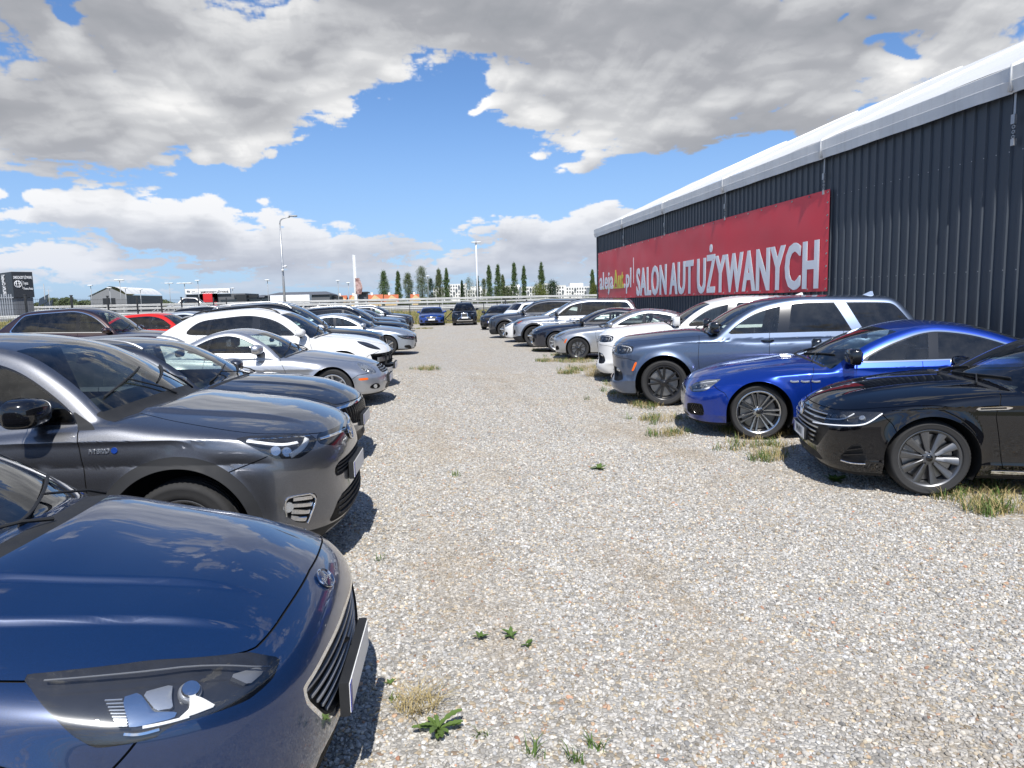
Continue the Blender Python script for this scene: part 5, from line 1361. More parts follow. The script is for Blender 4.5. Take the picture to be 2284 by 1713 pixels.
def trailer():
    y = 118.; a = at_y(602, 659, y); b = at_y(690, 659, y); W_ = float(b[0]-a[0]); z1 = float(a[2]); z0 = float(at_y(640, 669, y)[2])-.6; o = thing('truck_trailer', 'long plain white truck trailer beyond the road barrier', 'trailer', (float(a[0]), y, 0))
    g = Geo(); g.box((0, 0, z0), (W_, 2.5, z1)); link('trailer_box', g.mesh('trailer_box', M['sign_white'], False), o); g = Geo(); g.box((.3, .3, z0-.35), (W_-.3, 2.2, z0-.02)); link('chassis', g.mesh('chassis', M['dark_steel'], False), o)
    for x in (W_*.15, W_*.68, W_*.78, W_*.88): g = Geo(); g.lathe([(.05, -.15), (.45, -.15), (.5, 0), (.45, .15), (.05, .15)], 20, off=(x, .4, z0-.6)); link('wheel', g.mesh('wheel', M['rubber']), o)
trailer()
def pylons():
    y = 125.; a = at_y(795, 672, y)
    for (ub, ut, vt, lab) in ((793, 787, 568, 'taller of the two slim white pylons'), (797, 790, 569, 'right one of the two slim white pylons, next to the flag banner')):
        b = at_y(ub, 668, y); t = at_y(ut, vt, y); o = thing('pylon', lab, 'pylon', (float(b[0]), y, 0), 0, None); g = Geo(); dx = float(t[0]-b[0])*.55; g.tube([(0, 0, 0), (dx, 0, float(t[2]))], [.17, .12], 4); link('mast', g.mesh('mast', M['sign_white'], False), o)
    c = at_y(799, 620, y-1.); d = at_y(806, 656, y-1.); z1, z0 = float(c[2]), float(d[2]); o = thing('flag_banner', 'printed vertical flag banner with brown and pink figures beside the pylons', 'banner', (float(at_y(793, 640, y-1)[0]), y-1., 0)); W_ = float(at_y(805, 640, y-1)[0]-at_y(793, 640, y-1)[0])
    g = Geo(); V = []
    for i in range(9):
        for j in range(9): V.append((W_*i/8+.25*math.sin(j*.5)*(i/8), .12*math.sin(i*1.1+j*.6), z0+(z1-z0)*j/8))
    g.add(V, quads_grid(9, 9)); m, t, oo = new_mat('flag_print'); P = t.n('ShaderNodeTexCoord').outputs['Object']
    f = t.noise(t.vm('MULTIPLY', P, (1., 1., .6)), .75, 5, .6, .8); cc = t.ramp(f, [(.30, (.06, .045, .045)), (.45, (.22, .12, .11)), (.53, (.52, .36, .33)), (.60, (.15, .09, .09)), (.70, (.40, .30, .29))]); p = t.n('ShaderNodeBsdfPrincipled', i={'Base Color': cc, 'Roughness': .6}); t.l(p.outputs[0], oo.inputs[0])
    link('flag', g.mesh('flag', m), o)
    o2, W2, H2 = block('kiosk', 'small dark kiosk with a flat roof under the flag banner', 'kiosk', 799, 817, 654, 668, 126., 5., 'grey_sheet'); g = Geo(); g.box((.4, -.06, .5), (W2*.5, .02, H2*.7)); link('window', g.mesh('window', M['window_dark'], False), o2); g = Geo(); g.box((-.3, -.5, H2), (W2+.3, 5.2, H2+.25)); link('roof', g.mesh('roof', M['sign_black'], False), o2)
    block('kiosk', 'dark flat kiosk right of the showroom', 'kiosk', 527, 549, 657, 668, 138., 6., 'sign_black')
pylons()
def crane():
    a = at_y(1021, 636, 820.); o = thing('tower_crane', 'faint pink tower crane jib behind the apartment blocks', 'crane', (float(a[0]), 820., 0)); H = float(a[2])
    simple('crane_pink', (.55, .28, .25), .6); g = Geo(); g.box((3.4, -.5, 0), (4.4, .5, H+1)); link('tower', g.mesh('tower', M['crane_pink'], False), o); g = Geo(); g.add([(0, -.3, H-2), (0, .3, H-2), (10, .3, H+1), (10, -.3, H+1), (0, 0, H-1.2), (10, 0, H+2.2)], [(0, 1, 2, 3), (0, 3, 5, 4), (1, 4, 5, 2)]); link('jib', g.mesh('jib', M['crane_pink'], False), o)
crane()

# ---- trees
def tree(name, lab, u, vt, wpx, y, leaf, shape, seed, group='trees beyond the road', vb=668, n=None):
    y = y*1.9; rs = np.random.RandomState(seed); a = at_y(u, vt, y); H = float(a[2]); R = wpx*y/CAM_F/2*1.5
    o = thing(name, lab, 'tree', (float(a[0]), y, 0), 0, group)
    g = Geo(); lean = rs.uniform(-.15, .15, 2); zz = np.linspace(0, H*.93, 9); g.tube([(lean[0]*q/H*1.5+.06*math.sin(q), lean[1]*q/H, q) for q in zz], np.linspace(max(.09, H*.018), .03, 9), 7)
    nl = 16 if shape == 'col' else 12
    for i in range(nl):
        z = H*(rs.uniform(.12, .8)); th = rs.uniform(0, 6.28); l = R*(.8 if shape != 'col' else .6); up = (1.6 if shape == 'col' else .5)*l
        g.tube([(0, 0, z), (l*.5*math.cos(th), l*.5*math.sin(th), z+up*.6), (l*math.cos(th), l*math.sin(th), z+up)], [.06, .04, .015], 5)
    link('trunk', g.mesh('trunk', M['bark']), o)
    # crown: leaf clumps gathered round twigs, uneven outline with gaps
    nc = {'col': 190, 'loose': 150, 'round': 120}[shape]; cl = []
    lobes = rs.uniform(0, 6.28, 8)
    while len(cl) < nc:
        t = rs.uniform(.03, 1); th = rs.uniform(0, 6.28)
        if shape == 'col': rad = (t/.16)**.7 if t < .16 else (1-((t-.16)/.84)**2.3)**.8*(.74+.26*math.sin(t*17+2*th+lobes[0])*math.sin(t*7+lobes[4]))
        elif shape == 'loose': rad = (.35+.65*math.sin(math.pi*min(1, t**.8)))*(.75+.25*math.sin(3*th+t*9+lobes[1]))
        else: rad = math.sqrt(max(0, 1-(2*t-1)**2))*(.85+.15*math.sin(4*th+lobes[2]))
        if shape == 'loose' and math.sin(t*13+th*2+lobes[3]) > .72: continue
        r = R*rad*math.sqrt(rs.uniform(.03, 1))*.82; cl.append((r*math.cos(th), r*math.sin(th), H*(.04 if shape != 'loose' else .12)+t*H*(.96 if shape != 'loose' else .9)))
    cl = np.array(cl); m = n or 40; s = {'col': .26, 'loose': .30, 'round': .32}[shape]*max(.7, R/2.4)
    P = np.repeat(cl, m, 0)+rs.normal(0, 1, (len(cl)*m, 3))*np.array([s, s, s*1.35]); sz = rs.uniform(.16, .36, len(P))
    A = rs.normal(0, 1, (len(P), 3)); A /= np.linalg.norm(A, axis=1, keepdims=True); Bv = np.cross(A, rs.normal(0, 1, (len(P), 3))); Bv /= np.linalg.norm(Bv, axis=1, keepdims=True)
    V = np.stack([P-A*sz[:, None], P+Bv*sz[:, None]*.6, P+A*sz[:, None]], 1).reshape(-1, 3); T = np.arange(len(V)).reshape(-1, 3)
    me = mesh_from('crown', V, T, None, [M[leaf]]); me.polygons.foreach_set('use_smooth', np.zeros(len(T), bool)); link('crown', me, o); return o
TREES = [(855, 607, 25, 'col', 'leaf_poplar', 175, 'first poplar on the left with a broad ragged foot'), (887, 606, 15, 'col', 'leaf_poplar', 185, 'slim dark poplar at the left of the loose group'), (910, 613, 24, 'loose', 'leaf_loose', 190, 'loose grey-green tree next to the slim poplar'), (940, 598, 29, 'loose', 'leaf_loose', 185, 'tallest see-through tree of the loose group'), (960, 622, 16, 'round', 'leaf_dark', 215, 'small dark tree behind the loose group'), (978, 603, 20, 'col', 'leaf_loose', 185, 'grey-green poplar of the leaning pair'), (995, 600, 14, 'col', 'leaf_poplar', 182, 'dark poplar right of the leaning pair'),
    (1030, 626, 9, 'col', 'leaf_dark', 255, 'small dark cypress-like tree before the apartment roofs'), (1046, 622, 24, 'round', 'leaf_loose', 320, 'faint treetop showing above the apartment roofs'), (1065, 616, 11, 'col', 'leaf_dark', 310, 'dark treetop beside the tall white mast'), (1079, 624, 14, 'loose', 'leaf_loose', 300, 'low grey tree left of the first right-hand poplar'), (1090, 594, 15, 'col', 'leaf_poplar', 180, 'dense dark poplar right of the white mast'), (1110, 592, 17, 'col', 'leaf_poplar', 180, 'dense poplar with a side shoot'), (1121, 614, 12, 'col', 'leaf_loose', 184, 'side shoot poplar leaning on the dense one'), (1133, 639, 18, 'round', 'leaf_loose', 190, 'low brownish bush between two poplars'),
    (1146, 588, 17, 'col', 'leaf_poplar', 180, 'broadest dark poplar in the middle of the right-hand row'), (1168, 594, 13, 'col', 'leaf_poplar', 182, 'slim slightly bent poplar'), (1207, 587, 17, 'col', 'leaf_poplar', 180, 'tall poplar standing over the lime green bush'), (1203, 637, 34, 'round', 'leaf_lime', 172, 'bright lime green bush at the foot of the tall poplar'), (1232, 629, 26, 'round', 'leaf_dark', 175, 'round dark green tree in front of the apartments'), (1321, 602, 12, 'col', 'leaf_poplar', 175, 'last poplar next to the hall corner'), (1325, 637, 18, 'round', 'leaf_lime', 172, 'yellow-green bush under the last poplar')]
for i, (u, v, w, sh, lf, y, lab) in enumerate(TREES): tree('poplar_tree' if sh == 'col' else ('bush' if v > 635 else 'broadleaf_tree'), lab, u, v, w, float(y), lf, sh, 100+i)
# far treeline on the left and under the buildings: one mass
def treeline():
    rs = np.random.RandomState(5); V = []
    for (u0, u1, v, y, n) in ((75, 205, 663, 190, 26000), (355, 420, 667, 200, 6000), (540, 600, 666, 210, 5000), (700, 960, 664, 230, 16000), (960, 1335, 664, 225, 16000)):
        u = rs.uniform(u0, u1, n); x = np.array([at_y(a, v, y)[0] for a in (u0, u1)]); X = x[0]+(x[1]-x[0])*(u-u0)/(u1-u0); zt = float(at_y((u0+u1)/2, v, y)[2]); top = zt*(.72+.28*np.sin(X*.35+np.sin(X*.9)*1.2)*.6+.1*np.sin(X*1.7)); Z = top*rs.uniform(0, 1, n)**.7; V.append(np.stack([X, y+rs.uniform(-3, 3, n), Z], -1))
    P = np.concatenate(V); sz = rs.uniform(.15, .42, len(P)); A = rs.normal(0, 1, P.shape); A /= np.linalg.norm(A, axis=1, keepdims=True); B_ = np.cross(A, rs.normal(0, 1, P.shape)); B_ /= np.linalg.norm(B_, axis=1, keepdims=True)
    Vv = np.stack([P-A*sz[:, None], P+B_*sz[:, None]*.7, P+A*sz[:, None]], 1).reshape(-1, 3); me = mesh_from('treeline', Vv, np.arange(len(Vv)).reshape(-1, 3), None, [M['leaf_loose']]); me.polygons.foreach_set('use_smooth', np.zeros(len(P), bool)); stuff('treeline_woods', me)
treeline()
# ============================================================ car shapes (s from the front bumper, z up, metres)
RIM = {
    'turbine': dict(n=10, w0=.030, w1=.066, dish=.012, mat='rim_grey', dp=1.3, tilt=.25, capmat='black_gloss', skew=0),
    'double7': dict(n=7, w0=.020, w1=.030, pair=.034, p0=.018, dish=.020, mat='rim_dark', mach='rim_mach', lip='rim_mach', capmat='rim_dark'),
    'split5': dict(n=5, w0=.030, w1=.036, pair=.058, p0=.012, dish=.016, mat='rim_dark', capmat='rim_dark'),
    'five2': dict(n=5, w0=.034, w1=.030, pair=.034, p0=.022, dish=.018, mat='rim_silver', capmat='rim_silver'),
    'black10': dict(n=5, w0=.026, w1=.024, pair=.060, p0=.014, dish=.014, mat='rim_black'),
    'silver10': dict(n=10, w0=.026, w1=.030, dish=.014, mat='rim_silver', capmat='rim_silver'),
    'five': dict(n=5, w0=.075, w1=.085, dish=.016, mat='rim_grey', capmat='rim_grey'),
    'blackfive': dict(n=5, w0=.070, w1=.085, dish=.016, mat='rim_black', mach='rim_mach'),
}
def arteon():
    L = 4.866
    return dict(L=L, W=1.871, fo=.93, wb=2.837, R=.343, rr=.262, tw=.245, Ra=.392, rim=RIM['turbine'], hi=2,
        hood=[(0, .70), (.10, .765), (.28, .85), (.60, .93), (1.0, .99), (1.40, 1.02), (1.8, .985), (3.6, 1.0), (4.3, 1.055), (4.75, 1.06), (4.87, 1.0)],
        gh=[(.9, .62), (1.28, .93), (1.5, 1.055), (2.0, 1.285), (2.35, 1.39), (2.75, 1.44), (3.1, 1.438), (3.6, 1.375), (4.1, 1.24), (4.5, 1.10), (4.9, .9)],
        plan=[(0, .80), (.3, .885), (.7, .925), (1.3, .93), (2.4, .935), (3.6, .93), (4.3, .91), (4.87, .84)],
        belt=[(.8, .90), (1.4, .945), (2.4, .965), (3.6, 1.0), (4.4, 1.05)],
        nose=[(.15, .11), (.22, .045), (.32, .03), (.45, .012), (.58, 0), (.70, .015), (.78, .05), (.9, .14)],
        tail=[(.2, .2), (.35, .06), (.6, 0), (.95, .03), (1.05, .05), (1.2, .2)],
        bot=[(0, .17), (.3, .155), (.9, .16), (4.0, .17), (4.87, .26)],
        b2=.10, b5=.33, hc=.085, flare=.028, ksh=.03, kts=.075, cw=.30, tum=.50,
        lines=[([(0, .80), (.9, .815), (1.5, .83), (4.87, .89)], .016, .10, .035), ([(0, .3), (4.87, .3)], .018, .09, .08)],
        hoodx=lambda s, a: .016*np.clip(1-np.abs(a-(.34+.16*(s-.2)))/.10, 0, 1)**2*sstep(.1, .5, s)*(1-sstep(1.2, 1.5, s)),
        ws=(1.32, 2.36), rw=(3.25, 4.35), apil=.07,
        dlo=dict(front=[(1.62, .9), (1.95, 1.3)], rear=[(4.18, .98), (3.55, 1.40)], chrome=.020, pillars=[(2.70, 2.78, .97, 1.37, .045), (3.78, 3.62, .97, 1.37, .02)], q=.072),
        doors=([(1.50, .27), (1.46, .5), (1.42, .75), (1.47, .93)], [(2.62, .27), (2.64, .6), (2.66, .97)], [(3.40, .27), (3.46, .5), (3.72, .8), (3.86, .99)], .27),
        hood_edge=[(.08, 0), (.08, .50), (.13, .65), (.20, .742), (.31, .815), (.43, .87), (.7, .93), (1.35, .97)],
        side_gaps=[[(.60, .775), (.9, .80), (1.2, .815), (1.46, .835)]],
        bumper_cut=[(1.40, .755), (1.52, .66), (1.60, .56)],
        wrapreg=[('front_trim', [(-.3, .36), (-.3, .735), (.35, .715), (.758, .718), (1.08, .748), (1.43, .766), (1.40, .735), (1.31, .66), (1.22, .622), (1.02, .60), (.86, .576), (.72, .46), (.58, .35), (.30, .35)], (2, .08)),
                 ('headlight', [(.70, .712), (.76, .716), (1.08, .744), (1.42, .762), (1.32, .675), (1.23, .633), (1.02, .612), (.72, .60)], (2, .08)),
                 ('grille', [(-.3, .37), (-.3, .715), (.35, .70), (.70, .70), (.70, .61), (.82, .575), (.70, .47), (.56, .365), (.34, .365)], (2, .08)),
                 ('side_intake', [(.952, .312), (1.125, .455), (1.215, .475), (1.30, .32), (1.235, .27), (1.0, .29)], (2, .10)),
                 ('lower_grille', [(-.3, .235), (-.3, .315), (.52, .315), (.68, .25), (.6, .235)], (2, .1))],
        sidereg=[('fender_vent', [(1.255, .803), (1.285, .817), (1.50, .828), (1.56, .818), (1.52, .797), (1.285, .787)], (1, .1))],
        mirror=(1.86, 1.02, 'soft', 'paint', .14), handles=[(2.42, .80), (3.55, .83)], handlemat=None, plate=.44, plate_text='W4 AV111', extra=arteon_extra)
def arteon_extra(k):
    B = k.B
    k.strip('fender_vent_insert', [(1.30, .802), (1.50, .812)], .012, .003, 'black_gloss', kind='side', off=.004)
    k.slats('grille_bar', [.40, .45, .50, .55, .60, .65, .69], lambda z: min(.60, .36+.9*(z-.36)), .012, .016, 'satin', None, 17, .012)
    # light strips that run on from the grille bars
    k.strip('light_strip', [(.45, .645), (.75, .654), (.966, .669), (1.05, .71), (1.075, .73)], .012, .006, 'led', k.lens, off=-.008)
    k.strip('light_strip', [(.45, .585), (.782, .604), (1.028, .618), (1.238, .639), (1.329, .681), (1.41, .75)], .012, .006, 'led', k.lens, off=-.004)
    for (w, z) in ((.80, .69), (.93, .70), (1.20, .71)):
        P, N = k.on_wrap([(w, z)]); k.disc('lamp_unit', P[0]-N[0]*.035, N[0], .028, .02, 'lamp_bright', k.lens, both=True)
    k.strip('intake_blade', [(1.0, .335), (1.27, .37)], .012, .02, 'black_gloss', off=-.03); k.strip('intake_chrome', [(.98, .285), (1.12, .272), (1.27, .282)], .014, .01, 'chrome', off=.0)
    k.strip('intake_blade', [(1.05, .385), (1.24, .42)], .012, .02, 'black_gloss', off=-.03)
    k.strip('sill_trim', [(1.42, .235), (2.4, .225), (3.4, .235)], .03, .008, 'chrome', kind='side')
    P = np.array([float(B.front_s(np.array([0.]), np.array([.665]))[0])-.004, 0, .665]); badge(k, 'emblem', P, (-1, 0, .1), .075, 'VW')
    for sd in (1, -1):
        pass
def badge(k, name, P, N, r, txt, parent=None, mat='chrome', sx=1.):
    o = k.disc(name, P, N, r, .008, 'black_gloss', parent, sx)[0]
    N = np.array(N, float)/np.linalg.norm(N); t = np.cross([0, 0, 1.], N); t /= np.linalg.norm(t); b = np.cross(N, t)
    g = Geo(); th = np.linspace(0, 2*np.pi, 25); g.tube([np.array(P)+N*.008+r*.93*(np.cos(a)*t*sx+np.sin(a)*b) for a in th], r*.06, 6, cap=False)
    k.add('emblem_ring', g, M[mat], o, False)
    if txt == 'VW':
        for pl in ([(-.42, .75), (0, .08), (.42, .75)], [(-.86, .25), (-.45, -.80), (0, -.02), (.45, -.80), (.86, .25)]):
            pl = [(x, y) for x, y in pl]; g = Geo(); pts = [np.array(P)+N*.009+r*(x*t+y*b) for x, y in pl]
            for a, c in zip(pts[:-1], pts[1:]): g.tube([a, c], r*.07, 6)
            k.add('emblem_letter', g, M[mat], o, False)
    return o

def gen(L, W, fo, wb, R, rr, zn, zh, cowl, header, peak, roof_end, glass_end, deck, belt, **o):
    """curves of an ordinary car from a few measured points"""
    sc, zc = cowl; sh, zt = header; sp, zp = peak; sr, zr = roof_end; sg, zg = glass_end
    hw = W/2; zb0, zb1 = belt
    sm = (sc+sg)/2
    d = dict(L=L, W=W, fo=fo, wb=wb, R=R, rr=rr, Ra=o.pop('Ra', R*1.14), tw=.235, hi=1, rim=RIM['five'],
        hood=[(0, zn-.05), (.12, zn+.01), (.32, zh), (.62, zh+(zc-zh)*.42), (sc-.15, zc-.025), (sc+.12, zc), (sc+.5, zb0+.015), (sm, (zb0+zb1)/2+.03), (sg-.15, zb1+.03), (max(sg+.10, L-.25), deck), (L, deck-.06)],
        gh=[(sc-.4, zc-.40*.75), (sc, zc-.06), (sc+(sh-sc)*.5, zc+(zt-zc)*.54), (sh, zt), ((sh+sp)/2, zt+(zp-zt)*.72), (sp, zp), ((sp+sr)/2, zp-(zp-zr)*.32), (sr, zr), (sr+(sg-sr)*.55, zr-(zr-zg)*.5), (sg, zg), (sg+.3, zg-.3*(zr-zg)/max(sg-sr, .05))],
        plan=[(0, hw*.86), (.3, hw*.95), (.75, hw*.99), (1.4, hw), (L*.5, hw), (L-1.2, hw*.995), (L-.5, hw*.97), (L, hw*.90)],
        belt=[(.8, zb0-.03), (sc+.2, zb0), (sm, (zb0+zb1)/2), (sg-.2, zb1), (L, zb1+.03)],
        nose=[(.15, .12), (.25, .04), (.36, .015), (.50, 0), (.64, .005), (zn-.02, .05), (zn+.10, .16)],
        tail=[(.2, .18), (.34, .06), (.6, 0), (max(.9, deck-.05), .03), (deck+.12, .08), (deck+.5, .30)],
        bot=[(0, .19), (.3, .17), (.9, .18), (L-.9, .19), (L, .28)],
        ws=(sc+.02, sh), rw=(sr+.02, sg-.03),
        dlo=dict(front=[(sc+.28, .9), (sc+.60, 1.3)], rear=[(sg-.25, zb1), (sr+.05, zr)], pillars=[(sh+.42, sh+.46, zb0, zt, .045)]),
        doors=([(fo+.60, .27), (fo+.56, .5), (fo+.52, .75), (fo+.56, zb0)], [(sh+.38, .27), (sh+.40, .6), (sh+.42, zb0)], [(fo+wb-.42, .27), (fo+wb-.36, .5), (fo+wb-.12, .8), (fo+wb-.02, zb1)], .27),
        hood_edge=[(.10, 0), (.13, .30), (.20, .52), (.34, .66), (.6, hw*.82), (sc-.2, hw*.86), (sc+.05, hw*.86)],
        bumper_cut=[(.95, zn-.02), (1.25, .60), (1.38, .50)],
        mirror=(sc+.42, zb0+.065, 'soft', 'paint', .14), handles=[(sh+.2, zb0-.12), (fo+wb-.22, zb1-.12)], plate=.48, mid=sp+.1)
    d.update(o); return d

def ghibli():
    return gen(4.97, 1.945, .93, 2.998, .351, .272, .70, .80, (1.53, 1.005), (2.46, 1.375), (2.95, 1.452), (3.5, 1.40), (4.35, 1.13), 1.075, (.955, 1.02), hi=2, Ra=.40, rim=RIM['double7'],
        nose=[(.15, .10), (.24, .03), (.36, .0), (.50, .0), (.62, .03), (.70, .07), (.85, .18)], b2=.12, b5=.36, flare=.05, hc=.12, kts=.09, cw=.28, tum=.52, gin=.025, ksh=.05,
        hood=[(0, .66), (.10, .725), (.30, .81), (.62, .885), (1.0, .94), (1.40, .995), (1.7, 1.005), (2.1, .975), (2.9, .995), (4.2, 1.065), (4.75, 1.085), (4.97, 1.02)],
        hoodx=lambda s, a: .012*np.clip(1-np.abs(a-(.22+.10*s))/.07, 0, 1)**2*sstep(.25, .6, s)*(1-sstep(1.3, 1.6, s))+.035*sstep(.50, .72, a)*np.exp(-((s-.85)/.42)**2),
        lines=[([(0, .74), (1.0, .80), (1.6, .85), (4.97, .92)], .014, .12, .05), ([(0, .30), (4.97, .33)], .02, .10, .06)],
        dlo=dict(front=[(1.80, .9), (2.10, 1.3)], rear=[(4.12, 1.06), (3.74, 1.36)], chrome=.016, pillars=[(2.92, 2.97, .97, 1.38, .055), (3.85, 3.72, .97, 1.38, .015)]),
        doors=([(1.60, .28), (1.55, .5), (1.53, .75), (1.60, .95)], [(2.76, .28), (2.78, .6), (2.80, .97)], [(3.50, .28), (3.56, .5), (3.80, .8), (3.92, 1.02)], .28),
        hood_edge=[(.06, 0), (.10, .25), (.20, .45), (.38, .58), (.7, .68), (1.1, .75), (1.50, .78)], bumper_cut=[(1.20, .68), (1.45, .60), (1.53, .52)],
        wrapreg=[('headlight', [(.57, .615), (.70, .685), (.90, .728), (1.22, .757), (1.20, .70), (1.12, .615), (.95, .585), (.76, .572)], (2, .08)),
                 ('grille', [(-.3, .34), (-.3, .60), (.36, .62), (.52, .56), (.46, .40), (.30, .34)], (2, .2)),
                 ('side_intake', [(.62, .41), (.80, .435), (1.057, .441), (1.10, .36), (1.10, .284), (.75, .275), (.62, .30)], (2, .12)), ('lower_grille', [(-.3, .235), (-.3, .28), (.6, .28), (.7, .235)], (2, .1))],
        mirror=(2.02, 1.05, 'box', 'black_gloss', .14), handles=[(2.52, .84), (3.62, .88)], plate=None, extra=ghibli_extra, lampmat='lamp_grey', roof_dark=True, antenna=4.28)
def ghibli_extra(k):
    for i in range(3):
        s = 1.29+i*.125
        k.strip('fender_vent', [(s, .757), (s+.035, .741), (s+.10, .748)], [.012]*9 and .022, .010, 'lamp_bright', kind='side', n=2)
    k.strip('lamp_strip', [(.74, .60), (.95, .615), (1.12, .66)], .03, .008, 'led', k.lens, off=-.02)
    k.strip('lamp_strip', [(.66, .645), (.85, .695), (1.16, .735)], .012, .006, 'led', k.lens, off=-.01)
    for (w, z) in ((.74, .64), (.86, .66), (.99, .68)):
        P, N = k.on_wrap([(w, z)]); k.disc('lamp_unit', P[0]-N[0]*.03, N[0], .024, .02, 'lamp_bright', k.lens, both=True)
    for i in range(9):
        y = -.36+.09*i; z = np.linspace(.37, .58, 7); P = np.stack([k.B.front_s(np.full(7, abs(y)), z), np.full(7, y), z], -1); N = np.tile([-1., 0, 0], (7, 1)); g = Geo(); g.sweep(P-N*.03, N, .014, .03); k.add('grille_bar', g, M['chrome'], both=False)
    mesh_lines(k, 'intake_mesh', .64, 1.09, .29, .43)
def mesh_lines(k, name, w0, w1, z0, z1, n=7):
    g = Geo()
    for i in range(n+6):
        for sl in (-1, 1):
            pts = [(w0+(w1-w0)*(i-3)/n+sl*t*.16, z0+(z1-z0)*t) for t in (0, .5, 1)]
            if min(p[0] for p in pts) < w0 or max(p[0] for p in pts) > w1: continue
            P, N = k.on_wrap(crv(pts, 1)); g.sweep(P-N*.035, N, .006, .01)
    if g.v: k.add(name, g, M['black_gloss'])

def durango(front='black'):
    return gen(5.11, 1.924, .95, 3.042, .386, .286, 1.0, 1.085, (1.54, 1.25), (2.34, 1.675), (3.1, 1.795), (4.55, 1.755), (5.02, 1.25), 1.12, (1.165, 1.215), hi=2, Ra=.475, rim=RIM['split5'], tw=.25,
        hood=[(0, .99), (.11, 1.065), (.28, 1.135), (.62, 1.18), (1.1, 1.23), (1.45, 1.255), (1.8, 1.22), (2.2, 1.19), (3.5, 1.22), (4.8, 1.24), (5.11, 1.2)],
        nose=[(.18, .13), (.28, .02), (.36, .0), (.45, .03), (.52, .06), (.78, .055), (.84, .04), (.98, .055), (1.06, .10), (1.2, .2)], b2=.07, b5=.26, hc=.10, hc4=.10, kts=.09, flare=.03, tum=.36, tum2=.14, gin=.022, ksh=.05, mid=3.4, cr=.10,
        tail=[(.25, .15), (.40, .05), (.7, 0), (1.15, .03), (1.3, .06), (1.7, .30)], rb2=.05, rb5=.10,
        side=[(0.1, .12), (.25, .05), (.42, .015), (.62, 0), (.85, .004), (1.02, .022), (1.2, .05), (1.4, .11)],
        plan=[(0, .84), (.3, .92), (.75, .955), (1.4, .955), (2.5, .962), (3.6, .962), (4.6, .945), (5.11, .88)],
        lines=[([(0, 1.0), (1.2, 1.065), (5.11, 1.09)], .012, .12, .03), ([(0, .42), (5.11, .45)], .016, .12, .08)],
        dlo=dict(front=[(1.80, 1.1), (2.02, 1.55)], rear=[(4.86, 1.2), (4.50, 1.68)], q=.07, rk=.06, seal=.014, pillars=[(2.82, 2.90, 1.17, 1.68, .085), (3.98, 3.70, 1.17, 1.70, .085, 'paint')]),
        doors=([(1.58, .36), (1.53, .5), (1.50, .8), (1.52, 1.17)], [(2.60, .36), (2.61, .7), (2.62, 1.18)], [(3.50, .36), (3.52, .55), (3.72, .9), (3.74, 1.2)], .36),
        hood_edge=[(.10, 0), (.12, .35), (.16, .58), (.26, .70), (.7, .765), (1.2, .80), (1.50, .81)], bumper_cut=[(.80, .82), (1.25, .80), (1.44, .76)],
        wrapreg=[('headlight', [(.60, 1.0), (.70, 1.015), (1.05, 1.025), (1.33, 1.0), (1.36, .95), (1.34, .89), (1.1, .87), (.80, .875)], (2, .10)),
                 ('grille', [(-.3, .86), (-.3, 1.01), (.58, 1.0), (.76, .88), (.68, .86)], (2, .10)),
                 ('side_intake', [(.66, .655), (.99, .63), (1.09, .56), (1.15, .44), (1.0, .41), (.83, .41), (.72, .5)], (2, .10)),
                 ('lower_grille', [(-.3, .34), (-.3, .66), (.56, .66), (.68, .50), (.66, .36)], (2, .12))],
        sidereg=[('side_marker', [(.47, .742), (.512, .745), (.445, .59), (.41, .59)], (1, .1))],
        mirror=(1.78, 1.29, 'box', 'black_gloss', .17), handles=[(2.59, 1.075), (3.62, 1.085)], handlemat='black_gloss', plate=None, extra=durango_extra, antenna=4.3)

def durango_extra(k):
    k.strip('lamp_strip', [(.70, 1.0), (1.05, 1.01), (1.30, .985), (1.32, .91)], .010, .006, 'led', k.lens, off=-.008)
    for (w, z) in ((.86, .94), (1.08, .945)):
        P, N = k.on_wrap([(w, z)]); k.disc('lamp_unit', P[0]-N[0]*.035, N[0], .04, .02, 'lamp_bright', k.lens, both=True)
    k.strip('lamp_blade', [(1.20, .99), (1.22, .885)], .02, .01, 'lamp_grey', k.lens, off=-.03)
    k.slats('grille_bar', [.90, .95], .66, .012, .02, 'black_gloss', None, 13, .01)
    k.slats('grille_bar', [.43, .50, .57, .64], .5, .012, .014, 'black_gloss', None, 13, .01)
    k.strip('fog_lamp', [(.78, .60), (.98, .59)], .05, .012, 'lamp_bright', off=-.035)

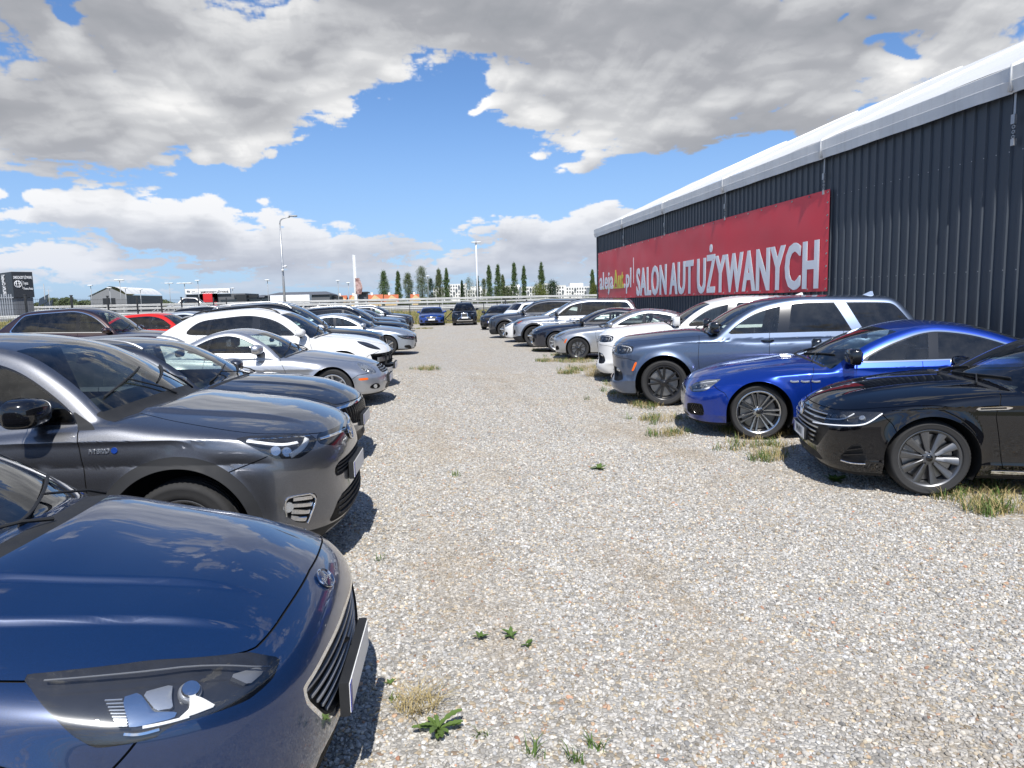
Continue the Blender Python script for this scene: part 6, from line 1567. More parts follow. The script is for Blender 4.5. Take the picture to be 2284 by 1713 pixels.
def slk():
    return gen(4.082, 1.777, .83, 2.43, .317, .222, .60, .715, (1.40, .90), (2.02, 1.215), (2.42, 1.292), (2.75, 1.25), (3.42, .985), .945, (.885, .925), hi=2, Ra=.352, tw=.23, rim=RIM['five2'],
        hood=[(0, .53), (.10, .595), (.28, .68), (.55, .765), (1.0, .845), (1.35, .888), (1.7, .89), (2.4, .89), (3.2, .925), (3.8, .945), (4.08, .90)],
        nose=[(.15, .10), (.24, .02), (.34, .0), (.46, .015), (.54, .05), (.62, .11), (.75, .22)], b2=.10, b5=.34, hc=.10, kts=.12, flare=.035, ksh=.025, tum=.46, gin=.03, cw=.30, mid=2.5,
        side=[(0.1, .11), (.2, .05), (.35, .015), (.52, 0), (.68, .012), (.85, .05), (1.0, .10)],
        lines=[([(0, .62), (4.1, .68)], .008, .14, .06), ([(0, .24), (4.1, .26)], .016, .08, .06)],
        dlo=dict(front=[(1.76, .85), (1.98, 1.2)], rear=[(3.12, .90), (2.80, 1.24)], q=.058, rk=.05, chrome=.0, seal=.010, pillars=[(2.79, 2.68, .88, 1.22, .02)]),
        doors=([(1.60, .24), (1.55, .42), (1.54, .62), (1.66, .88)], [(2.80, .24), (2.82, .6), (2.77, .90)], None, .24),
        hood_edge=[(.20, 0), (.21, .2), (.246, .365), (.42, .50), (.635, .594), (1.03, .64), (1.46, .62)], bumper_cut=[(.95, .535), (1.25, .52), (1.40, .46)],
        wrapreg=[('headlight', [(.70, .54), (.715, .62), (.83, .675), (.95, .688), (1.04, .678), (1.10, .61), (.98, .535), (.83, .512)], (3, .2)),
                 ('grille', [(-.2, .505), (-.2, .63), (.36, .63), (.48, .615), (.54, .54), (.45, .505)], (2, .15)), ('lower_grille', [(-.3, .22), (-.3, .34), (.42, .34), (.5, .24)], (2, .15)),
                 ('side_intake', [(.70, .30), (.76, .353), (.86, .372), (.98, .345), (1.04, .305), (.95, .28), (.80, .27)], (2, .2)), ('side_marker', [(1.045, .432), (1.04, .468), (1.265, .468), (1.26, .432)], (1, .15))],
                mirror=(1.96, .975, 'soft', 'paint', .14), handles=[(2.55, .76)], plate=.40, extra=slk_extra, lampmat='lamp_bright', seat_h=1.14)
def slk_extra(k):
    P, N = k.on_wrap([(.84, .585)]); k.disc('lamp_unit', P[0]-N[0]*.04, N[0], .055, .03, 'reflector', k.lens, both=True)
    P, N = k.on_wrap([(.99, .615)]); k.disc('lamp_unit', P[0]-N[0]*.035, N[0], .045, .025, 'reflector', k.lens, both=True)
    P, N = k.on_wrap([(.86, .315)]); k.disc('fog_lamp', P[0]-N[0]*.02, N[0], .035, .02, 'lamp_bright', both=True)
    k.slats('grille_bar', [.53, .565, .60], .33, .012, .012, 'satin', None, 11, .012)
    for sd in (1, -1):
        p = np.array([1.33, float(k.B.side_y(np.array([1.33]), np.array([.55]))[0]), .55]); n = k.B.grad(p[None])[0]
        q = p*[1, sd, 1]; m = n*[1, sd, 1]
        k.lettering('badge_text', 'V6 KOMPRESSOR', q+m*.002, m, .055, 'satin', sx=.75, ext=.002)

def rav4():
    return gen(4.605, 1.845, 1.0, 2.66, .355, .235, .93, 1.02, (1.20, 1.155), (1.98, 1.585), (2.6, 1.67), (3.9, 1.625), (4.45, 1.18), 1.06, (1.075, 1.14), hi=2, Ra=.455, tw=.235, rim=RIM['five'],
        hood=[(0, .90), (.10, .955), (.28, 1.02), (.6, 1.075), (1.0, 1.125), (1.25, 1.155), (1.6, 1.13), (2.2, 1.10), (3.4, 1.14), (4.3, 1.16), (4.6, 1.1)],
        nose=[(.20, .12), (.28, .03), (.36, .0), (.52, .01), (.70, .012), (.84, .04), (.92, .075), (1.05, .17)], b2=.12, b5=.34, hc=.045, hc4=.07, kts=.09, flare=.028, tum=.40, gin=.05, mid=3.0,
        hoodx=lambda s, a: .022*sstep(.02, .10, (.50+.10*(s-.2))-a)*sstep(.15, .5, s)*(1-sstep(1.1, 1.5, s))-.006,
        side=[(0.1, .12), (.25, .05), (.42, .012), (.62, 0), (.82, .004), (.98, .024), (1.12, .06), (1.3, .11)],
        lines=[([(0, .93), (1.0, .99), (4.6, 1.03)], .012, .10, .04), ([(0, .80), (1.5, .84), (4.6, .90)], -.010, .09, .09), ([(0, .40), (4.6, .42)], .015, .12, .06)],
        dlo=dict(front=[(1.52, 1.0), (1.80, 1.5)], rear=[(4.22, 1.12), (3.9, 1.55)], q=.075, pillars=[(2.45, 2.50, 1.08, 1.6, .05), (3.50, 3.44, 1.08, 1.6, .03)]),
        doors=([(1.60, .36), (1.54, .55), (1.55, .80), (1.59, 1.06)], [(2.44, .36), (2.45, .7), (2.46, 1.09)], [(3.15, .36), (3.2, .55), (3.45, .9), (3.52, 1.12)], .36),
        hood_edge=[(.08, 0), (.087, .394), (.13, .58), (.25, .73), (.432, .795), (.89, .72), (1.24, .60)], bumper_cut=[(1.30, .855), (1.51, .79), (1.69, .735)],
        clad=[(0, .30), (.3, .32), (.55, .42), (1.3, .38), (4.0, .38), (4.6, .5)], archclad=.075,
        wrapreg=[('lamp_surround', [(-.3, .80), (-.3, .895), (.70, .93), (.80, .88), (.40, .80)], (2, .12)),
                 ('headlight', [(.75, .90), (.80, .945), (1.08, .965), (1.36, .985), (1.50, .979), (1.34, .885), (1.23, .83), (1.02, .812), (.86, .85)], (2, .08)),
                 ('lower_grille', [(-.3, .315), (-.3, .50), (.48, .48), (.60, .44), (.74, .34), (.70, .315)], (2, .12)), ('grille', [(-.3, .62), (-.3, .72), (.50, .715), (.60, .68), (.60, .62), (.48, .61)], (2, .14)),
                 ('skid', [(-.3, .22), (-.3, .275), (.55, .275), (.72, .25), (.7, .21)], (2, .1)), ('side_intake', [(.85, .555), (1.14, .575), (1.20, .545), (1.19, .44), (1.10, .39), (1.0, .37)], (2, .10))],
        sidereg=[('mirror_corner', [(1.48, 1.068), (1.60, 1.068), (1.66, 1.19)], (1, .08))],
        mirror=(1.86, 1.20, 'big', 'black_gloss', .17), handles=[(2.28, .95), (3.2, 1.0)], plate=.60, extra=rav4_extra, ws=(1.355, 2.02), cowlw=.11)
def rav4_extra(k):
    B = k.B
    k.strip('lamp_strip', [(.85, .925), (.93, .885), (1.10, .838)], .034, .010, 'lamp_white', k.lens, off=-.016)
    k.strip('lamp_strip', [(.98, .915), (1.16, .915), (1.42, .965)], .020, .006, 'led', k.lens, off=-.012)
    k.strip('lamp_chrome', [(.80, .93), (1.08, .952), (1.40, .972)], .008, .004, 'chrome', k.lens, off=-.004)
    for (w, z) in ((1.12, .868), (1.22, .885)):
        P, N = k.on_wrap([(w, z)]); k.disc('lamp_unit', P[0]-N[0]*.045, N[0], .034, .03, 'lamp_bright', k.lens, both=True)
    k.strip('grille_chrome', [(.10, .87), (.40, .885), (.72, .895)], .018, .010, 'chrome')
    for i in range(4): k.strip('fog_chrome', [(1.0-.045*i, .395+.045*i), (1.05-.03*i, .40+.045*i), (1.15-.012*i, .425+.040*i)], .034, .022, 'chrome', off=-.03)
    k.strip('fog_frame', [(1.0, .37), (.85, .555), (1.14, .575), (1.20, .545), (1.19, .44)], .012, .008, 'chrome', off=0)
    P, N = k.on_wrap([(1.165, .50)]); k.disc('fog_lamp', P[0]-N[0]*.02, N[0], .036, .02, 'lamp_bright', both=True)
    k.slats('grille_bar', [.345, .385, .425, .46], .50, .02, .012, 'plastic', None, 13, .02)
    k.slats('grille_bar', [.64, .665, .69], .48, .015, .010, 'plastic', None, 13, .015)
    z = .845; P = np.array([float(B.front_s(np.array([0.]), np.array([z]))[0])-.006, 0, z]); o = badge(k, 'emblem', P, (-1, 0, .25), .062, '', sx=1.35)
    N = np.array([-1, 0, .25]); N = N/np.linalg.norm(N); t = np.cross([0, 0, 1.], N); t /= np.linalg.norm(t); b = np.cross(N, t)
    ring3(k, 'emblem_ring', P+N*.010, t, b, .058, o)
    for sd in (1, -1):
        p = np.array([1.455, float(B.side_y(np.array([1.455]), np.array([.937]))[0]), .937]); n = B.grad(p[None])[0]; q = p*[1, sd, 1]; m = n*[1, sd, 1]
        k.lettering('badge_text', 'HYBRID', q+m*.003, m, .042, 'satin', sx=.85, ext=.004, bold=.001)
        s_ = 1.362; pp = np.array([s_, float(B.side_y(np.array([s_]), np.array([.94]))[0]), .94]); nn = B.grad(pp[None])[0]
        k.disc('badge_disc', pp*[1, sd, 1]+nn*[1, sd, 1]*.002, nn*[1, sd, 1], .020, .005, 'blue_badge')
def ring3(k, name, P, t, b, r, parent, mat='chrome'):
    g = Geo(); th = np.linspace(0, 2*np.pi, 25)
    g.tube([P+.62*r*np.cos(a)*t*.55+(.0+.62*r*np.sin(a))*b for a in th], r*.08, 6, cap=False)
    g.tube([P+.95*r*np.cos(a)*t+(.30*r+.36*r*np.sin(a))*b for a in th], r*.08, 6, cap=False)
    k.add(name, g, M[mat], parent, False)

def focus():
    return gen(4.378, 1.825, .89, 2.70, .325, .215, .76, .855, (1.12, 1.03), (1.95, 1.40), (2.45, 1.47), (3.5, 1.40), (4.15, 1.08), .98, (.965, 1.03), hi=2, cowlw=.10, Ra=.375, tw=.215, rim=RIM['five'],
        hood=[(0, .745), (.08, .80), (.20, .85), (.42, .915), (.75, .98), (1.1, 1.04), (1.4, 1.02), (2.0, .985), (3.3, 1.03), (4.1, 1.06), (4.38, 1.0)],
        nose=[(.15, .12), (.24, .035), (.34, .005), (.46, .0), (.60, .012), (.72, .035), (.80, .07), (.92, .16)], b2=.13, b5=.34, hc=.11, hc4=.14, kts=.10, flare=.03, cw=.28, mid=2.9,
        hoodx=lambda s, a: -.010+.017*sstep(-.018, .018, (.328+.21*(s-.363))-a)*sstep(.15, .5, s)*(1-sstep(1.0, 1.4, s))+.017*sstep(-.018, .018, (.481+.225*(s-.174))-a)*sstep(.10, .4, s)*(1-sstep(1.0, 1.4, s)),
        lines=[([(0, .80), (.8, .86), (4.4, .93)], .010, .10, .04), ([(0, .32), (4.4, .34)], .016, .10, .06)],
        hood_edge=[(.145, 0), (.135, .30), (.121, .467), (.128, .585), (.325, .70), (.485, .768), (.60, .80), (.9, .81), (1.14, .80)], bumper_cut=[(1.28, .70), (1.44, .58), (1.5, .5)],
        wrapreg=[('headlight', [(1.56, .848), (1.40, .838), (1.15, .82), (.792, .772), (.66, .724), (.738, .692), (.873, .676), (1.19, .694), (1.25, .674), (1.43, .68), (1.485, .721), (1.536, .79)], (2, .10)),
                 ('grille_trim', [(-.3, .385), (-.3, .66), (.355, .638), (.59, .61), (.582, .55), (.46, .435), (.355, .388)], (2, .10)),
                 ('grille', [(-.3, .402), (-.3, .645), (.35, .623), (.57, .597), (.56, .553), (.445, .448), (.345, .405)], (2, .10)),
                 ('lower_grille', [(-.3, .215), (-.3, .33), (.48, .33), (.60, .23)], (2, .1)), ('side_intake', [(.82, .30), (.86, .44), (1.10, .47), (1.14, .33)], (2, .15))],
        mirror=(1.95, 1.05, 'soft', 'paint', .14), handles=[(2.2, .85), (3.1, .88)], plate=.415, extra=focus_extra)
def focus_extra(k):
    B = k.B
    k.slats('grille_bar', [.43, .467, .504, .541, .578, .612], lambda z: .35+.95*(z-.43), .010, .010, 'lamp_grey', None, 21, .022)
    z = .775; P = np.array([float(B.front_s(np.array([0.]), np.array([z]))[0])-.004, 0, z]); n = B.grad(P[None]+[[.004, 0, 0]])[0]
    o = k.disc('emblem', P, n, .040, .006, 'emblem_dark', sx=1.55)[0]; N = n; t = np.cross([0, 0, 1.], N); t /= np.linalg.norm(t); b = np.cross(N, t)
    g = Geo(); th = np.linspace(0, 2*np.pi, 29); g.tube([P+N*.006+.040*(np.cos(a)*t*1.55+np.sin(a)*b) for a in th], .003, 6, cap=False); g.tube([P+N*.006+.034*(np.cos(a)*t*1.55+np.sin(a)*b) for a in th], .0012, 6, cap=False); k.add('emblem_ring', g, M['chrome'], o, False)
    k.lettering('emblem_text', 'Ford', P+N*.0065, N, .046, 'chrome', sx=.95, ext=.0012, shear=.35, up=tuple(b), parent=o)
    # lamp inside: bowl, projector, white side piece, light guide, ribs, turn lamp
    def at(w, z, d): P, N = k.on_wrap([(w, z)]); return P[0]-N[0]*d, N[0]
    def patch(name, pts, d, mat, parent, n=1):
        c = np.mean(pts, 0); P0, N0 = k.on_wrap([c]); P, N = k.on_wrap(rnd(pts, n, .15)); dd = np.array(d if isinstance(d, (list, tuple)) else [d]).mean()
        V = np.vstack([P-N*dd, P-N*(dd+.02), (P0-N0*(dd-.004))]); m = len(P); F = [(i, (i+1) % m, 2*m) for i in range(m)]+[(i, i+m, (i+1) % m+m, (i+1) % m) for i in range(m)]
        g = Geo(); g.add(V, F); return k.add(name, g, M[mat], parent, auto=30)
    patch('lamp_reflector', [(1.293, .787), (1.231, .788), (1.218, .746), (1.144, .727), (1.165, .712), (1.30, .715), (1.327, .72)], .040, 'reflector', k.lens)
    patch('lamp_inner', [(1.226, .784), (1.111, .782), (1.139, .762), (1.154, .738), (1.213, .744)], .034, 'lamp_bright', k.lens)
    patch('lamp_wing', [(1.079, .752), (1.041, .734), (1.0, .700), (1.108, .701), (1.156, .705), (1.10, .722)], .024, 'lamp_white', k.lens)
    p, n = at(1.065, .76, .040); k.disc('lamp_projector', p, n, .026, .02, 'reflector', k.lens, both=True); p, n = at(1.065, .76, .05); k.disc('projector_ring', p, n, .034, .014, 'lamp_grey', k.lens, both=True)
    k.strip('light_strip', [(1.12, .700), (1.20, .703), (1.28, .708)], .008, .006, 'led', k.lens, off=-.012)
    for i in range(9): k.strip('lamp_rib', [(1.325-.003*i, .722+.0068*i), (1.358-.0005*i, .728+.0068*i)], .005, .006, 'lamp_bright', k.lens, off=-.024, n=1)
    patch('lamp_turn', [(.899, .757), (.75, .74), (.74, .72), (.831, .712)], .03, 'lamp_grey', k.lens)
    k.strip('lamp_bezel', [(.72, .722), (.95, .785), (1.25, .815), (1.50, .835)], .005, .004, 'lamp_grey', k.lens, off=-.012)
    k.strip('lamp_chrome', [(1.342, .702), (1.30, .692), (1.23, .692)], .010, .006, 'chrome', k.lens, off=-.012)

def octavia():
    return gen(4.69, 1.82, .90, 2.69, .325, .222, .765, .86, (1.29, 1.01), (2.08, 1.39), (2.6, 1.46), (3.9, 1.40), (4.5, 1.06), .98, (.965, 1.02), hi=2, hood_edge=[(.045, 0), (.05, .40), (.08, .65), (.15, .705), (.42, .75), (.9, .78), (1.32, .78)], Ra=.365, hoodx=lambda s, a: .016*sstep(-.02, .06, (.40+.10*(s-.2))-a)*sstep(.15, .5, s)*(1-sstep(1.0, 1.4, s)),
        nose=[(.15, .10), (.25, .03), (.36, 0), (.52, .005), (.66, .02), (.74, .045), (.86, .14)], rails=(2.15, 4.1, 'lamp_grey', .03), b2=.12, b5=.30,
        wrapreg=[('grille_trim', [(-.3, .45), (-.3, .70), (.528, .697), (.90, .69), (.86, .635), (.62, .465), (.45, .45)], (2, .08)), ('grille', [(-.3, .47), (-.3, .675), (.50, .672), (.83, .667), (.80, .63), (.59, .485), (.44, .47)], (2, .08)),
                 ('headlight', [(.90, .70), (.98, .745), (1.30, .79), (1.52, .80), (1.42, .72), (1.20, .64), (.94, .635)], (2, .1)), ('lower_grille', [(-.3, .24), (-.3, .38), (.52, .38), (.6, .26)], (2, .1))],
        extra=octavia_extra, clear=0)
def octavia_extra(k):
    for i in range(19):
        y = -.57+.0633*i; z = np.linspace(.48+.10*max(0, abs(y)-.40)/.17, .665, 6); P = np.stack([k.B.front_s(np.full(6, abs(y)), z), np.full(6, y), z], -1); N = np.tile([-1., 0, 0], (6, 1)); g = Geo(); g.sweep(P-N*.02, N, .012, .02); k.add('grille_bar', g, M['black_gloss'], both=False)
    k.strip('lamp_strip', [(.98, .66), (1.2, .672), (1.4, .74)], .016, .006, 'led', k.lens, off=-.01)
    for (w, z) in ((1.06, .70), (1.22, .72)):
        P, N = k.on_wrap([(w, z)]); k.disc('lamp_unit', P[0]-N[0]*.035, N[0], .034, .02, 'lamp_bright', k.lens, both=True)

def macan():
    return gen(4.70, 1.923, .90, 2.807, .365, .25, .80, .915, (1.26, 1.075), (2.0, 1.505), (2.6, 1.615), (3.75, 1.52), (4.50, 1.12), 1.02, (1.04, 1.14), hi=2, Ra=.41, tw=.25, b2=.13, b5=.34, hc=.08, kts=.12, flare=.035, tum=.46, gin=.06, mid=2.9,
        nose=[(.2, .10), (.28, .02), (.40, 0), (.56, .03), (.68, .06), (.80, .12), (.95, .25)],
        hoodx=lambda s, a: .03*sstep(.48, .66, a)*np.exp(-((s-.7)/.45)**2),
        dlo=dict(front=[(1.52, 1.0), (1.80, 1.5)], rear=[(3.92, 1.08), (3.52, 1.50)], q=.105, rk=.2, seal=.022, pillars=[(2.50, 2.52, 1.05, 1.55, .07), (3.42, 3.33, 1.05, 1.55, .03)]),
        doors=([(1.55, .34), (1.48, .55), (1.45, .80), (1.52, 1.04)], [(2.44, .34), (2.45, .7), (2.46, 1.06)], [(3.25, .34), (3.3, .55), (3.52, .9), (3.6, 1.1)], .34),
        hood_edge=[(.16, 0), (.19, .3), (.30, .50), (.45, .60), (.8, .68), (1.25, .74)], bumper_cut=[(.95, .72), (1.30, .66), (1.42, .58)],
        wrapreg=[('headlight', [(.79, .745), (.90, .81), (1.133, .905), (1.39, .94), (1.42, .88), (1.24, .80), (1.0, .755)], (3, .2)), ('grille', [(-.3, .40), (-.3, .69), (.5, .685), (1.25, .685), (1.22, .60), (1.17, .43), (.68, .39)], (2, .08)),
                 ('lower_grille', [(-.3, .22), (-.3, .30), (.5, .30), (.6, .24)], (2, .1))],
        extra=macan_extra, grdepth=.16, plate=.40, rails=(2.1, 3.75, 'black_gloss', .045), mirror=(1.66, 1.13, 'soft', 'paint', .17), lampmat='lamp_dark', spoiler=(3.85, 'black_gloss'))
def macan_extra(k):
    k.strip('lamp_shade', [(.95, .80), (1.1, .83), (1.34, .885)], .06, .008, 'lamp_dark', k.lens, off=-.006)
    # bumper insert missing: bare carrier and brackets stand in the opening
    B = k.B; y = np.linspace(-.72, .72, 15)
    g = Geo(); P = np.stack([B.front_s(np.abs(y), 0*y+.54)+.09, y, 0*y+.56], -1); N = np.tile([-1., 0, 0], (15, 1)); g.sweep(P, N, .09, .04); k.add('bumper_carrier', g, M['cast'], both=False)
    for i, y0 in enumerate((-.5, -.25, 0, .25, .5)):
        g = Geo(); g.box((float(B.front_s(np.array([abs(y0)]), np.array([.52]))[0])+.04, y0-.02, .45), (float(B.front_s(np.array([abs(y0)]), np.array([.52]))[0])+.12, y0+.02, .67)); k.add('bracket', g, M['plastic'], both=False)
    k.slats('grille_bar', [.62, .655], .66, .02, .012, 'plastic', None, 13, .03)
def lamps2(pts, rad=.036, strip=None, mat='lamp_bright'):
    def fx(k):
        for (w, z) in pts:
            P, N = k.on_wrap([(w, z)]); k.disc('lamp_unit', P[0]-N[0]*.035, N[0], rad, .02, mat, k.lens, both=True)
        if strip: k.strip('lamp_strip', strip, .014, .006, 'led', k.lens, off=-.01)
    return fx
def accord():
    return gen(4.90, 1.862, .96, 2.83, .335, .245, .71, .82, (1.30, .99), (2.22, 1.385), (2.75, 1.45), (3.5, 1.36), (4.45, 1.07), 1.075, (.965, 1.03), hi=1, Ra=.375, rim=RIM['blackfive'],
        wrapreg=[('headlight', [(.56, .50), (.58, .60), (1.0, .64), (1.56, .67), (1.45, .60), (1.30, .535), (.8, .49)], (2, .1)), ('front_trim', [(-.3, .63), (-.3, .68), (.6, .66), (.62, .60)], (2, .1)), ('grille', [(-.3, .36), (-.3, .63), (.54, .60), (.56, .52), (.44, .38)], (2, .12)),
                 ('lower_grille', [(-.3, .22), (-.3, .36), (.5, .36), (.6, .24)], (2, .1)), ('side_intake', [(.80, .22), (.98, .33), (1.25, .32), (1.23, .24), (.9, .20)], (2, .12))],
        extra=lamps2([(.72, .56), (.88, .575), (1.04, .59)], .026, [(.66, .525), (1.0, .54), (1.40, .63)]), plate=None, clear=1)
def atlas():
    return gen(5.04, 1.98, .96, 2.98, .40, .285, 1.0, 1.075, (1.42, 1.20), (2.2, 1.655), (3.0, 1.775), (4.5, 1.73), (4.95, 1.22), 1.10, (1.13, 1.17), hi=1, Ra=.465, tw=.25, rim=RIM['blackfive'], tum=.34, gin=.045, mid=3.3, b2=.08, b5=.28, rb2=.05, rb5=.10, cr=.10,
        nose=[(.22, .12), (.30, .03), (.40, 0), (.60, .005), (.85, .01), (.98, .05), (1.1, .14)], tail=[(.25, .15), (.40, .05), (.7, 0), (1.1, .03), (1.3, .08), (1.7, .28)],
        lines=[([(0, .92), (5.0, .98)], -.012, .07, .03), ([(0, .42), (5, .45)], .016, .12, .08)], flare=.045,
        clad=[(0, .36), (.5, .44), (1.4, .42), (4.2, .42), (5.0, .5)], archclad=.06,
        dlo=dict(front=[(1.72, 1.0), (1.98, 1.6)], rear=[(4.75, 1.15), (4.42, 1.65)], q=.08, rk=.06, chrome=.012, pillars=[(2.62, 2.68, 1.13, 1.68, .06), (3.62, 3.60, 1.13, 1.68, .03)]),
        wrapreg=[('headlight', [(.72, .84), (.74, .94), (1.0, 1.0), (1.36, 1.05), (1.38, .99), (1.20, .86), (.95, .81)], (2, .12)), ('grille', [(-.3, .70), (-.3, .98), (.62, .975), (.70, .85), (.62, .70)], (2, .1)), ('lower_grille', [(-.3, .36), (-.3, .56), (.55, .56), (.66, .40)], (2, .1)), ('skid', [(-.3, .26), (-.3, .32), (.7, .32), (.8, .27)], (2, .1)),
                 ('side_intake', [(.80, .46), (.9, .66), (1.06, .66), (1.1, .50)], (2, .12))],
        extra=lambda k: (lamps2([(.84, .90), (.98, .91)], .034, [(.76, .86), (1.0, .84), (1.2, .90)])(k), k.slats('grille_bar', [.76, .83, .90], .6, .012, .016, 'satin', None, 13, .01), k.strip('side_marker', [(1.20, .90), (1.33, .99)], .03, .006, 'amber_red', off=.0)), rails=(2.2, 4.6, 'black_gloss', .04), clear=0, plate=None, mirror=(1.86, 1.215, 'soft', 'black_gloss', .17))
def bmw5():
    return gen(4.90, 1.86, .83, 2.97, .332, .245, .74, .83, (1.40, .985), (2.32, 1.38), (2.85, 1.46), (3.55, 1.39), (4.30, 1.12), 1.095, (.955, 1.01), hi=1, Ra=.372, rim=RIM['black10'],
        wrapreg=[('headlight', [(.48, .66), (.52, .735), (.86, .765), (1.10, .79), (1.16, .75), (1.02, .675), (.74, .635)], (2, .15)), ('grille_trim', [(.03, .53), (.03, .73), (.36, .73), (.40, .68), (.33, .54)], (2, .15)), ('grille', [(.05, .55), (.05, .71), (.34, .71), (.375, .675), (.31, .56)], (2, .15)), ('lower_grille', [(-.3, .22), (-.3, .40), (.5, .40), (.62, .24)], (2, .1)), ('side_intake', [(.78, .26), (.82, .40), (1.02, .42), (1.08, .30)], (2, .15))],
        sidereg=[('side_marker', [(.45, .60), (.52, .64), (.44, .48), (.40, .47)], (1, .1))], extra=lamps2([(.66, .69), (.84, .705)], .045, None, 'reflector'), plate=None, clear=1, antenna=4.0)
def a8():
    return gen(5.13, 1.95, .98, 2.99, .35, .26, .80, .88, (1.45, 1.0), (2.35, 1.385), (2.95, 1.46), (3.75, 1.38), (4.5, 1.12), 1.08, (.975, 1.02), hi=1, Ra=.385, rim=RIM['silver10'],
        wrapreg=[('headlight', [(.60, .69), (.62, .78), (.98, .82), (1.16, .81), (1.12, .75), (.98, .70), (.75, .665)], (2, .12)), ('grille', [(-.3, .38), (-.3, .80), (.42, .80), (.54, .70), (.46, .40)], (2, .12)), ('side_intake', [(.72, .32), (.74, .48), (1.02, .50), (1.06, .36)], (2, .12))],
        extra=lambda k: (lamps2([(.74, .735), (.9, .75)], .04, [(.66, .70), (.9, .70), (1.06, .76)])(k), k.slats('grille_bar', [.44, .52, .60, .68, .76], .4, .012, .012, 'satin', None, 11, .01)), plate=None, clear=1)
def explorer():
    c = atlas(); c.update(gen(5.05, 2.0, .94, 3.03, .395, .285, 1.0, 1.07, (1.40, 1.20), (2.2, 1.66), (3.0, 1.775), (4.5, 1.71), (4.9, 1.25), 1.12, (1.15, 1.19), hi=1, Ra=.45, tum=.36, gin=.045, mid=3.3))
    c.update(archclad=.05, rim=RIM['rimblk'] if 'rimblk' in RIM else RIM['blackfive'], wrapreg=[('headlight', [(.64, .88), (.68, .96), (1.0, 1.0), (1.32, 1.02), (1.30, .96), (1.1, .89), (.8, .86)], (2, .12)), ('grille', [(-.3, .62), (-.3, .96), (.58, .95), (.66, .84), (.52, .64)], (2, .12)), ('lower_grille', [(-.3, .3), (-.3, .46), (.6, .46), (.7, .34)], (2, .1))],
        extra=lamps2([(.82, .92), (1.0, .94)], .034, [(.68, .90), (.95, .885), (1.22, .95)]), lines=[], sidereg=[], handles=[(2.4, 1.02), (3.5, 1.04)], plate=None, clear=-1, mirror=(1.84, 1.23, 'soft', 'black_gloss', .17),
        dlo=dict(front=[(1.72, 1.0), (1.98, 1.6)], rear=[(4.65, 1.18), (4.25, 1.66)], q=.08, rk=.06, pillars=[(2.62, 2.68, 1.15, 1.68, .06), (3.62, 3.60, 1.15, 1.68, .05)]), rails=(2.2, 4.5, 'black_gloss', .04)); return c
def lexus_nx():
    return gen(4.63, 1.845, .94, 2.66, .365, .25, .93, 1.02, (1.22, 1.12), (1.95, 1.54), (2.55, 1.64), (3.7, 1.58), (4.4, 1.18), 1.08, (1.07, 1.16), hi=1, Ra=.42, tum=.42, rails=(2.1, 3.9, 'black_gloss', .035),
        nose=[(.22, .10), (.30, .02), (.42, 0), (.58, .02), (.78, .06), (.92, .10), (1.05, .2)],
        wrapreg=[('grille_trim', [(-.3, .33), (-.3, .90), (.34, .90), (.26, .66), (.66, .36), (.60, .32)], (1, .08)), ('grille', [(-.3, .36), (-.3, .87), (.30, .87), (.225, .66), (.60, .375)], (1, .08)), ('headlight', [(.52, .80), (.60, .86), (1.0, .90), (1.2, .89), (1.05, .82), (.8, .775)], (2, .12)), ('side_intake', [(.85, .42), (.88, .60), (1.05, .64), (1.1, .50)], (2, .14))],
        extra=lamps2([(.70, .83), (.86, .845)], .03, [(.58, .765), (.8, .745), (1.0, .79)]), plate=.56, clear=-1)
def bmw6():
    return gen(4.89, 1.894, .84, 2.86, .34, .25, .72, .80, (1.45, .95), (2.3, 1.29), (2.8, 1.365), (3.3, 1.31), (4.25, 1.06), 1.04, (.92, .97), hi=1, Ra=.375,
        wrapreg=[('headlight', [(.50, .62), (.54, .69), (.86, .715), (1.08, .73), (1.12, .70), (1.0, .635), (.74, .60)], (2, .15)), ('grille_trim', [(.03, .52), (.03, .68), (.40, .68), (.44, .64), (.37, .53)], (2, .15)), ('grille', [(.05, .54), (.05, .665), (.38, .665), (.415, .635), (.35, .545)], (2, .15)), ('lower_grille', [(-.3, .22), (-.3, .40), (.5, .40), (.62, .24)], (2, .1)), ('side_intake', [(.76, .26), (.80, .42), (1.04, .44), (1.1, .30)], (2, .15))],
        extra=lamps2([(.66, .655), (.84, .67)], .04, None, 'reflector'), plate=.45, clear=1)
def suv(L=4.75, W=1.90, H=1.72, **o):
    d = dict(hi=1, Ra=.42, rails=(2.1, 3.9, 'satin', .04), plate=.55, tum=.40, gin=.045, clear=0, rim=RIM['silver10'],
        wrapreg=[('headlight', [(.62, .80), (.66, .89), (1.0, .93), (1.28, .94), (1.22, .87), (1.0, .80), (.8, .775)], (2, .12)), ('grille', [(-.3, .58), (-.3, .88), (.50, .88), (.58, .80), (.46, .60)], (2, .12)), ('lower_grille', [(-.3, .28), (-.3, .44), (.6, .44), (.7, .32)], (2, .1)), ('side_intake', [(.80, .36), (.84, .54), (1.04, .56), (1.1, .42)], (2, .12))],
        extra=lamps2([(.78, .845), (.95, .86)], .036, [(.68, .81), (.9, .795), (1.14, .86)]))
    d.update(o); return gen(L, W, .90, L*.595, .365, .255, .92, 1.0, (1.25, 1.125), (2.02, H-.12), (2.6, H), (3.85, H-.07), (L-.18, 1.20), 1.10, (1.075, 1.14), **d)
